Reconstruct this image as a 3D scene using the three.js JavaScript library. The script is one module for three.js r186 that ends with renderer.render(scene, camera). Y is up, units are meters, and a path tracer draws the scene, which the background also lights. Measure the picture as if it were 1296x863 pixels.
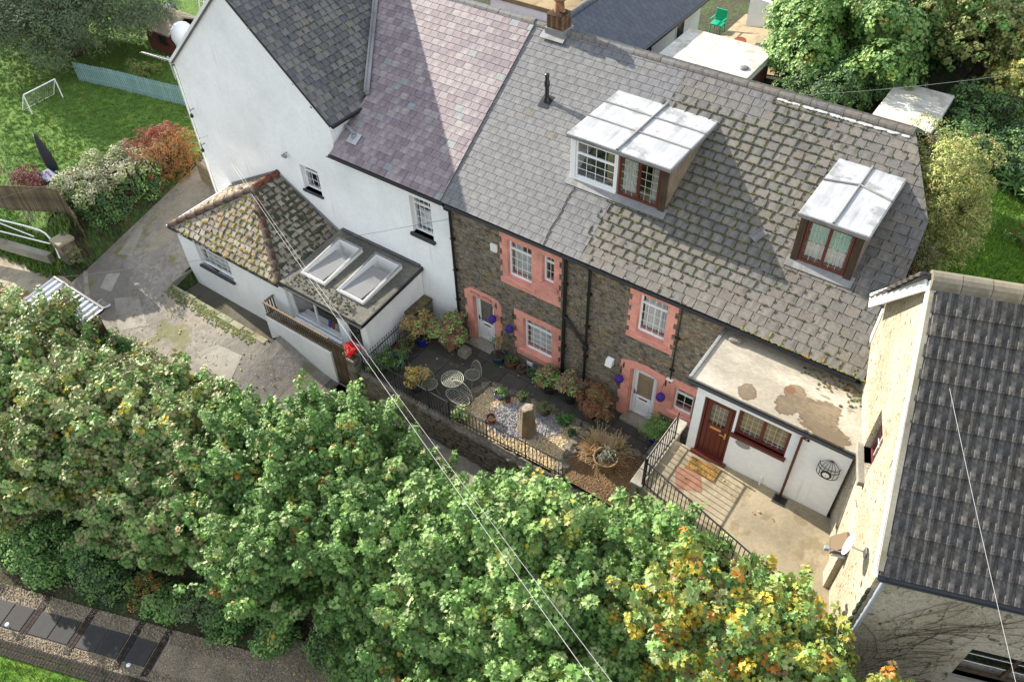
import * as THREE from 'three';
import { mergeGeometries } from 'three/addons/utils/BufferGeometryUtils.js';
import { RoundedBoxGeometry } from 'three/addons/geometries/RoundedBoxGeometry.js';

// ---------------------------------------------------------------- camera, sky, sun, exposure
const scene = new THREE.Scene();
const camera = new THREE.PerspectiveCamera(45.69, 1024 / 681, 0.1, 3000);
{
  const yaw = -0.641, pitch = 0.795, roll = -0.031;
  const f = new THREE.Vector3(Math.sin(yaw) * Math.cos(pitch), -Math.sin(pitch), -Math.cos(yaw) * Math.cos(pitch));
  const r = new THREE.Vector3(Math.cos(yaw), 0, Math.sin(yaw));
  const u = new THREE.Vector3().crossVectors(r, f);
  const up = u.clone().multiplyScalar(Math.cos(roll)).addScaledVector(r, -Math.sin(roll));
  camera.position.set(13.603, 20.178, 15.233);
  camera.up.copy(up);
  camera.lookAt(camera.position.clone().add(f));
}
const SUN = new THREE.Vector3(-0.889, 0.424, -0.1).normalize();
const SKYL = 0.64;
{ // bright autumn sky: pale blue, thin broken cloud all round
  const w = 512, h = 256, d = new Float32Array(w * h * 4);
  const hs = (i, j) => { const t = Math.sin(i * 127.1 + j * 311.7) * 43758.5453; return t - Math.floor(t); };
  const nz = (x, y, z) => { const g = (a, b) => { const xi = Math.floor(a), yi = Math.floor(b); let fx = a - xi, fy = b - yi; fx *= fx * (3 - 2 * fx); fy *= fy * (3 - 2 * fy); return (hs(xi, yi) * (1 - fx) + hs(xi + 1, yi) * fx) * (1 - fy) + (hs(xi, yi + 1) * (1 - fx) + hs(xi + 1, yi + 1) * fx) * fy; }; return (g(x + 9, z + 4) + g(x * 2.1 + y, z * 2.1 + 7) * 0.5 + g(x * 4.3, z * 4.3 + y * 2) * 0.25) / 1.75; };
  for (let j = 0; j < h; j++) for (let i = 0; i < w; i++) {
    const el = ((j + 0.5) / h - 0.5) * Math.PI, az = (i + 0.5) / w * 2 * Math.PI, y = Math.sin(el), cx = Math.cos(az) * Math.cos(el), cz = Math.sin(az) * Math.cos(el), k = (j * w + i) * 4, e = Math.max(0, y);
    const t = Math.pow(1 - e, 2.2), q = 1.6 / (e + 0.25), c = Math.min(1, Math.max(0, (nz(cx * q * 1.6, y, cz * q * 1.6) - 0.42) * 3.4));
    const cl = [1.02, 0.99, 0.94], sk = [0.52 + 0.34 * t, 0.64 + 0.26 * t, 0.86 + 0.08 * t];
    for (let n = 0; n < 3; n++) d[k + n] = (sk[n] * (1 - c * 0.75) + cl[n] * 1.15 * c * 0.75) * SKYL;
    d[k + 3] = 1;
  }
  const t = new THREE.DataTexture(d, w, h, THREE.RGBAFormat, THREE.FloatType); t.mapping = THREE.EquirectangularReflectionMapping; t.magFilter = t.minFilter = THREE.LinearFilter; t.needsUpdate = true;
  scene.background = t; scene.environment = t;
}
const sun = new THREE.DirectionalLight(new THREE.Color(1, 0.92, 0.8), 5);
sun.position.copy(SUN).multiplyScalar(60);
sun.castShadow = true;
sun.shadow.mapSize.set(4096, 4096);
Object.assign(sun.shadow.camera, { left: -35, right: 35, top: 35, bottom: -35, near: 1, far: 150 });
sun.shadow.radius = 0.8;
scene.add(sun); scene.add(sun.target);
const renderer = new THREE.WebGLRenderer({ antialias: true });
renderer.setSize(1024, 681);
renderer.toneMapping = THREE.LinearToneMapping;
renderer.toneMappingExposure = 2.35;
renderer.shadowMap.enabled = true;

// ---------------------------------------------------------------- random, noise, textures
function rng(seed) { let a = seed >>> 0; return () => { a = (a + 0x6D2B79F5) >>> 0; let t = a; t = Math.imul(t ^ (t >>> 15), t | 1); t ^= t + Math.imul(t ^ (t >>> 7), t | 61); return ((t ^ (t >>> 14)) >>> 0) / 4294967296; }; }
const V3 = (x, y, z) => new THREE.Vector3(x, y, z);
const lerp = (a, b, t) => a + (b - a) * t;
const clamp = (x, a = 0, b = 1) => Math.min(b, Math.max(a, x));
const sst = (a, b, x) => { const t = clamp((x - a) / (b - a)); return t * t * (3 - 2 * t); };
const HASH = new Float32Array(65536); { const r = rng(7); for (let i = 0; i < 65536; i++) HASH[i] = r(); }
const hsh = (x, y) => HASH[((x & 255) << 8) | (y & 255)];
function vn(x, y, px, py) {  // tileable value noise
  const xi = Math.floor(x), yi = Math.floor(y); let fx = x - xi, fy = y - yi;
  fx = fx * fx * (3 - 2 * fx); fy = fy * fy * (3 - 2 * fy);
  const x0 = ((xi % px) + px) % px, x1 = (x0 + 1) % px, y0 = ((yi % py) + py) % py, y1 = (y0 + 1) % py;
  return lerp(lerp(hsh(x0, y0), hsh(x1, y0), fx), lerp(hsh(x0, y1), hsh(x1, y1), fx), fy);
}
function fbm(u, v, f, oct, o = 0, gy = 1) {
  let s = 0, a = 0.5, n = 0, p = f;
  for (let i = 0; i < oct; i++) { const q = Math.max(1, Math.round(p * gy)); s += a * vn(u * p + 0, v * q + 0, Math.min(256, p), Math.min(256, q)) * 1; n += a; a *= 0.55; p *= 2; u += 0.0; }
  return s / n;
}
function tex(n, metres, fn, color = true, m2 = metres) {
  const d = new Uint8Array(n * n * 4);
  for (let j = 0; j < n; j++) for (let i = 0; i < n; i++) {
    const c = fn(i / n, j / n), k = (j * n + i) * 4;
    if (typeof c === 'number') { d[k] = d[k + 1] = d[k + 2] = clamp(c) * 255; } else { d[k] = clamp(c[0] / 255) * 255; d[k + 1] = clamp(c[1] / 255) * 255; d[k + 2] = clamp(c[2] / 255) * 255; }
    d[k + 3] = 255;
  }
  const t = new THREE.DataTexture(d, n, n, THREE.RGBAFormat);
  t.wrapS = t.wrapT = THREE.RepeatWrapping; t.magFilter = THREE.LinearFilter; t.minFilter = THREE.LinearMipmapLinearFilter; t.generateMipmaps = true;
  t.repeat.set(1 / metres, 1 / m2);
  if (color) t.colorSpace = THREE.SRGBColorSpace;
  t.needsUpdate = true;
  return t;
}
const mix3 = (a, b, t) => [lerp(a[0], b[0], t), lerp(a[1], b[1], t), lerp(a[2], b[2], t)];
const std = (o) => new THREE.MeshStandardMaterial({ roughness: 0.8, metalness: 0, ...o });
const lin = (r, g, b) => new THREE.Color().setRGB(r, g, b);

// bump and colour textures
const bumpFine = tex(256, 0.9, (u, v) => 0.5 * fbm(u, v, 24, 3) + 0.5 * fbm(v, u, 64, 2), false);
const bumpRough = tex(512, 1.2, (u, v) => Math.pow(fbm(u, v, 32, 3), 1.3) * 0.8 + 0.35 * fbm(u, v, 8, 2), false);
const renderTex = tex(512, 4.5, (u, v) => { const a = fbm(u, v, 4, 5), b = fbm(v, u, 48, 2), s = fbm(u, v, 40, 3, 0, 0.08); let c = 238 + (a - 0.5) * 24 + (b - 0.5) * 10; const st = clamp((s - 0.62) * 3) * clamp((a - 0.5) * 5); return mix3([c, c + 1, c], [186, 186, 176], st * 0.35); });
const whiteMap = renderTex;
const streak = (base, amp, seedv) => tex(256, 1, (u, v) => { const s = fbm(u, v, 14, 3, 0, 0.12) - 0.5, g = fbm(v, u, 20, 3) - 0.5, b = fbm(u, v, 3, 3) - 0.5; const k = 1 + s * amp * 1.6 + g * amp * 0.8 + b * amp * 0.7; return [base[0] * k, base[1] * k, base[2] * k]; });
const slateMap = streak([205, 205, 205], 0.22, 1);
const slateOldMap = tex(256, 1, (u, v) => { const g = fbm(v, u, 18, 4), b = fbm(u, v, 5, 4), s = fbm(u, v, 16, 3, 0, 0.15) - 0.5; let c = mix3([196, 190, 180], [215, 213, 208], b); const k = 1 + (g - 0.5) * 0.22 + s * 0.3; c = c.map((x) => x * k); return mix3(c, [132, 131, 126], clamp((b - 0.66) * 6) * 0.5); });
const woodMap = tex(256, 0.8, (u, v) => { const s = fbm(u, v, 32, 3, 0, 0.06), b = fbm(u, v, 4, 3); const k = 0.72 + s * 0.42 + (b - 0.5) * 0.25; return [205 * k, 195 * k, 180 * k]; });
const concreteMap = tex(512, 3.2, (u, v) => { const a = fbm(u, v, 4, 5), b = fbm(v, u, 64, 2), s = clamp((fbm(u, v, 9, 4) - 0.57) * 7); const c = 205 + (a - 0.5) * 60 + (b - 0.5) * 26; return mix3([c, c * 0.985, c * 0.95], [150, 140, 118], s * 0.45); });
const asphaltMap = tex(1024, 13, (u, v) => {
  const a = fbm(u, v, 5, 5), b = fbm(v, u, 120, 2), c2 = fbm(u + 0.37, v + 0.11, 9, 4), d = fbm(v + 0.2, u, 16, 4);
  let k = 150 + (a - 0.5) * 70 + (b - 0.5) * 46;
  let c = [k, k * 0.99, k * 0.97];
  c = mix3(c, [176, 166, 146], clamp((c2 - 0.5) * 5) * 0.5);
  c = mix3(c, [98, 98, 96], clamp((a - 0.56) * 8) * 0.55);
  c = mix3(c, [112, 118, 66], clamp((d - 0.64) * 9) * 0.6);
  return c;
});
const grassMap = tex(512, 5, (u, v) => { const a = fbm(u, v, 6, 5), b = fbm(v, u, 90, 2), d = fbm(u, v, 14, 3); let k = 0.9 + (b - 0.5) * 0.5 + (a - 0.5) * 0.25; let c = mix3([90, 126, 50], [104, 134, 54], clamp((d - 0.4) * 2)); c = mix3(c, [128, 124, 74], clamp((a - 0.6) * 5) * 0.5); return c.map((x) => x * k); });
const soilMap = tex(512, 3, (u, v) => { const a = fbm(u, v, 8, 5), b = fbm(v, u, 90, 2); const k = 0.7 + (b - 0.5) * 0.8 + (a - 0.5) * 0.6; return [104 * k, 86 * k, 62 * k]; });
const gravelMap = tex(512, 1.6, (u, v) => { const b = vn(u * 90, v * 90, 90, 90), c2 = vn(v * 140, u * 140, 140, 140), a = fbm(u, v, 4, 4); const k = 0.55 + b * 0.5 + c2 * 0.35 + (a - 0.5) * 0.3; return mix3([168 * k, 150 * k, 118 * k], [150 * k, 148 * k, 146 * k], c2); });
const stoneMap = tex(256, 1.1, (u, v) => { const a = fbm(u, v, 6, 5), b = fbm(v, u, 40, 3); const k = 0.75 + (a - 0.5) * 0.6 + (b - 0.5) * 0.5; return [210 * k, 205 * k, 196 * k]; });
const roughcastMap = tex(1024, 4, (u, v) => { const b = fbm(u, v, 90, 2), a = fbm(v, u, 5, 4), p = fbm(u, v, 128, 2, 0, 0.5), q = fbm(u + 0.3, v, 9, 4, 0, 0.5); let c = mix3([218, 211, 192], [200, 190, 166], clamp((a - 0.4) * 3)); c = mix3(c, [140, 126, 98], clamp((p - 0.6) * 7) * clamp((q - 0.3) * 2.5) * 0.8); const sp = vn(u * 44, v * 30, 44, 30), s2 = vn(v * 70 + 3, u * 90 + 5, 70, 90); c = mix3(c, [92, 82, 62], clamp((sp - 0.83) * 10) * clamp((s2 - 0.35) * 4) * 0.85); const k = 0.93 + (b - 0.5) * 0.2; return c.map((x) => x * k); });

// ---------------------------------------------------------------- materials
const M = {};
M.white = std({ map: whiteMap, color: lin(1.0, 1.0, 1.0), roughness: 0.9, bumpMap: bumpFine, bumpScale: 0.008 });
M.whitePaint = std({ color: lin(0.8, 0.81, 0.8), roughness: 0.35 });
M.upvc = std({ color: lin(0.82, 0.83, 0.84), roughness: 0.3 });
M.black = std({ color: lin(0.012, 0.012, 0.013), roughness: 0.35 });
M.blackIron = std({ color: lin(0.018, 0.018, 0.02), roughness: 0.5, metalness: 0.2 });
M.darkSill = std({ color: lin(0.035, 0.037, 0.04), roughness: 0.6 });
M.glass = new THREE.MeshPhysicalMaterial({ color: 0xffffff, roughness: 0.03, transmission: 1, thickness: 0, ior: 1.5 });
M.room = std({ color: lin(0.12, 0.115, 0.1), roughness: 1 });
M.pink = std({ color: lin(0.86, 0.38, 0.295), roughness: 0.7, bumpMap: bumpFine, bumpScale: 0.006, map: tex(256, 2, (u, v) => { const a = fbm(u, v, 6, 5), b = fbm(v, u, 40, 2); const k = 226 + (a - 0.5) * 60 + (b - 0.5) * 24; return [k, k, k]; }) });
M.mortar = std({ color: lin(0.42, 0.38, 0.32), roughness: 1, map: stoneMap });
M.stoneV = std({ vertexColors: true, map: stoneMap, roughness: 0.9, bumpMap: bumpFine, bumpScale: 0.01 });
M.brown = std({ color: lin(0.11, 0.022, 0.016), roughness: 0.35 });
M.maroon = std({ color: lin(0.085, 0.018, 0.016), roughness: 0.4 });
M.lead = std({ color: lin(0.36, 0.38, 0.41), roughness: 0.55, metalness: 0.1, map: concreteMap, bumpMap: bumpFine, bumpScale: 0.006 });
M.leadPale = std({ color: lin(0.46, 0.475, 0.49), roughness: 0.6, map: tex(512, 2.2, (u, v) => { const a = fbm(u, v, 5, 5), s = fbm(u, v, 30, 3, 0, 0.1); const k = 230 + (a - 0.5) * 50 + (s - 0.5) * 40; return mix3([k, k, k], [150, 150, 146], clamp((a - 0.63) * 8) * 0.6); }), bumpMap: bumpFine, bumpScale: 0.008 });
M.wood = std({ color: lin(0.3, 0.24, 0.17), map: woodMap, roughness: 0.85, bumpMap: bumpFine, bumpScale: 0.006 });
M.woodDark = std({ color: lin(0.1, 0.07, 0.045), map: woodMap, roughness: 0.85 });
M.concrete = std({ color: lin(0.42, 0.4, 0.36), map: concreteMap, roughness: 0.9, bumpMap: bumpRough, bumpScale: 0.006 });
M.deckConcrete = std({ color: lin(0.46, 0.4, 0.29), map: concreteMap, roughness: 0.85, bumpMap: bumpFine, bumpScale: 0.004 });
M.terrace = std({ color: lin(0.1, 0.095, 0.08), map: concreteMap, roughness: 0.85, bumpMap: bumpFine, bumpScale: 0.005 });
M.flatRoof = std({ color: lin(0.62, 0.58, 0.52), roughness: 0.85, bumpMap: bumpFine, bumpScale: 0.004, map: concreteMap });
M.asphalt = std({ color: lin(0.74, 0.68, 0.6), map: asphaltMap, roughness: 0.9, bumpMap: bumpRough, bumpScale: 0.01 });
M.grass = std({ map: grassMap, color: lin(0.8, 0.9, 0.5), roughness: 1, bumpMap: bumpRough, bumpScale: 0.03 });
M.soil = std({ map: soilMap, color: lin(0.7, 0.7, 0.7), roughness: 1, bumpMap: bumpRough, bumpScale: 0.03 });
M.gravel = std({ map: gravelMap, color: lin(0.6, 0.56, 0.5), roughness: 1, bumpMap: bumpRough, bumpScale: 0.02 });
M.terracotta = std({ color: lin(0.42, 0.15, 0.07), roughness: 0.8, map: stoneMap });
M.blueGlaze = std({ color: lin(0.012, 0.03, 0.25), roughness: 0.15 });
M.darkGlaze = std({ color: lin(0.03, 0.03, 0.035), roughness: 0.3 });
M.tealGlaze = std({ color: lin(0.015, 0.06, 0.09), roughness: 0.25 });
M.greenGlaze = std({ color: lin(0.03, 0.12, 0.07), roughness: 0.25 });
M.lace = std({ color: lin(0.62, 0.64, 0.62), roughness: 1 });
M.creamCurtain = std({ color: lin(0.42, 0.36, 0.24), roughness: 1 });
M.tealBlind = std({ color: lin(0.4, 0.64, 0.58), roughness: 0.9 });
M.galv = std({ color: lin(0.55, 0.56, 0.56), roughness: 0.4, metalness: 0.5 });
M.greyPipe = std({ color: lin(0.22, 0.24, 0.25), roughness: 0.5 });
M.cable = std({ color: lin(0.45, 0.45, 0.44), roughness: 0.6 });
M.cableDark = std({ color: lin(0.05, 0.05, 0.05), roughness: 0.6 });
M.bark = std({ color: lin(0.09, 0.07, 0.05), roughness: 1, map: woodMap, bumpMap: bumpRough, bumpScale: 0.03 });
M.roughcast = std({ map: roughcastMap, color: lin(0.66, 0.64, 0.6), roughness: 0.95, bumpMap: bumpRough, bumpScale: 0.02 });
M.moss = std({ color: lin(0.14, 0.15, 0.03), roughness: 1 });
M.mossDark = std({ color: lin(0.035, 0.045, 0.02), roughness: 1 });

// ---------------------------------------------------------------- geometry helpers
function uvw(g) {  // planar uv in metres by the dominant side of each face
  if (g.index) g = g.toNonIndexed();
  const p = g.attributes.position, n = p.count, uv = new Float32Array(n * 2), a = V3(), b = V3(), c = V3();
  for (let i = 0; i < n; i += 3) {
    a.fromBufferAttribute(p, i); b.fromBufferAttribute(p, i + 1).sub(a); c.fromBufferAttribute(p, i + 2).sub(a); b.cross(c);
    const x = Math.abs(b.x), y = Math.abs(b.y), z = Math.abs(b.z);
    for (let k = 0; k < 3; k++) {
      const X = p.getX(i + k), Y = p.getY(i + k), Z = p.getZ(i + k);
      let s, t; if (y >= x && y >= z) { s = X; t = Z; } else if (x >= z) { s = Z; t = Y; } else { s = X; t = Y; }
      uv[(i + k) * 2] = s; uv[(i + k) * 2 + 1] = t;
    }
  }
  g.setAttribute('uv', new THREE.BufferAttribute(uv, 2));
  return g;
}
const clean = (g) => { const h = g.index ? g.toNonIndexed() : g; for (const k of Object.keys(h.attributes)) if (!['position', 'normal', 'uv', 'color'].includes(k)) h.deleteAttribute(k); return h; };
function merge(list) { list = list.flat(9).map(clean); const anyC = list.some((g) => g.attributes.color); for (const g of list) { if (!g.attributes.uv) g.setAttribute('uv', new THREE.BufferAttribute(new Float32Array(g.attributes.position.count * 2), 2)); if (anyC && !g.attributes.color) g.setAttribute('color', new THREE.BufferAttribute(new Float32Array(g.attributes.position.count * 3).fill(1), 3)); } return list.length === 1 ? list[0] : mergeGeometries(list); }
const bx = (x0, x1, y0, y1, z0, z1) => uvw(new THREE.BoxGeometry(x1 - x0, y1 - y0, z1 - z0).translate((x0 + x1) / 2, (y0 + y1) / 2, (z0 + z1) / 2));
function rbx(x0, x1, y0, y1, z0, z1, r = 0.015) { const w = x1 - x0, h = y1 - y0, d = z1 - z0; return uvw(new RoundedBoxGeometry(w, h, d, 1, Math.min(r, w / 2.1, h / 2.1, d / 2.1)).translate((x0 + x1) / 2, (y0 + y1) / 2, (z0 + z1) / 2)); }
function frameOf(a, b, upHint = V3(0, 1, 0)) { const z = b.clone().sub(a); const L = z.length(); z.normalize(); let x = new THREE.Vector3().crossVectors(upHint, z); if (x.lengthSq() < 1e-6) x.set(1, 0, 0); x.normalize(); const y = new THREE.Vector3().crossVectors(z, x); return { x, y, z, L }; }
function bar(a, b, w, h, up) { const { x, y, z, L } = frameOf(a, b, up); const m = new THREE.Matrix4().makeBasis(x, y, z).setPosition(a.clone().add(b).multiplyScalar(0.5)); return uvw(new THREE.BoxGeometry(w, h, L)).applyMatrix4(m); }
function tube(pts, r, seg = 0, rad = 6, closed = false) { const c = pts.length === 2 ? new THREE.LineCurve3(pts[0], pts[1]) : new THREE.CatmullRomCurve3(pts, closed, 'centripetal'); return clean(new THREE.TubeGeometry(c, seg || (pts.length === 2 ? 1 : pts.length * 5), r, rad, closed)); }
function rod(a, b, r, rad = 6) { return tube([a, b], r, 1, rad); }
function lathe(profile, seg = 20) { return clean(new THREE.LatheGeometry(profile.map(([r, y]) => new THREE.Vector2(r, y)), seg)); }
function extrude(pts, depth, holes = [], bevel = 0) {  // outline in xy, extruded along z from 0 to depth
  const s = new THREE.Shape(pts.map(([x, y]) => new THREE.Vector2(x, y)));
  for (const h of holes) { const q = h.length === 4 && typeof h[0] === 'number' ? [[h[0], h[1]], [h[0], h[3]], [h[2], h[3]], [h[2], h[1]]] : h; s.holes.push(new THREE.Path(q.map(([x, y]) => new THREE.Vector2(x, y)))); }
  return uvw(clean(new THREE.ExtrudeGeometry(s, { depth, bevelEnabled: bevel > 0, bevelSize: bevel, bevelThickness: bevel, bevelOffset: -bevel, bevelSegments: 1, curveSegments: 8 })));
}
function polyMesh(tris) {  // list of [V3,V3,V3]
  const p = new Float32Array(tris.length * 9); tris.forEach((t, i) => t.forEach((v, k) => { p[i * 9 + k * 3] = v.x; p[i * 9 + k * 3 + 1] = v.y; p[i * 9 + k * 3 + 2] = v.z; }));
  const g = new THREE.BufferGeometry(); g.setAttribute('position', new THREE.BufferAttribute(p, 3)); g.computeVertexNormals(); return uvw(g);
}
function tint(g, c) { const n = g.attributes.position.count, a = new Float32Array(n * 3); for (let i = 0; i < n; i++) { a[i * 3] = c.r; a[i * 3 + 1] = c.g; a[i * 3 + 2] = c.b; } g.setAttribute('color', new THREE.BufferAttribute(a, 3)); return g; }
function rock(rx, ry, rz, seed, detail = 1) {
  const r = rng(seed), g = new THREE.IcosahedronGeometry(1, detail), p = g.attributes.position, map = new Map();
  for (let i = 0; i < p.count; i++) { const k = [p.getX(i), p.getY(i), p.getZ(i)].map((v) => v.toFixed(3)).join(); if (!map.has(k)) map.set(k, 0.78 + r() * 0.4); const s = map.get(k); const q = (v) => Math.sign(v) * Math.pow(Math.abs(v), 0.75); p.setXYZ(i, q(p.getX(i)) * rx * s, q(p.getY(i)) * ry * s, q(p.getZ(i)) * rz * s); }
  g.computeVertexNormals(); return uvw(clean(g));
}
// ---------------------------------------------------------------- scene-graph helpers
const taken = new Map();
function numbered(n) { const k = taken.get(n) || 0; taken.set(n, k + 1); return k ? n + '_' + String(k).padStart(3, '0') : n; }
const baseOf = new Map();
function thing(name, label, category, pos = [0, 0, 0], group = null, turn = 0, worldGeo = true) {
  const o = new THREE.Group(); o.name = numbered(name); o.position.set(...pos); o.rotation.y = turn;
  o.userData = { label, category }; if (group) o.userData.group = group;
  if (worldGeo) baseOf.set(o, V3(...pos)); scene.add(o); return o;
}
function part(name, geo, mat, parent, kind) {
  const m = new THREE.Mesh(Array.isArray(geo) ? merge(geo) : geo, mat); m.name = name; m.castShadow = m.receiveShadow = true;
  if (kind) m.userData.kind = kind;
  if (baseOf.has(parent)) m.position.sub(baseOf.get(parent));
  parent.add(m); return m;
}
function solo(name, geo, mat, label, category, group = null, kind = null) {  // a thing that is one mesh, its origin moved to its base
  let g = Array.isArray(geo) ? merge(geo) : geo; g.computeBoundingBox(); const b = g.boundingBox, c = V3((b.min.x + b.max.x) / 2, b.min.y, (b.min.z + b.max.z) / 2);
  g.translate(-c.x, -c.y, -c.z);
  const m = new THREE.Mesh(g, mat); m.position.copy(c); m.name = numbered(name); m.castShadow = m.receiveShadow = true; m.userData = {};
  if (label) m.userData.label = label; if (category) m.userData.category = category; if (group) m.userData.group = group; if (kind) m.userData.kind = kind;
  scene.add(m); return m;
}
const struct = (name, geo, mat) => { const m = new THREE.Mesh(Array.isArray(geo) ? merge(geo) : geo, mat); m.name = numbered(name); m.userData.kind = 'structure'; m.castShadow = m.receiveShadow = true; scene.add(m); return m; };
const Q0 = new THREE.Quaternion(), M4 = new THREE.Matrix4();
function inst(name, geo, mat, list, parent, kind = 'stuff', label, category) {  // list of {p,q,s,c}
  const m = new THREE.InstancedMesh(geo, mat, list.length); m.name = parent ? name : numbered(name); m.castShadow = m.receiveShadow = true;
  const sc = V3();
  list.forEach((e, i) => { const s = e.s ?? 1; if (typeof s === 'number') sc.set(s, s, s); else sc.copy(s); m.setMatrixAt(i, M4.compose(e.p, e.q || Q0, sc)); if (e.c) m.setColorAt(i, e.c); });
  if (kind) m.userData.kind = kind; if (label) { m.userData.label = label; m.userData.category = category; }
  if (parent) { if (baseOf.has(parent)) m.position.sub(baseOf.get(parent)); parent.add(m); } else scene.add(m);
  return m;
}
const qTo = (n, spin) => { const q = new THREE.Quaternion().setFromUnitVectors(V3(0, 1, 0), n); return q.multiply(new THREE.Quaternion().setFromAxisAngle(V3(0, 1, 0), spin)); };
// ---------------------------------------------------------------- terrain
function H(x, z) {
  const drive = clamp(0.5 - 0.25 * z, -1.3, 1.3);
  // lawn to the left of the drive, with a bank down to the yard
  const lawn = lerp(0.95, clamp(-0.2 - 0.12 * z, -1.3, 0), sst(4.9, 6.1, z + (x + 15.5) * -0.28 - (x < -15.5 ? (-15.5 - x) * 0.0 : 0)));
  let h = lerp(lawn, drive, sst(-15.8, -15.3, x));
  if (x < -15.2 && z > 6) h = Math.min(h, lerp(-0.2 - 0.12 * z, drive, sst(-16, -15, x)));
  // lane in front of the terrace
  h = lerp(h, -1.3, sst(-6, -3, x) * sst(2, 3.4, z));
  // trench beside the extension
  if (x > -11.0 && x < -5.9 && z > 1 && z < 3.8) h = -1.6;
  if (x > (z > -0.4 ? -10.8 : -12.3) && x < 14 && z <= 1 && z > -8.5) h = -1.3;
  if (x > -3 && x < 9.2 && z > -8.5 && z < 6) h = -1.3;
  // down to the lower garden
  h = lerp(h, -2.5, sst(7.2, 10.6, z + x * 0.12));
  // hillside behind the houses
  const back = lerp(1.2, 4.1, sst(-14, 8, x));
  h = lerp(h, lerp(back, back + 1.2, sst(-20, -45, z)), x > -12.5 ? sst(-8.5, -9.5, z) : sst(-4, -12, z) * 0.6);
  // high side on the right
  h = lerp(h, lerp(1.6, 3.9, sst(2, -2, z)), sst(13.2, 14.2, x));
  if (x > 12.4 && z < -4.5) h = Math.max(h, 4.0);
  return h;
}
const axis = (lo, hi, st, far) => { const a = [-far, -far * 0.4, -far * 0.15, lo - 18, lo - 6]; for (let v = lo; v <= hi + 1e-6; v += st) a.push(v); a.push(hi + 6, hi + 18, far * 0.15, far * 0.4, far); return a; };
function gridSheet(xs, zs, fy) {
  const nx = xs.length, nz = zs.length, p = new Float32Array(nx * nz * 3), uv = new Float32Array(nx * nz * 2), idx = [];
  for (let j = 0; j < nz; j++) for (let i = 0; i < nx; i++) { const k = j * nx + i; p[k * 3] = xs[i]; p[k * 3 + 1] = fy(xs[i], zs[j]); p[k * 3 + 2] = zs[j]; uv[k * 2] = xs[i]; uv[k * 2 + 1] = zs[j]; }
  for (let j = 0; j < nz - 1; j++) for (let i = 0; i < nx - 1; i++) { const a = j * nx + i, b = a + 1, c = a + nx, d = c + 1; idx.push(a, c, b, b, c, d); }
  const g = new THREE.BufferGeometry(); g.setAttribute('position', new THREE.BufferAttribute(p, 3)); g.setAttribute('uv', new THREE.BufferAttribute(uv, 2)); g.setIndex(idx); g.computeVertexNormals(); return g;
}
struct('ground', gridSheet(axis(-36, 24, 0.4, 600), axis(-34, 22, 0.4, 600), (x, z) => H(clamp(x, -60, 60), clamp(z, -60, 40))), std({ map: tex(512, 4, (u, v) => { const a = fbm(u, v, 6, 5), b = fbm(v, u, 80, 2), d = fbm(u, v, 10, 4); const k = 0.75 + (b - 0.5) * 0.8 + (a - 0.5) * 0.4; return mix3([86, 78, 52], [72, 98, 44], clamp((d - 0.42) * 5)).map((x) => x * k); }), color: lin(0.8, 0.8, 0.8), roughness: 1, bumpMap: bumpRough, bumpScale: 0.03 }));
function clipPoly(poly, cl) {  // Sutherland-Hodgman, cl convex, either winding
  let ar = 0; for (let i = 0; i < cl.length; i++) { const a = cl[i], b = cl[(i + 1) % cl.length]; ar += a[0] * b[1] - b[0] * a[1]; }
  const s = ar > 0 ? 1 : -1; let out = poly;
  for (let i = 0; i < cl.length && out.length; i++) {
    const a = cl[i], b = cl[(i + 1) % cl.length], inn = out; out = [];
    const side = (p) => s * ((b[0] - a[0]) * (p[1] - a[1]) - (b[1] - a[1]) * (p[0] - a[0]));
    for (let k = 0; k < inn.length; k++) { const p = inn[k], q = inn[(k + 1) % inn.length], sp = side(p), sq = side(q); if (sp >= 0) out.push(p); if ((sp >= 0) !== (sq >= 0)) { const t = sp / (sp - sq); out.push([lerp(p[0], q[0], t), lerp(p[1], q[1], t)]); } }
  }
  return out;
}
const inPoly = (p, cl) => clipPoly([[p[0], p[1]], [p[0] + 1e-4, p[1]], [p[0], p[1] + 1e-4]], cl).length > 2;
function draped(polys, dy, step = 0.4, fy = H) {  // a sheet cut to convex outlines, laid on the terrain
  const pos = [], uv = [];
  for (const poly of polys) {
    const xs = poly.map((p) => p[0]), zs = poly.map((p) => p[1]);
    for (let x = Math.floor(Math.min(...xs) / step) * step; x < Math.max(...xs); x += step) for (let z = Math.floor(Math.min(...zs) / step) * step; z < Math.max(...zs); z += step) {
      const c = clipPoly([[x, z], [x + step, z], [x + step, z + step], [x, z + step]], poly);
      for (let k = 1; k < c.length - 1; k++) for (const q of [c[0], c[k + 1], c[k]]) { pos.push(q[0], fy(q[0], q[1]) + dy, q[1]); uv.push(q[0], q[1]); }
    }
  }
  const g = new THREE.BufferGeometry(); g.setAttribute('position', new THREE.BufferAttribute(new Float32Array(pos), 3)); g.setAttribute('uv', new THREE.BufferAttribute(new Float32Array(uv), 2)); g.computeVertexNormals();
  const n = g.attributes.normal; for (let i = 0; i < n.count; i++) if (n.getY(i) < 0) n.setXYZ(i, -n.getX(i), -n.getY(i), -n.getZ(i));
  return g;
}
const drivePolys = [[[-15.25, -14], [-12.65, -14], [-12.65, 0], [-15.25, 0]], [[-15.25, 0], [-11.22, 0], [-11.22, 4.1], [-15.25, 4.1]], [[-5.95, 3.57], [-1.7, 3.57], [-1.7, 4.1], [-5.95, 4.1]], [[-15.25, 4.1], [9, 4.1], [9, 5.9], [-15.35, 9.5]], [[-3.5, 3.52], [9, 3.52], [9, 4.1], [-3.5, 4.1]]];
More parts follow.
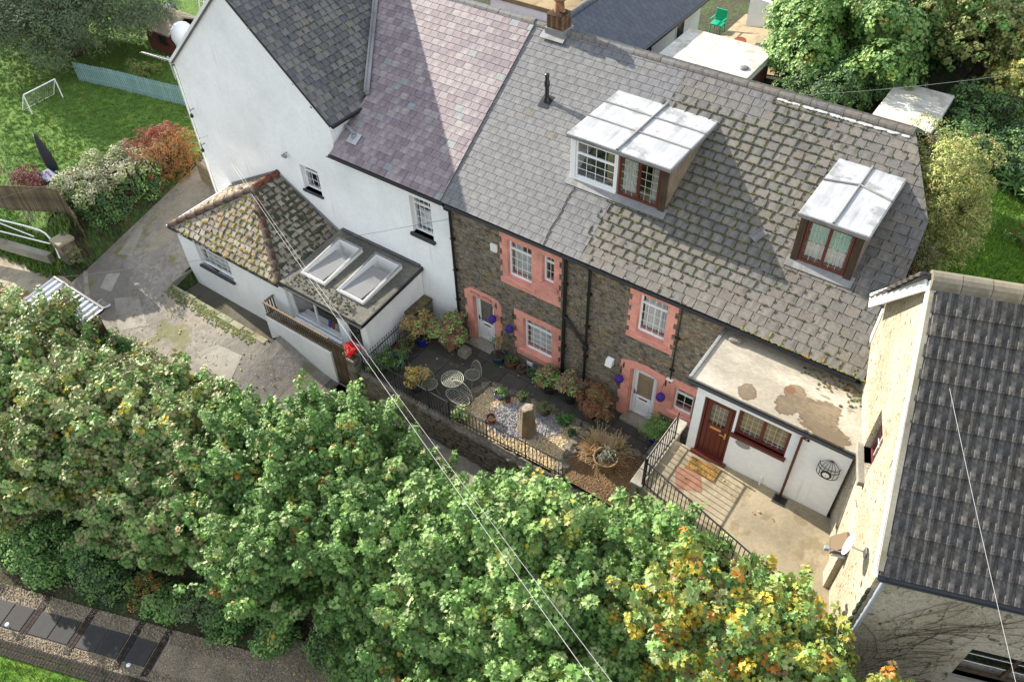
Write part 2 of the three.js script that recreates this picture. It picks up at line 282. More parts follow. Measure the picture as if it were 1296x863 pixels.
struct('driveway', draped(drivePolys, 0.05), M.asphalt);
struct('trench_floor', draped([[[-11.2, 2.99], [-5.9, 2.99], [-5.9, 4.0], [-11.2, 4.0]]], -0.93, 0.5, () => 0), std({ color: lin(0.16, 0.15, 0.12), map: concreteMap, roughness: 1 }));
struct('concrete_yard', draped([[[-26, 6.6], [-15.3, 5.9], [-13.2, 6.5], [-13.6, 9.5], [-26, 11]]], 0.058), std({ color: lin(0.5, 0.45, 0.36), map: concreteMap, roughness: 0.95, bumpMap: bumpRough, bumpScale: 0.008 }));
for (const q of [[[-12.9, 5.55], [-12.05, 5.0], [-10.6, 5.75], [-11.5, 6.5]], [[-15.0, 2.55], [-14.75, 2.4], [-13.95, 3.8], [-14.6, 4.0]], [[-14.2, 4.9], [-13.7, 4.6], [-13.3, 5.4], [-13.9, 5.5]], [[-8.2, 6.0], [-7.4, 5.0], [-6.2, 4.9], [-5.8, 5.9]], [[-13.4, 3.3], [-12.9, 3.0], [-12.6, 3.6], [-13.1, 3.8]]])
  struct('concrete_patch', draped([q], 0.056), M.concrete);
{ // drain channel and manhole cover on the drive
  struct('drain_channel', draped([[[-15.3, 5.3], [-15.1, 5.22], [-13.3, 6.4], [-13.5, 6.5]]], 0.062), M.concrete);
  const t = thing('manhole_cover', 'round grey iron manhole cover set in the drive', 'manhole', [-13.1, H(-13.1, 5.9) + 0.05, 5.9]);
  part('rim', lathe([[0.2, 0], [0.32, 0], [0.32, 0.02], [0.24, 0.025]], 24).translate(...t.position.toArray()), M.galv, t);
  part('plate', lathe([[0, 0.02], [0.22, 0.02], [0.23, 0.0]], 24).translate(...t.position.toArray()), M.concrete, t);
}
const lawnL = [[[-36, -4], [-15.35, -11], [-15.35, 3.9], [-19.0, 5.2], [-36, 6]], [[-36, -34], [-15.6, -34], [-15.6, -11], [-36, -4]]];
struct('lawn', draped(lawnL, 0.03), M.grass);
const lawnR = [[[12.5, -2.5], [24, -2.5], [24, -9.6], [12.5, -9.6]], [[11.3, -9.6], [24, -9.6], [24, -14], [11.3, -14]]];
struct('lawn', draped(lawnR, 0.03), std({ map: grassMap, color: lin(1.1, 1.35, 0.5), roughness: 1, bumpMap: bumpRough, bumpScale: 0.03 }));
const lawnF = [[[-12, 18.4], [-5.0, 15.85], [-1.6, 14.6], [1.0, 13.9], [2, 20], [-12, 20]]];
struct('lawn', draped(lawnF, 0.03), M.grass);
{ // grass blades on the lawns, as clumps
  const blade = []; const r = rng(5);
  for (let i = 0; i < 7; i++) { const a = r() * 6.28, h = 0.035 + r() * 0.04, w = 0.006 + r() * 0.004, ox = (r() - 0.5) * 0.09, oz = (r() - 0.5) * 0.09, lx = Math.cos(a) * h * 0.5, lz = Math.sin(a) * h * 0.5; blade.push([V3(ox - w * Math.sin(a), 0, oz + w * Math.cos(a)), V3(ox + w * Math.sin(a), 0, oz - w * Math.cos(a)), V3(ox + lx, h, oz + lz)]); }
  const g = polyMesh(blade), mat = std({ color: 0xffffff, roughness: 0.7 });
  const fill = (polys, n, seed, pal, smin, smax) => { const r = rng(seed), out = []; for (const poly of polys) { const xs = poly.map((p) => p[0]), zs = poly.map((p) => p[1]); const x0 = Math.min(...xs), x1 = Math.max(...xs), z0 = Math.min(...zs), z1 = Math.max(...zs); for (let i = 0; i < n; i++) { const x = lerp(x0, x1, r()), z = lerp(z0, z1, r()); if (!inPoly([x, z], poly)) continue; const s = lerp(smin, smax, r()); out.push({ p: V3(x, H(x, z) + 0.025, z), q: new THREE.Quaternion().setFromAxisAngle(V3(0, 1, 0), r() * 6.28), s, c: pal(r, x, z) }); } } return out; };
  const green = (r, x, z) => { const k = 0.8 + r() * 0.4, y = r(); return lin(0.085 * k + y * 0.02, 0.16 * k + y * 0.015, 0.022 * k); };
  const dy = (r) => { const k = 0.7 + r() * 0.7; return lin(0.14 * k, 0.26 * k, 0.025 * k); };
  const list = [...fill([lawnL[0]], 26000, 1, green, 0.9, 1.9), ...fill(lawnR, 26000, 2, dy, 0.8, 1.8), ...fill(lawnF, 9000, 3, dy, 0.8, 1.7)];
  inst('grass', g, mat, list, null, 'stuff', 'short green grass blades covering the lawns', 'grass');
  const bank = fill([[[-26, 5.9], [-19, 5.0], [-15.9, 4.4], [-15.5, 5.2], [-16.2, 6.2], [-26, 7.2]]], 5000, 9, green, 2, 4.5);
  inst('bank_grass', g, mat, bank, null, 'stuff', 'longer rough grass on the bank below the paling fence', 'grass');
}
// terrace, its concrete kerb and the bed of gravel
{
  const t = struct('terrace', [bx(-1.65, 9.0, -1.5, -0.02, 0.0, 3.42)], M.terrace);
  // paving slabs of the walk along the cottages
  const r = rng(31), mats = [0.85, 1, 1.12].map((k) => { const m = M.terrace.clone(); m.color = lin(0.11 * k, 0.105 * k, 0.09 * k); return m; });
  const slab = (w, d) => uvw(new RoundedBoxGeometry(w - 0.015, 0.05, d - 0.015, 1, 0.006));
  const g60 = slab(0.9, 0.62), g61 = slab(0.9, 0.6);
  for (let i = 0; i < 11; i++) for (let j = 0; j < 2; j++) { const m = part('paving_slab', j ? g61 : g60, mats[Math.floor(r() * 3)], t); m.position.set(-0.2 + i * 0.9 + (j ? 0.45 : 0), -0.018 + r() * 0.004, 0.33 + j * 0.62); if (m.position.x > 8.6) t.remove(m); }
  const gP = slab(1.05, 1.0);
  for (let i = 0; i < 4; i++) for (let j = 0; j < 2; j++) { const m = part('paving_slab', gP, mats[Math.floor(r() * 3)], t); m.position.set(-1.05 + i * 1.06, -0.02 + r() * 0.003, 1.8 + j * 1.02); if (m.position.x > 2.0) t.remove(m); }
}
// ---------------------------------------------------------------- roof coverings
const CAM = camera.position.clone();
const slateUnits = [0, 1, 2, 3, 4, 5].map((k) => {  // unit slate in x (0..1), y (0..1, up the slope), z thickness 0..1; lower corners a little uneven
  const r = rng(100 + k), c = () => r() * (k < 3 ? 0.006 : 0.04);
  const pts = [[0, c()], [0.5 + (r() - 0.5) * 0.5, c() * 0.5], [1, c()], [1, 1], [0, 1]];
  const s = new THREE.Shape(pts.map((p) => new THREE.Vector2(...p)));
  const g = clean(new THREE.ExtrudeGeometry(s, { depth: 1, bevelEnabled: false }));
  const p = g.attributes.position, uv = g.attributes.uv, ou = r(), ov = r();
  for (let i = 0; i < p.count; i++) uv.setXY(i, ou + p.getX(i) * 0.33, ov + p.getY(i) * 0.36);
  return g;
});
function slateRoof(o) {
  const { parent, name = 'slate', O, U, V, outline, exposure, width, mats, pick, stuffMat, thick = 0.012, gap = 0.012, seed = 1, wild = 0, limit = 300, skip, tones } = o;
  const N = new THREE.Vector3().crossVectors(U, V).normalize(), r = rng(seed);
  const oAt = typeof o.outlineAt === 'function' ? o.outlineAt : () => outline; const us = outline.map((p) => p[0]), vs = outline.map((p) => p[1]); const u0 = Math.min(...us), u1 = Math.max(...us), v0 = Math.min(...vs), v1 = Math.max(...vs);
  const len = exposure * 1.42, tilt = Math.atan2(thick * 1.15, exposure), list = [];
  let row = 0;
  for (let v = v0; v < v1 - 0.03; v += exposure, row++) {
    let u = u0 - width + (row % 2) * width * 0.5 + (r() - 0.5) * 0.03;
    while (u < u1) {
      const w = width * (1 + (r() - 0.5) * 0.12 * (1 + wild));
      const a = u + gap / 2, b = u + w - gap / 2; u += w;
      const cv = v + exposure * 0.5, cu = (a + b) / 2;
      if (skip && skip(cu, cv)) continue;
      const top = Math.min(v + len, v1 + 0.02);
      const q = clipPoly([[a, v], [b, v], [b, top], [a, top]], oAt(cv));
      if (q.length < 3) continue;
      let ar = 0; q.forEach((p, i) => { const n = q[(i + 1) % q.length]; ar += p[0] * n[1] - n[0] * p[1]; });
      if (Math.abs(ar) / 2 < 0.006) continue;
      const full = Math.abs(Math.abs(ar) / 2 - (b - a) * (top - v)) < 1e-4;
      const P = O.clone().addScaledVector(U, cu).addScaledVector(V, cv);
      list.push({ a, b, v, top, q, full, P, d: P.distanceTo(CAM), tone: pick ? pick(cu, cv, r) : Math.floor(r() * mats.length), rx: (r() - 0.5) * 0.006 * (1 + wild * 3), rz: (r() - 0.5) * 0.012 * wild, var: wild > 0.2 ? Math.floor(r() * 6) : Math.floor(r() * 3), lift: r() * 0.004 * wild });
    }
  }
  list.sort((p, q) => p.d - q.d);
  const basis = new THREE.Matrix4().makeBasis(U, V, N).setPosition(O), rest = [];
  list.forEach((e, i) => {
    const tl = new THREE.Matrix4().makeRotationX(-tilt + e.rx), rz = new THREE.Matrix4().makeRotationZ(e.rz);
    const piv = new THREE.Matrix4().makeTranslation(e.a, e.v, thick * 0.9 + e.lift);
    let g, loc;
    if (e.full) { g = slateUnits[e.var]; loc = piv.multiply(tl).multiply(rz).multiply(new THREE.Matrix4().makeScale(e.b - e.a, e.top - e.v, thick)); } else {
      g = extrude(e.q.map(([x, y]) => [x - e.a, y - e.v]), thick); loc = piv.multiply(tl);
      const uv = g.attributes.uv; for (let k = 0; k < uv.count; k++) uv.setXY(k, uv.getX(k) + e.var * 0.31, uv.getY(k) + e.var * 0.17);
    }
    const m = basis.clone().multiply(loc);
    if (i < limit) { const s = part(name, g, mats[e.tone], parent); const off = s.position.clone(); m.decompose(s.position, s.quaternion, s.scale); s.position.add(off); } else rest.push(tint(clean(g.clone()).applyMatrix4(m), mats[e.tone].color));
  });
  if (rest.length) { const sm = mats[0].clone(); sm.color = lin(1, 1, 1); sm.vertexColors = true; part(name + '_field', rest, sm, parent, 'stuff'); }
  return list;
}
function toneMats(base, map, rough, extra = {}) { return base.map((c) => std({ color: lin(...c), map, roughness: rough, bumpMap: bumpFine, bumpScale: 0.0012, ...extra })); }
const unitMap = (t) => { const c = t.clone(); c.repeat.set(1, 1); c.needsUpdate = true; return c; };
const sM = unitMap(slateMap), sO = unitMap(slateOldMap);
const purpleTones = toneMats([[0.3, 0.235, 0.25], [0.35, 0.295, 0.3], [0.25, 0.2, 0.22], [0.39, 0.335, 0.33], [0.32, 0.265, 0.28], [0.31, 0.33, 0.33]], sM, 0.62);
const greyTones = toneMats([[0.2, 0.202, 0.208], [0.212, 0.212, 0.214], [0.194, 0.197, 0.205], [0.224, 0.223, 0.222]], sM, 0.7);
const oldTones = toneMats([[0.205, 0.2, 0.193], [0.222, 0.212, 0.198], [0.192, 0.191, 0.188], [0.245, 0.23, 0.212], [0.212, 0.195, 0.178], [0.16, 0.16, 0.163]], sO, 0.8);
const darkTones = toneMats([[0.16, 0.165, 0.17], [0.19, 0.2, 0.205], [0.13, 0.135, 0.15], [0.21, 0.205, 0.2], [0.11, 0.12, 0.14]], sO, 0.6);
const blueTones = toneMats([[0.07, 0.09, 0.125], [0.085, 0.105, 0.14], [0.06, 0.08, 0.115]], sM, 0.45);
const lichenTones = toneMats([[0.4, 0.37, 0.32], [0.34, 0.31, 0.27], [0.46, 0.43, 0.38], [0.28, 0.25, 0.21], [0.36, 0.3, 0.26]], sO, 0.85);
const blobGeo = clean(new THREE.IcosahedronGeometry(1, 0));
function mossOn(parent, list, { O, U, V, pickP, seed, s0 = 0.025, s1 = 0.06, cols, name = 'moss', n = 3 }) {
  const N = new THREE.Vector3().crossVectors(U, V).normalize(), r = rng(seed), out = [];
  const qb = new THREE.Quaternion().setFromRotationMatrix(new THREE.Matrix4().makeBasis(U, V, N));
  for (const e of list) {
    const cu = (e.a + e.b) / 2, p = pickP(cu, e.v);
    for (let k = 0; k < n; k++) if (r() < p) { const side = r() < 0.45; const u = side ? e.a : lerp(e.a, e.b, r()), v = side ? lerp(e.v, e.top * 0.6 + e.v * 0.4, r()) : e.v + r() * 0.02 - 0.01; const s = lerp(s0, s1 * 1.2, r() * r()); out.push({ p: O.clone().addScaledVector(U, u).addScaledVector(V, v).addScaledVector(N, 0.027), q: qb, s: V3(s * (side ? 0.7 : 1.5), s * (side ? 1.5 : 0.7), s * 0.45), c: cols[Math.floor(r() * cols.length)] }); }
  }
  if (out.length) inst(name, blobGeo, std({ color: 0xffffff, roughness: 1 }), out, parent);
}
const mossCols = [lin(0.085, 0.1, 0.025), lin(0.11, 0.115, 0.03), lin(0.06, 0.075, 0.025), lin(0.05, 0.06, 0.025)];
const mossDarkCols = [lin(0.05, 0.055, 0.03), lin(0.035, 0.045, 0.025), lin(0.07, 0.06, 0.035)];
// roof plane shared by the terrace: y = EY + (EZ - z) * SL
const EY = 5.738, EZ = 0.3, RY = 8.977, RZ = -5.478, SL = (RY - EY) / (EZ - RZ), SLEN = Math.hypot(RY - EY, EZ - RZ);
const roofU = V3(1, 0, 0), roofV = V3(0, RY - EY, RZ - EZ).normalize(), roofN = new THREE.Vector3().crossVectors(roofU, roofV);
const roofAt = (z) => EY + (EZ - z) * SL;
const vOfZ = (z) => (EZ - z) / (EZ - RZ) * SLEN, zOfV = (v) => EZ - v / SLEN * (EZ - RZ);
function deckPrism(outline, O, U, V, t, mat, parent, name = 'roof_deck') {  // boards under the slates
  const N = new THREE.Vector3().crossVectors(U, V).normalize();
  const g = extrude(outline, t).applyMatrix4(new THREE.Matrix4().makeBasis(U, V, N).setPosition(O.clone().addScaledVector(N, -t - 0.002)));
  return part(name, g, mat, parent);
}
M.deckBoard = std({ color: lin(0.035, 0.033, 0.03), roughness: 1 });
// half-round or angular ridge tiles along a line
function ridgeTiles(parent, a, b, n, w, mat, seed, name = 'ridge_tile', h = 0.13) {
  const { x, y, z, L } = frameOf(a, b), r = rng(seed), len = L / n;
  const prof = []; for (let k = 0; k <= 8; k++) { const a = Math.PI * (1 - k / 8); prof.push([Math.cos(a) * w, Math.sin(a) * h * 1.2 - h]); } prof.push([w * 0.9, -h * 1.2], [0, -h * 0.4], [-w * 0.9, -h * 1.2]);
  const g = extrude(prof, len - 0.012), base = new THREE.Matrix4().makeBasis(x, y, z);
  for (let i = 0; i < n; i++) { const m = part(name, g, Array.isArray(mat) ? mat[Math.floor(r() * mat.length)] : mat, parent), off = m.position.clone(); m.quaternion.setFromRotationMatrix(base); m.position.copy(a).addScaledVector(z, i * len + 0.006).addScaledVector(y, (r() - 0.5) * 0.012).add(off); }
}
// ---------------------------------------------------------------- windows, doors
// window in a wall facing +z of the local frame; mtx places it
function windowAt(parent, o) {
  const { x0, x1, y0, y1, z, f = 0.055, depth = 0.07, transom = 0, cols = 3, rows = 2, topRows = 1, mat = M.upvc, barMat = mat, mullions = [], curtain, sill, bars = 0.014, mtx, name = 'window', label } = o;
  const A = (g) => (mtx ? g.applyMatrix4(mtx) : g);
  const zc = z, fr = [rbx(x0, x1, y0, y0 + f, zc - depth, zc, 0.008), rbx(x0, x1, y1 - f, y1, zc - depth, zc, 0.008), rbx(x0, x0 + f, y0 + f, y1 - f, zc - depth, zc, 0.008), rbx(x1 - f, x1, y0 + f, y1 - f, zc - depth, zc, 0.008)];
  const ty = transom ? y1 - (y1 - y0) * transom : 0;
  if (transom) fr.push(rbx(x0 + f, x1 - f, ty - f * 0.55, ty + f * 0.55, zc - depth + 0.003, zc - 0.003, 0.008));
  for (const mx of mullions) fr.push(rbx(mx - f * 0.55, mx + f * 0.55, y0 + f, y1 - f, zc - depth + 0.004, zc - 0.002, 0.008));
  const w = part(name, fr.map(A), mat, parent); if (label) w.userData.label = label;
  const ix0 = x0 + f, ix1 = x1 - f, iy0 = y0 + f, iy1 = y1 - f, pz = zc - depth * 0.55;
  part('pane', A(bx(ix0, ix1, iy0, iy1, pz - 0.006, pz)), M.glass, w);
  const bs = [], zones = transom ? [[iy0, ty - f * 0.55, rows], [ty + f * 0.55, iy1, topRows]] : [[iy0, iy1, rows]];
  const xs = [ix0, ...mullions, ix1];
  for (let s = 0; s < xs.length - 1; s++) for (let c = 1; c < cols; c++) { const X = lerp(xs[s], xs[s + 1], c / cols); bs.push(bx(X - bars / 2, X + bars / 2, iy0, iy1, pz + 0.002, pz + 0.012)); }
  for (const [a, b, n] of zones) for (let k = 1; k < n; k++) { const Y = lerp(a, b, k / n); bs.push(bx(ix0, ix1, Y - bars / 2, Y + bars / 2, pz + 0.003, pz + 0.011)); }
  if (bs.length) part('glazing_bar', bs.map(A), barMat, w);
  if (curtain) for (const [a, b, c0, c1, cm, nm = 'curtain'] of curtain) {  // fractions of the opening
    const n = 40, tr = [], X = (k) => lerp(ix0, ix1, lerp(a, b, k / n)), Z = (k) => pz - (nm === 'blind' ? 0.1 : 0.16) + Math.sin(k * 1.55) * 0.022 + Math.sin(k * 0.7) * 0.012, Y0 = lerp(iy0, iy1, c0), Y1 = lerp(iy0, iy1, c1);
    for (let k = 0; k < n; k++) { const p = V3(X(k), Y0, Z(k)), q = V3(X(k + 1), Y0, Z(k + 1)), u = V3(X(k), Y1, Z(k)), v = V3(X(k + 1), Y1, Z(k + 1)); tr.push([p, q, v], [p, v, u]); }
    part(nm, A(polyMesh(tr)), cm, w);
  }
  if (sill) part('sill', A(rbx(x0 - sill.o, x1 + sill.o, y0 - sill.h, y0 - 0.002, zc - 0.1, sill.z, 0.012)), sill.mat, w);
  return w;
}
function upvcDoor(parent, x0, x1, y0, y1, z, glassFrac, curtainMat) {
  const d = part('door', [rbx(x0, x0 + 0.06, y0, y1, z - 0.07, z), rbx(x1 - 0.06, x1, y0, y1, z - 0.07, z), rbx(x0 + 0.06, x1 - 0.06, y1 - 0.06, y1, z - 0.07, z), rbx(x0 + 0.07, x0 + 0.17, y0 + 0.03, y1 - 0.07, z - 0.06, z - 0.01), rbx(x1 - 0.17, x1 - 0.07, y0 + 0.03, y1 - 0.07, z - 0.06, z - 0.01), rbx(x0 + 0.17, x1 - 0.17, y1 - 0.19, y1 - 0.07, z - 0.06, z - 0.01), rbx(x0 + 0.17, x1 - 0.17, lerp(y0, y1, glassFrac) - 0.14, lerp(y0, y1, glassFrac), z - 0.06, z - 0.01), rbx(x0 + 0.17, x1 - 0.17, y0 + 0.03, y0 + 0.16, z - 0.06, z - 0.01), rbx(x0 + 0.17, x1 - 0.17, y0 + 0.16, lerp(y0, y1, glassFrac) - 0.14, z - 0.055, z - 0.025)], M.upvc, parent);
  const xm = (x0 + x1) / 2;
  for (const [a, b] of [[x0 + 0.2, xm - 0.025], [xm + 0.025, x1 - 0.2]]) part('panel', rbx(a, b, y0 + 0.2, lerp(y0, y1, glassFrac) - 0.18, z - 0.03, z - 0.012, 0.012), M.upvc, d);
  const gy = lerp(y0, y1, glassFrac);
  part('pane', bx(x0 + 0.17, x1 - 0.17, gy, y1 - 0.19, z - 0.042, z - 0.036), M.glass, d);
  part('blind', bx(x0 + 0.12, x1 - 0.12, gy - 0.05, y1 - 0.15, z - 0.075, z - 0.07), curtainMat, d);
  // leaded pattern: an oval with rays
  const lead = []; const cy = (gy + y1 - 0.19) / 2, rw = (x1 - x0 - 0.34) / 2, rh = (y1 - 0.19 - gy) / 2;
  for (let k = 0; k < 16; k++) { const a = k / 16 * 6.283, b = (k + 1) / 16 * 6.283; lead.push(bar(V3(xm + Math.cos(a) * rw * 0.55, cy + Math.sin(a) * rh * 0.5, z - 0.034), V3(xm + Math.cos(b) * rw * 0.55, cy + Math.sin(b) * rh * 0.5, z - 0.034), 0.012, 0.006)); }
  for (const [sx, sy] of [[1, 1], [-1, 1], [1, -1], [-1, -1]]) lead.push(bar(V3(xm + sx * rw * 0.4, cy + sy * rh * 0.36, z - 0.034), V3(xm + sx * rw, cy + sy * rh, z - 0.034), 0.012, 0.006));
  part('leading', lead, M.greyPipe, d);
  part('letterbox', rbx(xm - 0.14, xm + 0.14, gy - 0.1, gy - 0.05, z - 0.012, z + 0.004, 0.006), M.black, d);
  part('handle', [rbx(x0 + 0.095, x0 + 0.125, y0 + 0.9, y0 + 1.12, z - 0.012, z + 0.004, 0.005), rod(V3(x0 + 0.11, y0 + 1.03, z + 0.035), V3(x0 + 0.22, y0 + 1.03, z + 0.035), 0.01), rod(V3(x0 + 0.11, y0 + 1.03, z), V3(x0 + 0.11, y0 + 1.03, z + 0.035), 0.01)], M.black, d);
  return d;
}
// ---------------------------------------------------------------- the two stone cottages
const PARTY = 4.85;
function gutterX(x0, x1, y, z, r = 0.065) { const p = []; for (let k = 0; k <= 8; k++) { const a = Math.PI + k / 8 * Math.PI; p.push([Math.cos(a) * r, Math.sin(a) * r]); } for (let k = 8; k >= 0; k--) { const a = Math.PI + k / 8 * Math.PI; p.push([Math.cos(a) * (r - 0.008), Math.sin(a) * (r - 0.008)]); } return extrude(p, x1 - x0).applyMatrix4(new THREE.Matrix4().makeBasis(V3(0, 0, 1), V3(0, 1, 0), V3(-1, 0, 0))).translate(x1, y, z); }
const box01 = clean(uvw(new THREE.BoxGeometry(1, 1, 1)));
function stones(x0, x1, y0, y1, holes, seed, z = 0) {  // coursed rubble: every stone a block of its own
  const r = rng(seed), out = []; let y = y0;
  const pal = [[0.46, 0.41, 0.34], [0.48, 0.42, 0.33], [0.42, 0.385, 0.34], [0.5, 0.42, 0.3], [0.54, 0.41, 0.26], [0.46, 0.42, 0.36], [0.38, 0.355, 0.32], [0.5, 0.45, 0.37]];
  while (y < y1) {
    const h = 0.07 + r() * 0.06, ye = Math.min(y + h, y1); let x = x0 + r() * 0.02;
    while (x < x1) {
      const w = 0.18 + r() * r() * 0.55; let xe = Math.min(x + w, x1);
      const cut = holes.filter((q) => ye > q[1] && y < q[3]);
      let a = x; let blocked = false;
      for (const q of cut) { if (a >= q[0] && a < q[2]) { x = q[2]; blocked = true; } else if (a < q[0] && xe > q[0]) xe = q[0]; }
      if (blocked) continue;
      if (xe - x > 0.03) { const c = pal[Math.floor(Math.pow(r(), 1.25) * pal.length)], k = 0.9 + r() * 0.25, d = 0.004 + r() * 0.01; const g = box01.clone().scale(xe - x - 0.012, ye - y - 0.01, 0.04 + d).rotateZ((r() - 0.5) * 0.02).translate((x + xe) / 2, (y + ye) / 2, z - 0.02 + d / 2 + 0.002); const uv = g.attributes.uv, ou = r() * 3; for (let i = 0; i < uv.count; i++) uv.setXY(i, uv.getX(i) * (xe - x) + ou, uv.getY(i) * h + ou * 2); out.push(tint(g, lin(c[0] * k, c[1] * k, c[2] * k))); }
      x = xe;
    }
    y = ye;
  }
  return merge(out);
}
function toothed(x0, x1, y0, y1, o) {  // painted surround: outline with quoin teeth on both sides
  const t = 0.085, n = o.n || 4, L = [], R = [];
  for (let k = 0; k < n * 2; k++) { const a = lerp(y0, y1, k / (n * 2)), b = lerp(y0, y1, (k + 1) / (n * 2)), e = (k % 2 === (o.ph || 0)) ? t : 0; R.push([x1 + e - t * 0.5, a], [x1 + e - t * 0.5, b]); L.push([x0 - e + t * 0.5, a], [x0 - e + t * 0.5, b]); }
  return [...R, ...L.reverse()];
}
function surround(parent, outline, holes, z = 0.0, proud = 0.035) {
  const g = [extrude(outline, proud, holes).translate(0, 0, z)];
  const s = part('window_surround', g, M.pink, parent);
  return s;
}
function reveal(parent, x0, x1, y0, y1, mat, z0 = -0.3, z1 = 0.03, t = 0.025, bottom = true) {
  const g = [bx(x0 - 0.001, x0 + t, y0, y1, z0, z1), bx(x1 - t, x1 + 0.001, y0, y1, z0, z1), bx(x0 + t, x1 - t, y1 - t, y1 + 0.001, z0, z1)]; if (bottom) g.push(bx(x0 + t, x1 - t, y0 - 0.001, y0 + t, z0, z1));
  return part('reveal', g, mat, parent);
}
const grp = 'terraced stone cottages with pink painted window surrounds';
// ---- left cottage
const cotL = thing('stone_cottage', 'stone cottage with smooth pale grey slates, chimney and white front door', 'house', [2.4, -1.4, 0], grp);
// ---- right cottage
const cotR = thing('stone_cottage', 'stone cottage under old mossy slates with two brown-framed dormers', 'house', [8.2, -1.4, 0], grp);
const opL = [[2.16, 3.65, 3.1, 5.14], [3.436, 4.05, 3.894, 5.14], [0.66, 0.0, 1.57, 2.12], [2.716, 0.756, 3.868, 2.2]];
const opR = [[6.653, 3.744, 7.585, 5.241], [6.68, 0.0, 7.6, 2.3], [8.12, 1.24, 8.78, 2.314]];
{
  part('wall', extrude([[0.0, -1.4], [PARTY - 0.001, -1.4], [PARTY - 0.001, 5.78], [0.0, 5.78]], 0.4, opL).translate(0, 0, -0.402), M.mortar, cotL);
  part('rear_wall', [bx(0, PARTY, -1.4, 5.8, -11.3, -11.0), bx(PARTY - 0.15, PARTY - 0.002, -1.4, 5.6, -11, -0.403), bx(0.0, 0.15, -1.4, 5.6, -11, -0.403)], M.mortar, cotL);
  const hl = [[1.86, 3.3, 4.16, 5.6], [0.3, -1, 1.92, 2.42], [2.36, 0.36, 4.2, 2.42]];
  part('stonework', stones(0.0, PARTY - 0.002, -0.02, 5.66, hl.map(([a, b, c, d]) => [a + 0.05, b + 0.02, c - 0.05, d - 0.02]), 11), M.stoneV, cotL, 'stuff');
  // surrounds
  const up = toothed(1.95, 4.1, 3.34, 5.58, { n: 5 });
  surround(cotL, up, [opL[0], opL[1]].map((q) => [q[0] - 0.001, q[1] - 0.001, q[2] + 0.001, q[3] + 0.001]));
  surround(cotL, [[0.42, -0.02], [0.655, -0.02], [0.655, 2.115], [1.575, 2.115], [1.575, -0.02], [1.8, -0.02], [1.8, 0.5], [1.87, 0.5], [1.87, 0.8], [1.8, 0.8], [1.8, 1.1], [1.87, 1.1], [1.87, 1.4], [1.8, 1.4], [1.8, 1.75], [1.87, 1.75], [1.87, 2.15], [1.72, 2.36], [1.2, 2.44], [0.6, 2.42], [0.34, 2.2], [0.34, 1.85], [0.42, 1.85], [0.42, 1.5], [0.34, 1.5], [0.34, 1.15], [0.42, 1.15], [0.42, 0.8], [0.34, 0.8], [0.34, 0.45], [0.42, 0.45]], []);
  surround(cotL, toothed(2.42, 4.14, 0.42, 2.4, { n: 4, ph: 1 }), [[2.715, 0.755, 3.869, 2.201]]);
  for (const q of [opL[0], opL[1], opL[3]]) { const s = part('sill', rbx(q[0] - 0.14, q[2] + 0.14, q[1] - 0.13, q[1] + 0.0, -0.05, 0.1, 0.015), M.pink, cotL); reveal(cotL, ...[q[0], q[2], q[1], q[3]], M.pink); }
  reveal(cotL, 0.66, 1.57, 0, 2.12, M.pink, -0.3, 0.03, 0.025, false);
  const g = 0.027;
  windowAt(cotL, { x0: 2.16 + g, x1: 3.1 - g, y0: 3.65 + g, y1: 5.14 - g, z: -0.09, transom: 0.26, cols: 4, rows: 3, curtain: [[0, 0.4, 0, 1, M.lace], [0.4, 1, 0.0, 0.62, M.lace, 'net_curtain']] });
  windowAt(cotL, { x0: 3.436 + g, x1: 3.894 - g, y0: 4.05 + g, y1: 5.14 - g, z: -0.09, transom: 0.27, cols: 2, rows: 2 });
  windowAt(cotL, { x0: 2.716 + g, x1: 3.868 - g, y0: 0.756 + g, y1: 2.2 - g, z: -0.09, transom: 0.23, cols: 4, rows: 4, curtain: [[0, 1, 0, 1, M.lace]] });
  upvcDoor(cotL, 0.69, 1.54, 0.03, 2.09, -0.12, 0.42, std({ color: lin(0.2, 0.18, 0.15), roughness: 0.9 }));
  part('doorstep', rbx(0.5, 1.75, -0.1, 0.03, -0.3, 0.32, 0.02), M.concrete, cotL);
  for (const x of [0.62, 1.12]) { const n = part('name_plate', rbx(x, x + 0.36, 2.2, 2.29, 0.036, 0.052, 0.006), M.black, cotL); part('plate_face', rbx(x + 0.02, x + 0.34, 2.215, 2.275, 0.045, 0.0545, 0.004), M.pink, n); }
  part('alarm_box', rbx(1.58, 1.84, 4.46, 4.76, 0.02, 0.11, 0.03), std({ color: lin(0.75, 0.74, 0.66), roughness: 0.4 }), cotL);
  part('air_vent', rbx(2.86, 3.1, 0.06, 0.24, 0.02, 0.05, 0.008), M.whitePaint, cotL);
  // roof
  const outl = [[-0.07, 0], [PARTY, 0], [PARTY, SLEN], [-0.5, SLEN]], O = V3(0, EY, EZ);
  deckPrism(outl, O, roofU, roofV, 0.12, M.deckBoard, cotL);
  const skip = (u, v) => { const z = zOfV(v); return u > 3.6 && z < -1.75 && z > -4.1; };
  slateRoof({ parent: cotL, O, U: roofU, V: roofV, outline: outl, exposure: 0.237, width: 0.37, mats: [...greyTones, oldTones[1]], pick: (u, v, r) => (v < 0.75 ? (r() < 0.4 ? 3 : 1) : r() < 0.02 ? 4 : Math.floor(r() * 4)), seed: 21, thick: 0.01, gap: 0.013, skip });
  const backV = V3(0, RY - EY, -(RZ - EZ)).normalize();
  part('rear_roof', extrude([[-PARTY, 0], [0.5, 0], [0.5, SLEN], [-PARTY, SLEN]], 0.1).applyMatrix4(new THREE.Matrix4().makeBasis(V3(-1, 0, 0), backV, V3(-1, 0, 0).cross(backV)).setPosition(0, EY, 2 * RZ - EZ)), greyTones[2], cotL);
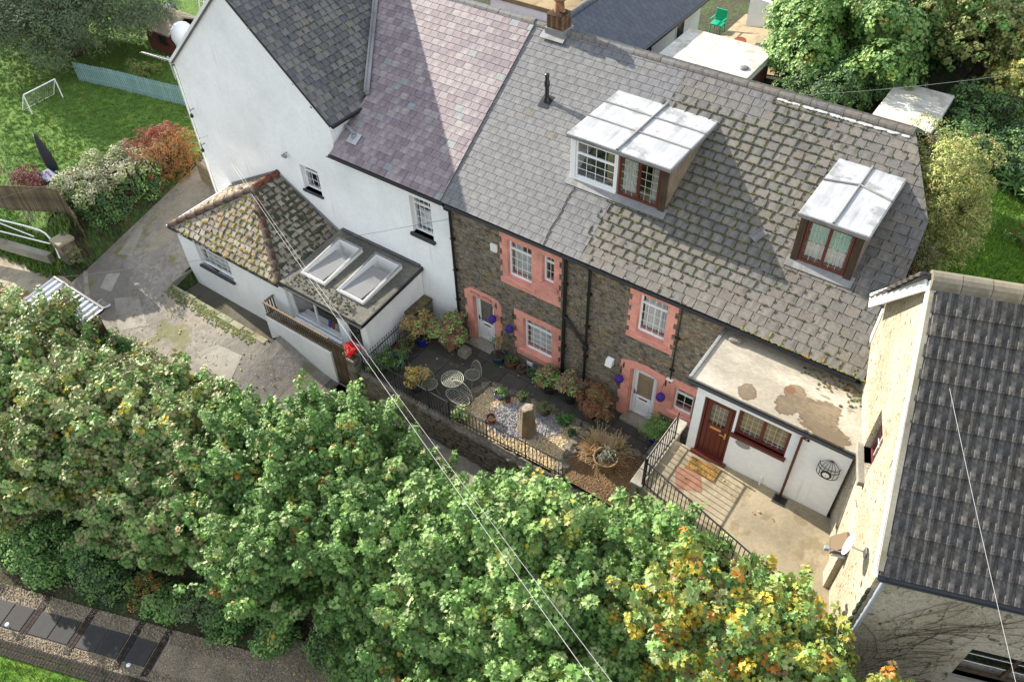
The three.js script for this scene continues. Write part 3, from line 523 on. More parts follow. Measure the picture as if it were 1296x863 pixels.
  ridgeTiles(cotL, V3(-0.5, RY + 0.03, RZ), V3(PARTY, RY + 0.03, RZ), 12, 0.16, [greyTones[3], greyTones[1], oldTones[0]], 5);
  part('gutter', [gutterX(0.08, PARTY, EY - 0.035, EZ + 0.05), bx(0.02, PARTY, EY - 0.2, EY - 0.05, 0.04, 0.22)], M.black, cotL);
  // chimney
  const ch = part('chimney', [bx(0.08, 0.68, 8.6, 9.5, -5.68, -5.2)], M.mortar, cotL);
  const bg = uvw(new RoundedBoxGeometry(0.196, 0.071, 0.1, 1, 0.006)), bm = [[0.5, 0.24, 0.12], [0.58, 0.34, 0.18], [0.44, 0.2, 0.11], [0.55, 0.38, 0.24]].map((c) => std({ color: lin(...c), roughness: 0.9, map: stoneMap }));
  const r = rng(77);
  for (let k = 0; k < 6; k++) { const y = 9.1 + k * 0.075; for (let i = 0; i < 3; i++) { const x = 0.08 + 0.1 + i * 0.2 + (k % 2 ? 0.0 : 0.0); for (const z of [-5.2, -5.68]) { const b = part('brick', bg, bm[Math.floor(r() * 4)], ch); b.position.set(x, y, z + (z > -5.4 ? -0.035 : 0.035)); } } for (let i = 0; i < 2; i++) for (const x of [0.08, 0.68]) { const b = part('brick', bg, bm[Math.floor(r() * 4)], ch); b.rotation.y = Math.PI / 2; b.position.set(x + (x > 0.3 ? -0.035 : 0.035), y, -5.33 - i * 0.22); } }
  part('flashing', [rbx(0.03, 0.73, 8.62, 9.08, -5.73, -5.15, 0.01), bx(-0.06, 0.8, 8.75, 8.9, -5.25, -4.98)].map((q, i) => (i ? q.translate(0, 0, 0).applyMatrix4(new THREE.Matrix4().makeTranslation(0.37, 8.86, -5.1).multiply(new THREE.Matrix4().makeRotationX(Math.atan(SL))).multiply(new THREE.Matrix4().makeScale(1, 0.15, 1)).multiply(new THREE.Matrix4().makeTranslation(-0.37, -8.83, 5.1))) : q)), M.lead, ch);
  part('flaunching', lathe([[0, 0.12], [0.2, 0.1], [0.38, 0.02], [0.4, 0]], 4).rotateY(Math.PI / 4).translate(0.38, 9.5, -5.44), std({ color: lin(0.35, 0.3, 0.16), roughness: 1, map: soilMap }), ch);
  part('chimney_pot', lathe([[0.19, 0], [0.2, 0.03], [0.165, 0.08], [0.14, 0.3], [0.15, 0.34], [0.19, 0.36], [0.19, 0.42], [0.15, 0.43], [0.12, 0.42], [0.11, 0.1]], 20).translate(0.38, 9.54, -5.44), std({ color: lin(0.6, 0.3, 0.16), roughness: 0.8, map: stoneMap }), ch);
  part('pot_cap', [lathe([[0, 0.0], [0.17, 0.005], [0.175, 0.03], [0.1, 0.05], [0, 0.055]], 20).translate(0.38, 10.05, -5.44), rod(V3(0.27, 9.92, -5.44), V3(0.27, 10.06, -5.44), 0.012), rod(V3(0.49, 9.92, -5.44), V3(0.49, 10.06, -5.44), 0.012)], std({ color: lin(0.62, 0.25, 0.18), roughness: 0.7 }), ch);
  // vent pipe
  part('vent_pipe', [lathe([[0.11, -0.1], [0.11, 0.06], [0.065, 0.12], [0.06, 0.45], [0.085, 0.47], [0.085, 0.62], [0.06, 0.66], [0.06, 0.78], [0.075, 0.8], [0.075, 0.86], [0, 0.88]], 14).translate(1.32, 7.8, -3.37), bx(1.14, 1.5, 7.68, 7.7, -3.55, -3.1)].map((q, i) => (i ? q.translate(-1.32, -7.69, 3.33).rotateX(Math.atan(SL)).translate(1.32, 7.79, -3.33) : q)), M.black, cotL);
}
function downpipe(parent, x, y0, y1, z = 0.1, r = 0.045, extra = []) {
  const g = [rod(V3(x, y0, z), V3(x, y1, z), r, 10)]; for (let y = y0 + 0.5; y < y1; y += 1.3) g.push(rbx(x - 0.08, x + 0.08, y, y + 0.06, 0, z + 0.02, 0.01));
  return part('downpipe', [...g, ...extra], M.black, parent);
}
downpipe(cotL, 0.07, -0.2, 5.45, 0.1, 0.045, [tube([V3(0.07, 5.4, 0.1), V3(0.07, 5.55, 0.12), V3(0.09, 5.62, 0.32)], 0.045), rbx(-0.06, 0.22, 5.4, 5.58, 0.02, 0.24, 0.02)]);
downpipe(cotL, 4.31, 0.0, 5.3, 0.1, 0.06, [tube([V3(4.31, 5.25, 0.1), V3(4.31, 5.5, 0.16), V3(4.31, 5.66, 0.34)], 0.05)]);
downpipe(cotR, 5.12, 0.0, 5.4, 0.1, 0.045, [tube([V3(5.12, 5.35, 0.1), V3(5.12, 5.5, 0.16), V3(5.12, 5.66, 0.34)], 0.045), rod(V3(4.5, 3.05, 0.1), V3(5.12, 2.28, 0.1), 0.045, 10), rod(V3(4.31, 3.15, 0.1), V3(4.52, 3.03, 0.1), 0.045, 10), rbx(5.04, 5.2, 2.12, 2.36, 0.04, 0.17, 0.03)]);
downpipe(cotR, 7.965, 2.4, 5.5, 0.06, 0.022);
{
  part('wall', extrude([[PARTY, -1.4], [12.3, -1.4], [12.3, 5.78], [PARTY, 5.78]], 0.4, opR).translate(0, 0, -0.402), M.mortar, cotR);
  part('rear_wall', [bx(PARTY, 11.3, -1.4, 5.8, -11.3, -11.0), bx(12.1, 12.32, -1.4, 5.5, -8, -0.403)], M.mortar, cotR);
  const hr = [[6.38, 3.4, 7.84, 5.6], [6.36, -1, 8.9, 2.5]];
  part('stonework', stones(PARTY + 0.002, 9.42, -0.02, 5.66, [[6.44, 3.44, 7.78, 5.5], [6.42, -1, 7.72, 2.5], [7.72, 0.95, 8.9, 2.5]], 12), M.stoneV, cotR, 'stuff');
  surround(cotR, toothed(6.42, 7.82, 3.48, 5.5, { n: 5 }), [[6.652, 3.743, 7.586, 5.242]]);
  surround(cotR, [[6.4, -0.02], [6.675, -0.02], [6.675, 2.2], [6.9, 2.29], [7.14, 2.32], [7.4, 2.29], [7.605, 2.2], [7.605, -0.02], [7.84, -0.02], [7.84, 0.9], [9.1, 0.9], [9.1, 1.235], [8.115, 1.235], [8.115, 2.32], [9.1, 2.32], [9.1, 2.6], [7.95, 2.6], [7.8, 2.5], [7.5, 2.55], [7.14, 2.6], [6.7, 2.55], [6.33, 2.42], [6.33, 2.1], [6.4, 2.1], [6.4, 1.75], [6.33, 1.75], [6.33, 1.4], [6.4, 1.4], [6.4, 1.05], [6.33, 1.05], [6.33, 0.7], [6.4, 0.7], [6.4, 0.4], [6.33, 0.4], [6.33, 0.1]], []);
  for (const q of [opR[0], opR[2]]) { part('sill', rbx(q[0] - 0.12, q[2] + 0.12, q[1] - 0.13, q[1], -0.05, 0.1, 0.015), M.pink, cotR); reveal(cotR, q[0], q[2], q[1], q[3], M.pink); }
  reveal(cotR, 6.68, 7.6, 0, 2.3, M.pink, -0.3, 0.0, 0.025, false);
  const g = 0.027;
  windowAt(cotR, { x0: 6.653 + g, x1: 7.585 - g, y0: 3.744 + g, y1: 5.241 - g, z: -0.09, transom: 0.25, cols: 4, rows: 3, curtain: [[0, 1, 0, 1, M.lace]] });
  windowAt(cotR, { x0: 8.12 + g, x1: 8.78 - g, y0: 1.24 + g, y1: 2.314 - g, z: -0.09, transom: 0.28, cols: 2, rows: 2 });
  part('wall_panel', bx(6.7, 7.58, 2.2, 2.29, -0.2, -0.1), M.darkSill, cotR);
  upvcDoor(cotR, 6.71, 7.57, 0.1, 2.2, -0.12, 0.42, std({ color: lin(0.36, 0.27, 0.16), roughness: 0.9 }));
  part('doorstep', rbx(6.6, 7.7, -0.08, 0.1, -0.3, 0.3, 0.02), M.concrete, cotR);
  part('vent_hood', extrude([[0, 0], [0.2, 0.02], [0.14, 0.22], [0, 0.26]], 0.22).rotateY(-Math.PI / 2).translate(6.1, 2.0, 0.02), M.whitePaint, cotR);
  part('wall_light', [rbx(7.86, 8.06, 2.52, 2.58, 0.03, 0.12, 0.015)], M.whitePaint, cotR);
  // roof
  const O = V3(0, EY, EZ), outl = [[PARTY + 0.01, 0], [12.75, 0], [12.45, vOfZ(-3.5)], [11.2, SLEN], [PARTY + 0.01, SLEN]];
  deckPrism(outl, O, roofU, roofV, 0.12, M.deckBoard, cotR);
  const skip = (u, v) => { const z = zOfV(v); return z < -1.8 && z > -4.1 && ((u < 6.1) || (u > 10.15 && u < 11.2)); };
  const mats = [...oldTones, ...greyTones];
  const list = slateRoof({ parent: cotR, O, U: roofU, V: roofV, outline: outl, exposure: 0.272, width: 0.352, mats, pick: (u, v, r) => { const z = zOfV(v); if (z < -4.55 && u < 7.55 && !(u < 6.1 && u > 5.1 && z > -4.9)) return 6 + Math.floor(r() * 3); if (v < 1.0) return [1, 3, 0, 3, 4, 1][Math.floor(r() * 6)]; return r() < 0.05 ? 5 : [0, 1, 2, 3, 0, 2, 4][Math.floor(r() * 7)]; }, seed: 22, thick: 0.01, gap: 0.02, wild: 0.8, skip });
  const mossP = (u, v) => { const z = zOfV(v); if (z < -4.5 && u < 7.6) return 0; let p = 0.55 * Math.exp(-Math.pow((u - 7.6) / 1.9, 2)) * sst(0.4, 1.3, v) + 0.25 * sst(9, 6, u) * sst(0.3, 0.5, v); p *= 1 - sst(10.3, 11.5, u) * 0.7; if (v < 1 && u > 8.6) p *= 0.3; return clamp(p, 0.03, 0.85); };
  mossOn(cotR, list, { O, U: roofU, V: roofV, pickP: mossP, seed: 3, cols: mossCols, n: 16, s0: 0.014, s1: 0.05 });
  mossOn(cotR, list, { O, U: roofU, V: roofV, pickP: (u, v) => clamp(mossP(u, v) * 1.4), seed: 4, cols: mossDarkCols, n: 34, s0: 0.016, s1: 0.045, name: 'dark_moss' });
  mossOn(cotR, list.filter((e) => e.v < 0.1 && e.a > 9.6), { O, U: roofU, V: roofV, pickP: () => 0.9, seed: 5, cols: [lin(0.16, 0.2, 0.04), lin(0.1, 0.13, 0.03), lin(0.25, 0.13, 0.04)], n: 16, s0: 0.015, s1: 0.04, name: 'eave_moss' });
  const backV = V3(0, RY - EY, -(RZ - EZ)).normalize();
  part('rear_roof', extrude([[-11.2, 0], [-PARTY, 0], [-PARTY, SLEN], [-11.2, SLEN]], 0.1).applyMatrix4(new THREE.Matrix4().makeBasis(V3(-1, 0, 0), backV, V3(-1, 0, 0).cross(backV)).setPosition(0, EY, 2 * RZ - EZ)), oldTones[2], cotR);
  ridgeTiles(cotR, V3(PARTY, RY + 0.03, RZ), V3(11.2, RY + 0.03, RZ), 14, 0.16, [oldTones[0], oldTones[2], oldTones[4]], 6);
  { const r = rng(8), ml = []; for (let i = 0; i < 60; i++) { const x = lerp(7.7, 11.1, r()); ml.push(rock(0.06 + r() * 0.09, 0.02, 0.05 + r() * 0.05, i, 0).translate(x, roofAt(-5.25) + 0.03, -5.27 - r() * 0.05)); } part('ridge_mortar', ml, std({ color: lin(0.42, 0.42, 0.4), roughness: 1 }), cotR); }
  part('gutter', [gutterX(PARTY, 12.6, EY - 0.035, EZ + 0.05), bx(PARTY, 9.3, EY - 0.2, EY - 0.05, 0.04, 0.22)], M.black, cotR);
}
// ---- dormers
M.cheek = std({ color: lin(0.42, 0.37, 0.3), roughness: 0.9, map: woodMap, bumpMap: bumpFine, bumpScale: 0.006 });
function dormer(parent, x0, x1, z, top, zb, kind) {
  const yb = roofAt(z) - 0.1, t = 0.09;
  const cheekR = kind !== 'white';
  const frontY0 = roofAt(z);
  // side walls, triangular in profile
  const side = (x, w) => extrude([[z, yb - 0.1], [z, top - t], [zb - 0.1, top - t], [zb - 0.1, roofAt(zb) - 0.25]].map(([a, b]) => [-a, b]), w).applyMatrix4(new THREE.Matrix4().makeBasis(V3(0, 0, -1), V3(0, 1, 0), V3(1, 0, 0))).translate(x, 0, 0);
  const d = part('dormer', [side(x0, 0.09), side(x1 - 0.09, 0.09), bx(x0 + 0.09, x1 - 0.09, frontY0 - 0.12, frontY0 + 0.13, z - 0.12, z - 0.03), bx(x0 + 0.09, x1 - 0.09, top - 0.2, top - t, z - 0.12, z - 0.03)], kind === 'white' ? M.whitePaint : M.cheek, parent);
  d.userData.label = kind === 'white' ? 'dormer half with white frame and grid of panes' : 'dormer with brown casements under pale lead roof';
  // weatherboards on the visible cheek
  if (cheekR) for (let k = 0; k < 7; k++) { const y0 = frontY0 - 0.1 + k * 0.23, y1 = y0 + 0.215; if (y0 > top - t) break; const zr = Math.min(z, EZ - (y0 - EY) / SL); const zEnd = EZ - (Math.min(y1, top - t) - EY) / SL - 0.1; part('cheek_board', bx(x1, x1 + 0.022, y0, Math.min(y1, top - t - 0.01), Math.min(zEnd, z - 0.2), z - 0.1), M.cheek, d); }
  // lead roof with rolls
  const roof = part('lead_roof', rbx(x0 - (kind === 'brown_half' ? 0 : 0.1), x1 + (kind === 'white' ? 0 : 0.12), top - t, top, zb - 0.15, z + 0.13, 0.02), M.leadPale, d);
  const rl = (a, b, r = 0.035) => part('lead_roll', rod(a, b, r, 8), M.lead, d);
  const xa = x0 - (kind === 'brown_half' ? 0 : 0.1), xb = x1 + (kind === 'white' ? 0 : 0.12);
  if (kind === 'single') { const cx = (x0 + x1) / 2, cz = lerp(z, zb, 0.5); rl(V3(cx, top + 0.01, zb - 0.1), V3(cx, top + 0.01, z + 0.12)); rl(V3(xa, top + 0.01, cz - 0.1), V3(cx, top + 0.01, cz - 0.35)); rl(V3(xb, top + 0.01, cz - 0.1), V3(cx, top + 0.01, cz - 0.35)); } else {
    for (const f of [0.36, 0.7]) rl(V3(xa, top + 0.01, lerp(z, zb, f)), V3(xb, top + 0.01, lerp(z, zb, f)), 0.028);
    if (kind === 'white') rl(V3(x1, top + 0.012, zb - 0.12), V3(x1, top + 0.012, z + 0.13), 0.04);
  }
  part('drip_edge', [rbx(xa - 0.012, xb + 0.012, top - t - 0.03, top - 0.02, z + 0.132, z + 0.15, 0.004)], M.lead, d);
  if (cheekR) part('lead_edge', [rbx(xb + 0.001, xb + 0.02, top - t - 0.04, top - 0.012, zb - 0.05, z + 0.12, 0.004)], M.lead, d);
  // apron flashing lying on the slates below
  const ap = extrude([[xa, -0.22], [xb, -0.22], [xb, 0.1], [xa, 0.1]], 0.02).applyMatrix4(new THREE.Matrix4().makeBasis(roofU, roofV, roofN).setPosition(0, roofAt(z) + 0.03, z + 0.005));
  part('apron_flashing', ap, M.lead, d);
  // windows
  const wy0 = frontY0 + 0.13, wy1 = top - 0.2;
  if (kind === 'white') {
    part('corner_post', rbx(x0 - 0.02, x0 + 0.14, frontY0 - 0.05, top - t, z - 0.03, z + 0.03, 0.01), M.whitePaint, d);
    part('lower_board', rbx(x0 + 0.14, x1, frontY0 - 0.06, wy0, z - 0.03, z + 0.022, 0.01), M.whitePaint, d);
    wDorm(d, { x0: x0 + 0.15, x1: x1 - 0.05, y0: wy0 + 0.01, y1: wy1, z: z + 0.015, transom: 0.33, cols: 4, rows: 3, mat: M.upvc, curtain: [[0.75, 1, 0, 0.9, M.creamCurtain]] });
  } else {
    part('corner_post', rbx(x1 - 0.16, x1 + 0.03, frontY0 - 0.05, top - t, z - 0.03, z + 0.035, 0.012), M.woodDark, d);
    if (kind === 'single') part('corner_post', rbx(x0 - 0.03, x0 + 0.15, frontY0 - 0.05, top - t, z - 0.03, z + 0.035, 0.012), M.woodDark, d);
    const a = x0 + (kind === 'single' ? 0.16 : 0.04), b = x1 - 0.17;
    wDorm(d, { x0: a, x1: b, y0: wy0 - 0.06, y1: wy1 + 0.02, z: z + 0.012, f: 0.07, cols: 3, rows: kind === 'single' ? 5 : 5, mullions: [(a + b) / 2], mat: M.brown, barMat: std({ color: lin(0.45, 0.42, 0.3), roughness: 0.5 }), bars: 0.012, curtain: kind === 'single' ? [[0.02, 0.48, 0.45, 1, M.tealBlind, 'blind'], [0.52, 0.98, 0.45, 1, M.tealBlind, 'blind'], [0, 1, 0, 0.4, M.lace, 'net_curtain']] : [[0, 0.36, 0, 1, M.lace], [0.8, 1, 0, 1, M.lace]] });
  }
}
// inside a dormer the window's pieces sit directly under the dormer, one level down
function wDorm(d, o) {
  const holder = new THREE.Group(); windowAt(holder, o); const w = holder.children[0];
  for (const c of [...w.children]) { w.remove(c); d.add(c); }
  w.name = 'window_frame'; d.add(w);
}
dormer(cotL, 3.348, 4.83, -1.587, 8.311, -4.283, 'white');
dormer(cotR, 4.835, 6.312, -1.59, 8.309, -4.283, 'brown_half');
dormer(cotR, 9.936, 11.424, -1.63, 8.327, -4.427, 'single');
solo('loose_slate', [slateUnits[2].clone().scale(0.26, 0.4, 0.012).applyMatrix4(new THREE.Matrix4().makeRotationZ(-0.45)).applyMatrix4(new THREE.Matrix4().makeRotationX(-0.06)).applyMatrix4(new THREE.Matrix4().makeBasis(roofU, roofV, roofN).setPosition(8.72, roofAt(-1.75) + 0.06, -1.75))], greyTones[3], 'pale loose slate lying askew on the mossy roof', 'slate');
solo('roof_cable', tube([[3.62, -1.5], [3.58, -1.1], [3.62, -0.6], [3.6, -0.1], [3.66, 0.3]].map(([x, z]) => V3(x, roofAt(z) + 0.035, z)), 0.012, 20), M.cableDark, 'thin black cable running down the slates below the white dormer', 'cable');

// ---------------------------------------------------------------- flat-roofed white porch annexe
{
  const x0 = 9.43, x1 = 13.3, zf = 1.984, yg = 2.6, yt = 5.28;
  const t = thing('porch_annexe', 'white rendered porch with flat stained roof and brown front door', 'building', [11.3, 2.5, 1.0]);
  const door = [9.66, 2.62, 10.5, 4.78], win = [10.56, 3.98, 11.88, 4.88];
  part('wall', [extrude([[x0, -1.4], [x1, -1.4], [x1, yt], [x0, yt]], 0.22, [door, win]).translate(0, 0, zf - 0.22), bx(x0, x0 + 0.22, -1.4, yt, 0.03, zf - 0.222), bx(x1 - 0.3, x1, -1.4, yt, 0.03, zf - 0.222)], M.white, t);
  part('inner_wall', [bx(x0 + 0.23, x1 - 0.31, 2.4, 5.2, 0.05, 0.1), bx(x0 + 0.23, x1 - 0.31, 2.45, 2.55, 0.1, zf - 0.24)], M.room, t);
  // the roof with its puddle stains (print of dirt on felt)
  const stain = tex(1024, 1, (u, v) => {
    const X = lerp(9.25, 13.4, u), Z = lerp(0.1, 2.15, v), n = fbm(u, v, 7, 5) - 0.5, m = fbm(v, u, 60, 3) - 0.5, p = fbm(u + 0.2, v + 0.6, 4, 4) - 0.5;
    let c = mix3([196, 190, 176], [168, 161, 146], clamp(0.5 + p * 2.4)); const k = 1 + m * 0.22 + n * 0.1; c = c.map((x) => x * k);
    const el = (x, z, a, b, rot = 0) => { const dx = X - x, dz = Z - z, cx = Math.cos(rot) * dx + Math.sin(rot) * dz, cz = -Math.sin(rot) * dx + Math.cos(rot) * dz; return Math.hypot(cx / a, cz / b) + n * 0.55; };
    const rag = (fbm(v + 0.1, u + 0.3, 30, 4) - 0.5) * 0.5; const s = rag + Math.min(el(10.56, 1.8, 0.24, 0.3), el(11.5, 1.62, 0.27, 0.34), el(11.5, 1.2, 0.26, 0.24), el(11.95, 1.45, 0.3, 0.3), el(12.3, 1.55, 0.42, 0.55), el(12.65, 1.95, 0.45, 0.3));
    const w = clamp((1.02 - s) * 14); c = mix3(c, mix3([128, 110, 84], [96, 80, 60], clamp(0.5 + m * 3 + p * 3)), w * (0.72 + 0.25 * clamp((s - 0.8) * 6)));
    const rust = clamp((1.0 - el(11.4, 1.18, 0.12, 0.14)) * 9); c = mix3(c, [128, 82, 58], rust * 0.7);
    const dr = clamp((fbm(u, v, 20, 4) - 0.6) * 8) * clamp((X - 11.2) * 0.8) * clamp((1.3 - Z) * 2); return mix3(c, [84, 84, 52], dr * 0.8);
  });
  stain.repeat.set(1, 1);
  const rg = rbx(9.25, 13.45, yt, yt + 0.1, 0.03, 2.14, 0.02), uv = rg.attributes.uv, rp = rg.attributes.position; for (let i = 0; i < uv.count; i++) uv.setXY(i, (rp.getX(i) - 9.25) / 4.15, (rp.getZ(i) - 0.1) / 2.05);
  part('flat_roof', rg, std({ map: stain, roughness: 0.8, bumpMap: bumpFine, bumpScale: 0.004, color: lin(0.74, 0.73, 0.71) }), t);
  part('roof_edging', [rbx(9.2, 9.29, yt - 0.02, yt + 0.15, 0.05, 2.16, 0.02)], M.lead, t);
  part('gutter', [gutterX(9.2, 13.4, yt + 0.05, 2.22, 0.06), bx(9.25, 13.35, yt - 0.1, yt + 0.02, 2.0, 2.1)], M.black, t);
  const dp = part('downpipe', [rod(V3(12.13, 2.6, 2.08), V3(12.13, 4.95, 2.08), 0.035, 10), tube([V3(12.13, 4.9, 2.08), V3(12.14, 5.05, 2.1), V3(12.3, 5.16, 2.2)], 0.035)], M.maroon, t);
  // door
  const d = part('door', [rbx(door[0] + 0.002, door[0] + 0.07, door[1], door[3], zf - 0.14, zf - 0.04), rbx(door[2] - 0.07, door[2] - 0.002, door[1], door[3], zf - 0.14, zf - 0.04), rbx(door[0] + 0.07, door[2] - 0.07, door[3] - 0.07, door[3] - 0.002, zf - 0.14, zf - 0.04), rbx(9.74, 9.86, 2.66, 4.7, zf - 0.12, zf - 0.06), rbx(10.3, 10.42, 2.66, 4.7, zf - 0.12, zf - 0.06), rbx(9.86, 10.3, 2.66, 3.82, zf - 0.12, zf - 0.065), rbx(9.86, 10.3, 4.58, 4.7, zf - 0.12, zf - 0.06)], M.brown, t);
  for (let k = 0; k < 3; k++) part('door_panel', rbx(9.89 + k * 0.14, 10.01 + k * 0.14, 2.78, 3.5, zf - 0.07, zf - 0.055, 0.01), M.brown, d);
  part('pane', bx(9.86, 10.3, 3.82, 4.58, zf - 0.1, zf - 0.094), M.glass, d);
  const lm = std({ color: lin(0.5, 0.47, 0.33), roughness: 0.5 });
  part('leading', [...[1, 2, 3].map((k) => bx(9.86 + k * 0.11 - 0.005, 9.86 + k * 0.11 + 0.005, 3.82, 4.58, zf - 0.092, zf - 0.086)), ...[1, 2, 3].map((k) => bx(9.86, 10.3, 3.82 + k * 0.19 - 0.005, 3.82 + k * 0.19 + 0.005, zf - 0.091, zf - 0.087))], lm, d);
  const brass = std({ color: lin(0.8, 0.55, 0.2), metalness: 0.9, roughness: 0.25 });
  part('letterbox', rbx(9.93, 10.23, 3.68, 3.76, zf - 0.062, zf - 0.045, 0.008), brass, d);
  part('handle', [rbx(10.34, 10.39, 3.5, 3.72, zf - 0.06, zf - 0.045, 0.006), rod(V3(10.36, 3.64, zf - 0.01), V3(10.22, 3.64, zf - 0.01), 0.012), rod(V3(10.36, 3.64, zf - 0.05), V3(10.36, 3.64, zf - 0.01), 0.012)], brass, d);
  part('door_sill', rbx(9.6, 10.6, 2.6, 2.66, zf - 0.15, zf + 0.12, 0.012), M.brown, d);
  part('blind', bx(9.8, 10.36, 3.8, 4.6, zf - 0.2, zf - 0.19), std({ color: lin(0.22, 0.2, 0.16), roughness: 1 }), d);
  const w = windowAt(t, { x0: win[0] + 0.002, x1: win[2] - 0.002, y0: win[1] + 0.002, y1: win[3] - 0.002, z: zf - 0.04, f: 0.075, cols: 4, rows: 4, mullions: [11.22], mat: M.brown, barMat: lm, bars: 0.011, curtain: [[0, 1, 0, 1, std({ color: lin(0.3, 0.24, 0.13), roughness: 1 }), 'blind']], sill: { o: 0.06, h: 0.09, z: zf + 0.1, mat: M.brown } });
  part('oval_plaque', lathe([[0, 0.02], [0.15, 0.018], [0.19, 0.012], [0.2, 0]], 24).scale(1, 1, 0.6).rotateX(Math.PI / 2).translate(10.86, 3.7, zf + 0.002), std({ color: lin(0.3, 0.29, 0.26), roughness: 0.5 }), t);
  part('waste_pipe', [rod(V3(11.55, 2.6, zf + 0.05), V3(11.55, 2.85, zf + 0.05), 0.03), tube([V3(11.55, 2.82, zf + 0.05), V3(11.55, 2.9, zf + 0.03), V3(11.55, 2.92, zf - 0.02)], 0.03)], M.whitePaint, t);
  { const r = rng(3), lv = []; for (let i = 0; i < 90; i++) { const x = lerp(11.2, 13.2, Math.sqrt(r())), z = 0.25 + r() * r() * 0.8; lv.push(tint(rock(0.02 + r() * 0.04, 0.01 + r() * 0.015, 0.02 + r() * 0.035, i, 0).translate(x, yt + 0.11, z), [lin(0.1, 0.12, 0.03), lin(0.2, 0.13, 0.06), lin(0.06, 0.06, 0.03)][i % 3])); } part('roof_debris', lv, std({ vertexColors: true, roughness: 1 }), t, 'stuff'); }
  solo('stone_block', [rock(0.17, 0.07, 0.1, 9, 1).translate(9.62, yt + 0.16, 0.42)], M.concrete, 'small pale stone block lying on the porch roof', 'stone');
  // wire birdcage wall basket with a round clock-like disc
  const c = thing('wall_basket', 'black wire cage ornament with white disc hung on the white wall', 'wall ornament', [12.92, 4.34, zf + 0.02]);
  const wires = [], cx = 12.92, cy = 4.36, Z = zf + 0.03, pt = (u, v, o) => V3(cx + u, cy + v, Z + o);
  for (let k = -3; k <= 3; k++) { const u = k / 3 * 0.24, o = Math.sqrt(1 - (k / 3.3) ** 2) * 0.16; wires.push(tube([pt(u, -0.24, 0), pt(u, -0.2, o), pt(u, 0.12, o), pt(u * 0.6, 0.24, o * 0.5), pt(0, 0.3, 0)], 0.007, 14, 5)); }
  for (const v of [-0.2, 0.02, 0.14]) { const p = []; for (let k = 0; k <= 10; k++) { const a = Math.PI * k / 10; p.push(pt(-Math.cos(a) * 0.25, v, Math.sin(a) * 0.17)); } wires.push(tube(p, 0.009, 20, 5)); }
  part('wire_frame', wires, M.blackIron, c);
  part('disc', lathe([[0, 0.02], [0.08, 0.018], [0.085, 0]], 20).rotateX(Math.PI / 2).translate(cx, cy - 0.06, Z + 0.17), M.whitePaint, c);
  part('disc_ring', new THREE.TorusGeometry(0.105, 0.025, 8, 20).translate(cx, cy - 0.06, Z + 0.17), M.blackIron, c);
}
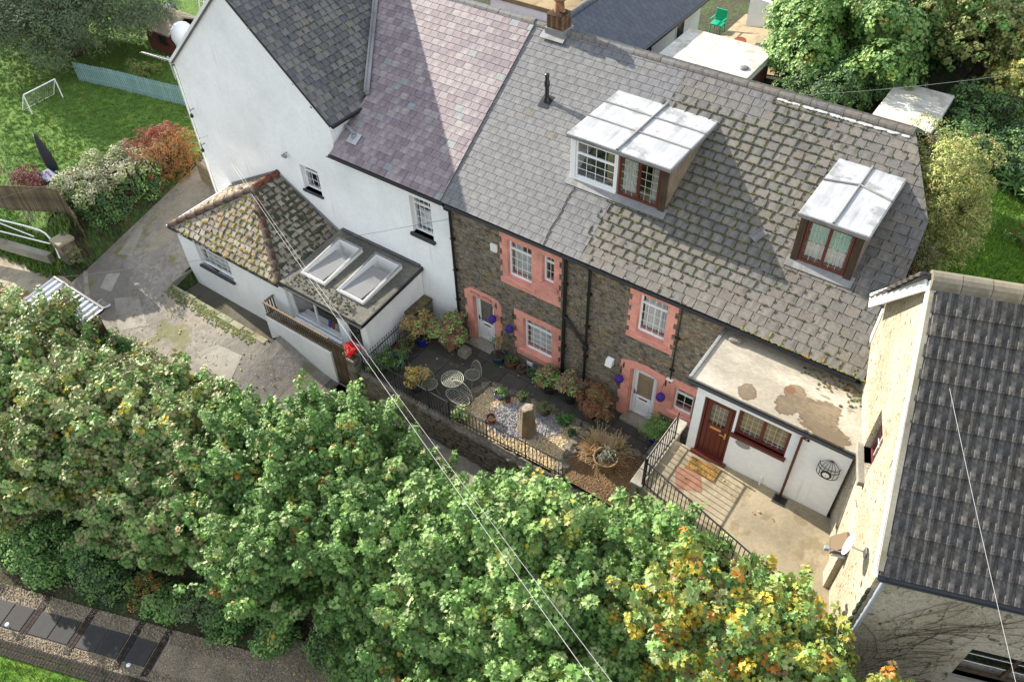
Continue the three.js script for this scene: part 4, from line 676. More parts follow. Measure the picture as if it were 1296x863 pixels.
// ---------------------------------------------------------------- white rendered house with the big gable
{
  const t = thing('white_house', 'tall white rendered house with a broad blank gable and purple slate wing', 'house', [-6.3, -1.4, 0]);
  const w1 = [-6.83, 3.44, -5.94, 4.46], w2 = [-1.68, 3.72, -0.8, 5.18];
  part('wall', [extrude([[-12.6, -1.4], [-0.002, -1.4], [-0.002, 5.7], [-4.8, 5.7], [-4.8, 6.78], [-8.7, 10.2], [-12.6, 6.78]], 0.35, [w1, w2]).translate(0, 0, -0.35)], M.white, t);
  part('side_wall', [bx(-12.598, -12.25, -1.4, 6.7, -11.3, -0.352), bx(-5.15, -4.802, 2, 6.7, -4.5, -0.352), bx(-12.5, -0.1, -1.4, 5.2, -11.3, -11.0), bx(-0.3, -0.01, -1.4, 5.5, -11, -0.353)], M.white, t);
  // gable roof: right slope slated, left slope hidden behind
  const th = Math.atan2(3.42, 3.9), Vr = V3(-Math.cos(th), Math.sin(th), 0), Ur = V3(0, 0, -1), Or = V3(-4.66, 6.68, 0.07), len = (8.7 - 4.66) / Math.cos(th);
  const outl = [[0, 0], [1.9, 0], [7.9, len], [0, len]];
  deckPrism([[0, 0], [1.9, 0], [11.2, len], [0, len]], Or, Ur, Vr, 0.1, M.deckBoard, t);
  const gl = slateRoof({ parent: t, name: 'gable_slate', O: Or, U: Ur, V: Vr, outline: outl, exposure: 0.238, width: 0.3, mats: darkTones, seed: 31, thick: 0.013, gap: 0.018, wild: 1.2 });
  mossOn(t, gl, { O: Or, U: Ur, V: Vr, pickP: (u, v) => clamp(0.7 * sst(0.5, 1.3, u) * sst(0.3, 1, v) + 0.05), seed: 32, cols: [...mossDarkCols, ...mossCols], n: 6, s0: 0.015, s1: 0.05 });
  const Vl = V3(Math.cos(th), Math.sin(th), 0), Ul = V3(0, 0, 1), Ol = V3(-12.74, 6.66, -11.2);
  deckPrism([[0, 0], [11.27, 0], [11.27, len], [0, len]], Ol, Ul, Vl, 0.1, darkTones[1], t, 'rear_slope');
  part('ridge', bar(V3(-8.7, 10.26, 0.07), V3(-8.7, 10.26, -11.2), 0.3, 0.09), M.lead, t);
  part('verge', [bar(V3(-12.78, 6.62, 0.05), V3(-8.72, 10.18, 0.05), 0.06, 0.1), bar(V3(-4.62, 6.52, 0.04), V3(-8.68, 10.08, 0.04), 0.05, 0.07)], M.whitePaint, t);
  part('gable_gutter', bar(V3(-4.6, 6.66, 0.08), V3(-4.6, 6.66, -1.75), 0.1, 0.09), M.black, t);
  part('side_gutter', [bar(V3(-12.76, 6.6, 0.06), V3(-12.76, 6.6, -11), 0.12, 0.1), rod(V3(-12.66, 6.5, 0.03), V3(-12.66, 0.6, 0.03), 0.04)], M.whitePaint, t);
  // purple slates
  const O = V3(0, EY, EZ).addScaledVector(roofN, 0.045), hull = [[-7.2, 0], [-0.07, 0], [-0.5, SLEN], [-7.2, SLEN]];
  const vv = vOfZ(-1.72), low = [[-4.7, 0], [-0.07, 0], [-0.5, SLEN], [-4.7, SLEN]], kx = (7.2 - 4.7) / (SLEN - vv), high = [[-4.7, vv], [-0.5, vv], [-0.5, SLEN], [-7.2, SLEN]], hi2 = [[-4.7 + kx * vv, 0], [-0.07, 0], [-0.5, SLEN], [-7.2, SLEN]];
  deckPrism(low, O, roofU, roofV, 0.16, std({ color: lin(0.12, 0.08, 0.07), roughness: 1 }), t);
  deckPrism([[-4.7, vv], [-4.69, SLEN], [-7.2, SLEN]], O, roofU, roofV, 0.1, M.deckBoard, t);
  slateRoof({ parent: t, name: 'purple_slate', O, U: roofU, V: roofV, outline: hull, outlineAt: (v) => (v < vv ? low : hi2), exposure: 0.24, width: 0.322, mats: purpleTones, pick: (u, v, r) => { const s = Math.sin(u * 5.3) * 0.4 + r(); return r() < 0.025 ? 5 : Math.floor(clamp(s / 1.4, 0, 0.99) * 5); }, seed: 33, thick: 0.011, gap: 0.013, wild: 0.15 });
  const backV = V3(0, RY - EY, -(RZ - EZ)).normalize();
  part('rear_roof', extrude([[0.5, 0], [7.5, 0], [7.5, SLEN], [0.5, SLEN]], 0.1).applyMatrix4(new THREE.Matrix4().makeBasis(V3(-1, 0, 0), backV, V3(-1, 0, 0).cross(backV)).setPosition(0, EY, 2 * RZ - EZ)), purpleTones[2], t);
  ridgeTiles(t, V3(-7.0, RY + 0.07, RZ), V3(-0.52, RY + 0.07, RZ), 14, 0.16, [greyTones[3], oldTones[3]], 7);
  // lead valley
  const A = V3(-4.62, roofAt(-1.78) + 0.1, -1.66), B = V3(-7.15, RY + 0.12, RZ);
  part('valley_flashing', [bar(A, B, 0.13, 0.03, roofN), bar(A.clone().add(V3(-0.1, 0.04, 0)), B.clone().add(V3(-0.1, 0.04, 0)), 0.06, 0.07, roofN)], M.lead, t);
  part('gutter', [gutterX(-4.8, 0.0, EY - 0.01, EZ + 0.06), bx(-4.8, -0.05, EY - 0.2, EY - 0.04, 0.03, 0.24)], M.black, t);
  part('soil_pipe', [tube([V3(-4.72, 6.35, -0.62), V3(-4.45, 6.3, -0.55), V3(-4.2, 6.2, -0.42), V3(-4.18, 5.95, -0.4)], 0.06, 16, 10), lathe([[0.1, 0], [0.09, 0.1], [0.07, 0.14]], 12).translate(-4.18, roofAt(-0.4) + 0.05, -0.4)], M.greyPipe, t);
  part('pipe_flashing', extrude([[-0.22, -0.2], [0.22, -0.2], [0.22, 0.2], [-0.22, 0.2]], 0.015).applyMatrix4(new THREE.Matrix4().makeBasis(roofU, roofV, roofN).setPosition(-4.15, roofAt(-0.35) + 0.1, -0.35)), M.leadPale, t);
  // windows
  const rv = M.white;
  windowAt(t, { x0: w1[0] + 0.002, x1: w1[2] - 0.002, y0: w1[1] + 0.002, y1: w1[3] - 0.002, z: -0.16, transom: 0.3, cols: 3, rows: 2, sill: { o: 0.06, h: 0.09, z: 0.07, mat: M.darkSill } });
  windowAt(t, { x0: w2[0] + 0.002, x1: w2[2] - 0.002, y0: w2[1] + 0.002, y1: w2[3] - 0.002, z: -0.16, transom: 0.24, cols: 4, rows: 4, sill: { o: 0.08, h: 0.12, z: 0.1, mat: M.darkSill }, curtain: [[0, 1, 0, 0.55, M.lace, 'net_curtain']] });
  part('wall_bracket', [rod(V3(-7.35, 4.75, 0), V3(-7.35, 4.75, 0.16), 0.02), rbx(-7.45, -7.25, 4.62, 4.72, 0.1, 0.2, 0.02)], M.greyPipe, t);
}
// TV aerial on the gable's left eave
{
  const t = thing('television_aerial', 'silver comb-like television aerial on the gable end', 'aerial', [-12.7, 6.2, 0.1]);
  part('mast', [rod(V3(-12.68, 6.0, 0.1), V3(-12.68, 6.9, 0.12), 0.02), rod(V3(-12.6, 6.2, 0.0), V3(-12.68, 6.2, 0.1), 0.02)], M.galv, t);
  const boom = part('boom', rod(V3(-12.4, 6.85, 0.2), V3(-13.85, 6.86, 0.375), 0.011), M.galv, t);
  for (let k = 0; k < 10; k++) { const f = k / 9, x = lerp(-12.5, -13.8, f), z = lerp(0.21, 0.37, f), e = 0.2 - f * 0.08; part('element', [rod(V3(x, 6.82, z - e), V3(x, 6.86, z), 0.006), rod(V3(x, 6.86, z), V3(x, 6.9, z + e), 0.006)], M.galv, t); }
}
{ // junction of wires fixed to the corner of the gable
  for (const [x, y, n] of [[-12.3, 4.9, 0], [-12.35, 3.4, 1]]) { const t = thing('wire_insulator', n ? 'lower black insulator fixed to the white gable corner' : 'upper dark insulator fixed to the white gable corner', 'insulator', [x, y, 0]); part('bracket', [rod(V3(x, y, 0), V3(x, y, 0.2), 0.025), rod(V3(x, y + 0.1, 0.18), V3(x, y - 0.25, 0.18), 0.02)], M.greyPipe, t); part('insulator_body', lathe([[0, 0], [0.06, 0.02], [0.06, 0.1], [0.04, 0.16], [0, 0.18]], 10).translate(x, y - 0.3, 0.18), M.black, t); }
}
// ---------------------------------------------------------------- hipped extension with the lean-to
{
  const t = thing('hipped_extension', 'low white extension with mossy hipped slate roof in front of the gable', 'building', [-8.3, -1.1, 1.5]);
  const win = [-10.2, 0.42, -8.35, 1.6];
  part('wall', [extrude([[-11.2, -1.2], [-5.32, -1.2], [-5.32, 1.86], [-11.2, 1.86]], 0.25, [win]).translate(0, 0, 2.75), bx(-11.198, -10.95, -1.2, 1.86, 0.01, 2.748), bx(-5.55, -5.322, -1.2, 2.0, 0.01, 2.748)], M.white, t);
  windowAt(t, { x0: win[0] + 0.002, x1: win[2] - 0.002, y0: win[1] + 0.002, y1: win[3] - 0.002, z: 2.9, transom: 0.3, cols: 5, rows: 3, sill: { o: 0.06, h: 0.1, z: 3.1, mat: M.darkSill }, curtain: [[0, 1, 0, 0.9, M.lace]] });
  const AP = V3(-8.2, 3.6, 1.15), RB = V3(-8.16, 3.6, 0.0), FL = V3(-11.32, 1.86, 3.14), FR = V3(-5.3, 1.9, 3.14);
  // front face
  const face = (O, U, V, outline, seed, mats, name, mp, cols) => { deckPrism(outline, O, U, V, 0.06, M.deckBoard, t); const l = slateRoof({ parent: t, name, O, U, V, outline, exposure: 0.245, width: 0.3, mats, seed, thick: 0.014, gap: 0.02, wild: 1.5 }); for (const [k, [p, cs, s]] of mp.entries()) mossOn(t, l, { O, U, V, pickP: p, seed: seed + k + 1, cols: cs, n: 9, s0: 0.02, s1: s }); };
  const vF = V3(0, 1.72, -1.99).normalize(), lF = Math.hypot(1.72, 1.99);
  const gold = [lin(0.2, 0.17, 0.05), lin(0.15, 0.15, 0.04), lin(0.26, 0.18, 0.06), lin(0.12, 0.11, 0.05)];
  face(FL.clone(), V3(1, 0, 0), vF, [[0, 0], [6.02, 0], [3.12, lF]], 41, lichenTones, 'front_slate', [[(u, v) => clamp(0.3 + 0.6 * sst(1.5, 3, u)), gold, 0.1], [() => 0.5, mossDarkCols, 0.06]]);
  const vL = V3(3.12, 1.74, 0).normalize(), lL = Math.hypot(3.12, 1.74);
  face(V3(-11.32, 1.86, 0.01), V3(0, 0, 1), vL, [[0, 0], [3.13, 0], [1.14, lL], [0, lL]], 44, lichenTones, 'side_slate', [[() => 0.35, gold, 0.07]]);
  const vR = V3(-2.88, 1.68, 0).normalize(), lR = Math.hypot(2.88, 1.68);
  face(V3(-5.28, 1.92, 3.14), V3(0, 0, -1), vR, [[0, 0], [3.13, 0], [3.13, lR], [1.99, lR]], 47, lichenTones, 'side_slate', [[(u, v) => clamp(0.95 * Math.exp(-Math.pow((v - 1.9) / 0.9, 2)) + 0.3), mossDarkCols, 0.13], [() => 0.15, mossCols, 0.05]]);
  const rt = [[0.3, 0.22, 0.17], [0.24, 0.17, 0.13], [0.34, 0.25, 0.19]].map((c) => std({ color: lin(...c), roughness: 0.9, map: stoneMap }));
  ridgeTiles(t, FL.clone().add(V3(0, 0.1, 0)), AP.clone().add(V3(0, 0.1, 0)), 9, 0.14, rt, 51, 'hip_tile');
  ridgeTiles(t, FR.clone().add(V3(0, 0.1, 0)), AP.clone().add(V3(0, 0.1, 0)), 9, 0.14, [rt[1], std({ color: lin(0.2, 0.12, 0.1), roughness: 0.9, map: stoneMap })], 52, 'hip_tile');
  ridgeTiles(t, RB.clone().add(V3(0, 0.11, 0)), AP.clone().add(V3(0, 0.11, 0)), 3, 0.14, [std({ color: lin(0.36, 0.11, 0.07), roughness: 0.9, map: stoneMap })], 53);
  part('wall_flashing', [bar(V3(-8.2, 3.66, 0.04), V3(-5.25, 2.05, 0.04), 0.05, 0.1), bar(V3(-8.2, 3.66, 0.04), V3(-11.3, 1.95, 0.04), 0.05, 0.1)], M.lead, t);
  part('gutter', [gutterX(-11.35, -5.35, 1.84, 3.2, 0.055)], M.black, t);
  part('gutter', [tube([V3(-11.36, 1.86, 0.1), V3(-11.36, 1.84, 3.2)], 0.045)], M.whitePaint, t);
}
{
  const t = thing('lean_to', 'low lean-to with two raised skylights and white front windows', 'building', [-3.5, -1.2, 1.5]);
  const x0 = -5.3, x1 = -1.55, sl = (2.24 - 1.97) / 3.14;
  const yA = (z) => 2.24 - sl * z;
  const wells = [[-4.82, 0.55, -3.8, 2.42], [-3.16, 0.45, -2.06, 2.38]];
  const fm = tex(512, 1, (u, v) => { const a = fbm(u, v, 5, 5), b = fbm(v, u, 70, 2), sp = fbm(u, v, 26, 3); const sunny = 1; let c = mix3([150, 146, 132], [122, 120, 110], clamp(0.5 + (a - 0.5) * 3)); c = c.map((x) => x * (0.9 + (b - 0.5) * 0.3)); return mix3(c, [58, 58, 44], clamp((sp - 0.6) * 9) * clamp((v - 0.55) * 4)); });
  fm.repeat.set(1, 1);
  // roof plate built flat in plan and laid on the slope
  const plate = extrude([[x0, -3.12], [x1 + 0.08, -3.12], [x1 + 0.08, 0], [x0, 0]], 0.09, wells.map((q) => [q[0], -q[3], q[2], -q[1]]));
  const uv = plate.attributes.uv, pp = plate.attributes.position; for (let i = 0; i < uv.count; i++) uv.setXY(i, (pp.getX(i) - x0) / 3.9, -pp.getY(i) / 3.2);
  plate.applyMatrix4(new THREE.Matrix4().makeBasis(V3(1, 0, 0), V3(0, sl, -1).normalize(), V3(0, 1, sl).normalize()).setPosition(0, 2.2, 0));
  part('roof', plate, std({ map: fm, roughness: 0.85, bumpMap: bumpFine, bumpScale: 0.003, color: lin(0.52, 0.52, 0.52) }), t);
  part('roof_edge', [bar(V3(x1 + 0.09, yA(0) + 0.0, 0.02), V3(x1 + 0.09, yA(3.14), 3.14), 0.05, 0.13), gutterX(x0, x1 + 0.1, yA(3.14) - 0.02, 3.18, 0.055)], M.black, t);
  part('upstand', [bar(V3(-5.2, 2.34, 0.04), V3(x1, 2.34, 0.04), 0.14, 0.06)], darkTones[2], t);
  const win = [-5.22, 0.25, -2.9, 1.62], door = [-2.6, -0.22, -1.82, 1.66];
  part('wall', [extrude([[x0, -1.2], [x1, -1.2], [x1, 1.93], [x0, 1.93]], 0.16, [win, door]).translate(0, 0, 2.74), extrude([[0.02, -1.2], [2.738, -1.2], [2.738, 1.93], [0.02, 2.17]], 0.16).applyMatrix4(new THREE.Matrix4().makeBasis(V3(0, 0, 1), V3(0, 1, 0), V3(-1, 0, 0))).translate(x1, 0, 0)], M.white, t);
  part('floor', bx(x0, x1 - 0.17, -0.35, -0.25, 0.05, 2.73), std({ color: lin(0.35, 0.33, 0.3), roughness: 0.8 }), t);
  for (const q of wells) {
    const h = 0.17, g = [];
    const F = (a, b, c, d, y0, y1) => bx(a, b, y0, y1, c, d);
    const ya = yA((q[1] + q[3]) / 2);
    const M2 = new THREE.Matrix4().makeTranslation(0, ya, (q[1] + q[3]) / 2).multiply(new THREE.Matrix4().makeRotationX(0.13)).multiply(new THREE.Matrix4().makeTranslation(0, 0, -(q[1] + q[3]) / 2));
    const fr = [F(q[0] - 0.04, q[0] + 0.06, q[1] - 0.04, q[3] + 0.04, -0.08, h), F(q[2] - 0.06, q[2] + 0.04, q[1] - 0.04, q[3] + 0.04, -0.08, h), F(q[0] + 0.06, q[2] - 0.06, q[1] - 0.04, q[1] + 0.06, -0.08, h), F(q[0] + 0.06, q[2] - 0.06, q[3] - 0.06, q[3] + 0.04, -0.08, h)].map((b) => b.applyMatrix4(M2));
    const s = part('skylight', fr, M.whitePaint, t);
    part('pane', bx(q[0] - 0.03, q[2] + 0.03, h + 0.005, h + 0.015, q[1] - 0.03, q[3] + 0.03).applyMatrix4(M2), M.glass, s);
    part('frame_cap', [F(q[0] - 0.06, q[0] + 0.02, q[1] - 0.06, q[3] + 0.06, h + 0.016, h + 0.03), F(q[2] - 0.02, q[2] + 0.06, q[1] - 0.06, q[3] + 0.06, h + 0.016, h + 0.03), F(q[0] + 0.02, q[2] - 0.02, q[1] - 0.06, q[1] + 0.02, h + 0.016, h + 0.03), F(q[0] + 0.02, q[2] - 0.02, q[3] - 0.02, q[3] + 0.06, h + 0.016, h + 0.03)].map((b) => b.applyMatrix4(M2)), M.lead, s);
    part('lining', [F(q[0] - 0.001, q[0] + 0.03, q[1], q[3], ya - 0.55, ya + 0.06), F(q[2] - 0.03, q[2] + 0.001, q[1], q[3], ya - 0.55, ya + 0.06), F(q[0] + 0.03, q[2] - 0.03, q[1], q[1] + 0.03, ya - 0.55, ya + 0.06), F(q[0] + 0.03, q[2] - 0.03, q[3] - 0.03, q[3], ya - 0.55, ya + 0.06)], M.whitePaint, s);
    part('blind', bx(q[0] + 0.032, q[2] - 0.2, ya + 0.0, ya + 0.02, q[1] + 0.34, q[3] - 0.032), std({ color: lin(0.2, 0.2, 0.205), roughness: 0.8 }), s);
  }
  windowAt(t, { x0: win[0] + 0.002, x1: win[2] - 0.002, y0: win[1] + 0.002, y1: win[3] - 0.002, z: 2.88, f: 0.07, cols: 1, rows: 1, mullions: [-4.06], sill: { o: 0.0, h: 0.07, z: 3.02, mat: M.upvc } });
  const d = part('door', [rbx(door[0] + 0.002, door[0] + 0.08, door[1], door[3], 2.8, 2.88), rbx(door[2] - 0.08, door[2] - 0.002, door[1], door[3], 2.8, 2.88), rbx(door[0] + 0.08, door[2] - 0.08, door[3] - 0.09, door[3] - 0.002, 2.8, 2.88), rbx(door[0] + 0.08, door[2] - 0.08, door[1], 0.45, 2.8, 2.87)], M.upvc, t);
  part('pane', bx(door[0] + 0.08, door[2] - 0.08, 0.45, door[3] - 0.09, 2.83, 2.84), M.glass, d);
  { const r = rng(6), ml = []; for (let i = 0; i < 120; i++) { const x = lerp(-5.0, -2.2, r()), z = 2.5 + r() * 0.55; ml.push(rock(0.015 + r() * 0.035, 0.012, 0.015 + r() * 0.03, i, 0).translate(x, yA(z) + 0.065, z)); } part('roof_moss', ml, M.mossDark, t, 'stuff'); }
  // things on the window ledge inside
  const bm = [lin(0.02, 0.08, 0.4), lin(0.4, 0.03, 0.03), lin(0.5, 0.45, 0.3), lin(0.05, 0.3, 0.35), lin(0.35, 0.1, 0.25)];
  for (let i = 0; i < 5; i++) { const x = -3.75 + i * 0.17; const v = solo('ledge_jar', lathe([[0, 0], [0.07, 0], [0.085, 0.09], [0.06, 0.2], [0.05, 0.24], [0.055, 0.26], [0, 0.26]], 14).translate(x, 0.33, 2.62), std({ color: bm[i], roughness: 0.3 }), ['small blue', 'small red', 'small cream', 'small teal', 'small plum'][i] + ' jar on the ledge behind the lean-to window', 'jar'); }
  solo('window_ledge', bx(-5.1, -2.95, 0.24, 0.32, 2.45, 2.735), M.whitePaint, 'white inner ledge behind the lean-to front window', 'ledge');
}
// walkway in front of the lean-to: white wall with lattice rail, board gate
{
  const t = thing('walkway_wall', 'stained white low wall topped by a lattice rail beside the drive', 'wall', [-4.5, -1.2, 3.5]);
  part('wall', [bx(-6.12, -2.88, -1.25, 0.27, 3.42, 3.56), bx(-6.12, -5.99, -1.25, 0.27, 3.0, 3.418)], M.white, t);
  part('floor', bx(-5.98, -1.66, -0.4, -0.25, 2.91, 3.418), M.terrace, t);
  for (const y of [0.3, 0.9]) part('rail', rbx(-6.12, -2.88, y, y + 0.055, 3.45, 3.53, 0.01), M.wood, t);
  const a = uvw(new THREE.BoxGeometry(0.05, 0.56, 0.022));
  for (let i = 0; i < 27; i++) { const p = part('slat', a, M.wood, t), off = p.position.clone(); p.position.set(-6.05 + i * 0.12, 0.63, 3.49).add(off); }
  for (const y of [0.3, 0.9]) part('rail', rbx(-6.11, -6.03, y, y + 0.05, 3.02, 3.45, 0.01), M.wood, t);
  for (let i = 0; i < 4; i++) { const p = part('slat', a, M.wood, t), off = p.position.clone(); p.rotation.y = Math.PI / 2; p.position.set(-6.07, 0.63, 3.07 + i * 0.11).add(off); }
  const g = thing('board_gate', 'weathered brown board gate beside the white walkway wall', 'gate', [-2.5, -1.2, 3.5]);
  const b = uvw(new RoundedBoxGeometry(0.098, 2.0, 0.03, 1, 0.006)), wm = [0.9, 1.1, 0.75].map((k) => { const m = M.wood.clone(); m.color = lin(0.2 * k, 0.14 * k, 0.08 * k); return m; });
  for (let i = 0; i < 8; i++) { const p = part('board', b, wm[i % 3], g), off = p.position.clone(); p.position.set(-2.8 + i * 0.1, -0.15, 3.49).add(off); }
  for (const y of [-0.7, 0.5]) part('ledge', bx(-2.86, -2.04, y, y + 0.1, 3.45, 3.472), wm[0], g);
}
// ---------------------------------------------------------------- roughcast house on the right
{
  const t = thing('roughcast_house', 'cream roughcast house with dark interlocking tile roof, sunlit gable', 'house', [14.593, 1.4, 5.367], null, 0.339, false);
  const Y0 = 1.4, ye = 6.42 - Y0, yr = 10.14 - Y0, dep = 3.909, back = -6.35, yb = 7.4 - Y0;
  const win = [-3.55, 5.5 - Y0, -2.95, 6.75 - Y0];   // along z
  // gable wall: outline in (z, y), facing -x
  const wall = extrude([[0, -2.2], [0, ye], [-dep, yr], [back, yb], [back, -2.2]].map(([z, y]) => [-z, y]), 0.35, [[2.72, 5.5 - Y0, 3.62, 6.8 - Y0]]).applyMatrix4(new THREE.Matrix4().makeBasis(V3(0, 0, -1), V3(0, 1, 0), V3(1, 0, 0)));
  part('gable_wall', wall, M.roughcast, t);
  const fw = [2.3, 3.2 - Y0, 4.2, 4.35 - Y0];
  part('front_wall', [extrude([[0.351, -2.2], [9, -2.2], [9, ye - 0.1], [0.351, ye - 0.1]], 0.35, [fw]).translate(0, 0, -0.352)], M.roughcast, t);
  part('rear_wall', [bx(0.351, 9, -2.2, yb - 0.3, back, back + 0.35), bx(8.7, 9.0, -2.2, 5, back + 0.36, -0.36)], M.roughcast, t);
  // gable window, set deep, maroon frame
  const mg = new THREE.Matrix4().makeBasis(V3(0, 0, 1), V3(0, 1, 0), V3(-1, 0, 0));
  windowAt(t, { x0: -3.61, x1: -2.73, y0: 5.51 - Y0, y1: 6.79 - Y0, z: -0.14, f: 0.07, cols: 2, rows: 3, mullions: [-3.17], mat: M.maroon, barMat: M.whitePaint, mtx: mg, curtain: [[0, 1, 0, 1, M.lace]] });
  part('sill', rbx(-0.14, 0.25, 5.36 - Y0, 5.5 - Y0, -3.72, -2.6, 0.02), M.concrete, t);
  windowAt(t, { x0: fw[0] + 0.002, x1: fw[2] - 0.002, y0: fw[1] + 0.002, y1: fw[3] - 0.002, z: -0.1, f: 0.08, cols: 1, rows: 3, mullions: [3.25], mat: M.woodDark, barMat: M.whitePaint, sill: { o: 0.08, h: 0.12, z: 0.08, mat: M.concrete } });
  // blocked lintel ledge on the gable
  part('corner_strip', bx(-0.03, 0.3, 1, yb - 0.2, back - 0.02, back + 0.12), M.whitePaint, t);
  // front roof slope: interlocking tiles
  const V = V3(0, yr - ye, -dep).normalize(), L = Math.hypot(yr - ye, dep), U = V3(1, 0, 0), N = new THREE.Vector3().crossVectors(U, V), O = V3(-0.1, ye + 0.02, 0.12);
  deckPrism([[0.02, 0], [9, 0], [9, L + 0.08], [0.02, L + 0.08]], O.clone().addScaledVector(N, -0.02), U, V, 0.1, M.deckBoard, t);
  const tw = 0.365, ex = (L + 0.1) / 13.5, hh = 0.02;
  // tile cross-section with one broad and one narrow raised flat
  const prof = (s) => [[0.0, 0], [0.045, 0], [0.06, hh], [0.14, hh], [0.155, 0.004], [0.245, 0.004], [0.258, hh], [0.3, hh], [0.313, 0], [tw - 0.006, 0], [tw - 0.006, -0.04], [0.3, -0.04], [0, -0.04]].map(([x, y]) => [x, y]);
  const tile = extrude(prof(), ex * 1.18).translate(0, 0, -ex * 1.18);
  { // vertex colour: paler on the two raised ribs, darker in the pans
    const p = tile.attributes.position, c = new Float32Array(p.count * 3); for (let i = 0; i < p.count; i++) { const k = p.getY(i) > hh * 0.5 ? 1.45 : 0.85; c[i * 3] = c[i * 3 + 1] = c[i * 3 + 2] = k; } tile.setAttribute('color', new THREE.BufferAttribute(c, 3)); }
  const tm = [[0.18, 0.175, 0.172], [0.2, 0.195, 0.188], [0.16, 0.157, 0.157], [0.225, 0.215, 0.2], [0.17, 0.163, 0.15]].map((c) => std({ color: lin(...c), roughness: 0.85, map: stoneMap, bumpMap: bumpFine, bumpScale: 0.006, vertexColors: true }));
  const tmp = tm.map((m) => { const q = m.clone(); q.vertexColors = false; return q; });
  const r = rng(91); const rest = [];
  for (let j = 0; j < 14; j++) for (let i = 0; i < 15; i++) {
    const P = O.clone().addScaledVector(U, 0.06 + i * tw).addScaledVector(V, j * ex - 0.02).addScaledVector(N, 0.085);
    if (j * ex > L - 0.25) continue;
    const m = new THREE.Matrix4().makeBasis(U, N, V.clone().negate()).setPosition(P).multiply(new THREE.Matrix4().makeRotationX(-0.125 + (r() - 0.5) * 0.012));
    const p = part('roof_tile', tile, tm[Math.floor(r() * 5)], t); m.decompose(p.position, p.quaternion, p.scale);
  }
  const Lb = Math.hypot(yr - yb, dep + back), Ub = V3(-1, 0, 0);
  const vb = V3(0, yr - yb, -(dep + back)).normalize();
  part('rear_slope', extrude([[-9, 0], [0.3, 0], [0.3, Lb], [-9, Lb]], 0.12).applyMatrix4(new THREE.Matrix4().makeBasis(Ub, vb, new THREE.Vector3().crossVectors(Ub, vb)).setPosition(0, yb + 0.02, back)), tmp[1], t);
  ridgeTiles(t, V3(-0.12, yr + 0.17, -dep + 0.02), V3(9, yr + 0.17, -dep + 0.02), 18, 0.22, [std({ color: lin(0.42, 0.38, 0.28), roughness: 0.95, map: concreteMap }), std({ color: lin(0.36, 0.33, 0.26), roughness: 0.95, map: concreteMap })], 61, 'ridge_tile', 0.2);
  part('bargeboard', [bar(V3(-0.1, ye - 0.06, 0.14), V3(-0.1, yr - 0.02, -dep), 0.05, 0.2), bar(V3(-0.34, yb - 0.02, back - 0.02), V3(-0.16, yr - 0.06, -dep), 0.05, 0.32)], M.whitePaint, t);
  part('verge_capping', [bar(V3(-0.06, ye + 0.14, 0.14), V3(-0.06, yr + 0.1, -dep + 0.05), 0.1, 0.05)], std({ color: lin(0.55, 0.52, 0.42), roughness: 0.9, map: concreteMap }), t);
  { const n = 9; for (let k = 0; k < n; k++) { const f = k / n, a = V3(-0.3, lerp(yb, yr, f) + 0.12, lerp(back, -dep, f)), b = V3(-0.22, lerp(yb, yr, f + 1 / n) + 0.12, lerp(back, -dep, f + 1 / n)); part('verge_tile', bar(a, b.lerp(a, 0.05), 0.22, 0.04), tmp[k % 5], t); } }
  part('soffit', bar(V3(-0.17, yb - 0.03, back + 0.02), V3(-0.08, yr - 0.14, -dep), 0.26, 0.02), M.whitePaint, t);
  const gm = std({ color: lin(0.05, 0.055, 0.06), roughness: 0.5 });
  part('gutter', gutterX(-0.05, 9, ye - 0.02, 0.2, 0.07), gm, t);
  part('downpipe', [rod(V3(0.12, -2.1, 0.1), V3(0.12, ye - 0.25, 0.1), 0.045, 10), tube([V3(0.12, ye - 0.3, 0.1), V3(0.12, ye - 0.15, 0.14), V3(0.12, ye - 0.06, 0.2)], 0.045)], std({ color: lin(0.3, 0.33, 0.37), roughness: 0.45 }), t);
  part('corner_moss', [0, 1, 2, 3, 4, 5, 6, 7, 8, 9, 10, 11, 12, 13].map((k) => rock(0.05, 0.16, 0.04, k, 0).translate(-0.01, 0.3 + k * 0.3, 0.02)), M.mossDark, t, 'stuff');
  // bare creeper stems on the shaded front wall
  const vine = []; for (let k = 0; k < 110; k++) { let x = 0.4 + r() * 3.2, y = 0.2 + r() * 3.6; const pts = [V3(x, y, 0.02)]; let a = 0.5 + r() * 0.6; for (let s = 0; s < 6; s++) { a += (r() - 0.5) * 0.8; x += Math.cos(a) * 0.3; y += Math.sin(a) * 0.3; if (y > ye - 0.3 || (x > 2.1 && x < 4.4 && y < 3.15)) break; pts.push(V3(x, y, 0.015 + r() * 0.02)); } if (pts.length > 2) vine.push(tube(pts, 0.002 + r() * 0.004, pts.length * 3, 4)); }
  part('creeper_stem', vine, std({ color: lin(0.07, 0.05, 0.035), roughness: 1 }), t, 'stuff');
  // satellite dish on the gable, a thing of its own
  const toW = (x, y, z) => t.localToWorld(V3(x, y, z)); t.updateMatrixWorld();
  const dp = toW(-0.02, 5.55 - Y0, -0.85);
  const d = thing('satellite_dish', 'white satellite dish on an arm on the cream gable wall', 'dish', dp.toArray(), null, 0.339, false);
  part('bracket', [rod(V3(0, 0, 0), V3(-0.3, 0.1, 0), 0.02), rbx(-0.03, 0.01, -0.1, 0.1, -0.08, 0.08)], M.galv, d);
  part('dish', lathe([[0, 0], [0.12, 0.012], [0.22, 0.045], [0.3, 0.09], [0.305, 0.1], [0.22, 0.06], [0, 0.012]], 24).scale(0.72, 0.72, 0.82).rotateZ(1.3).rotateY(-0.25).translate(-0.3, 0.12, 0), M.whitePaint, d);
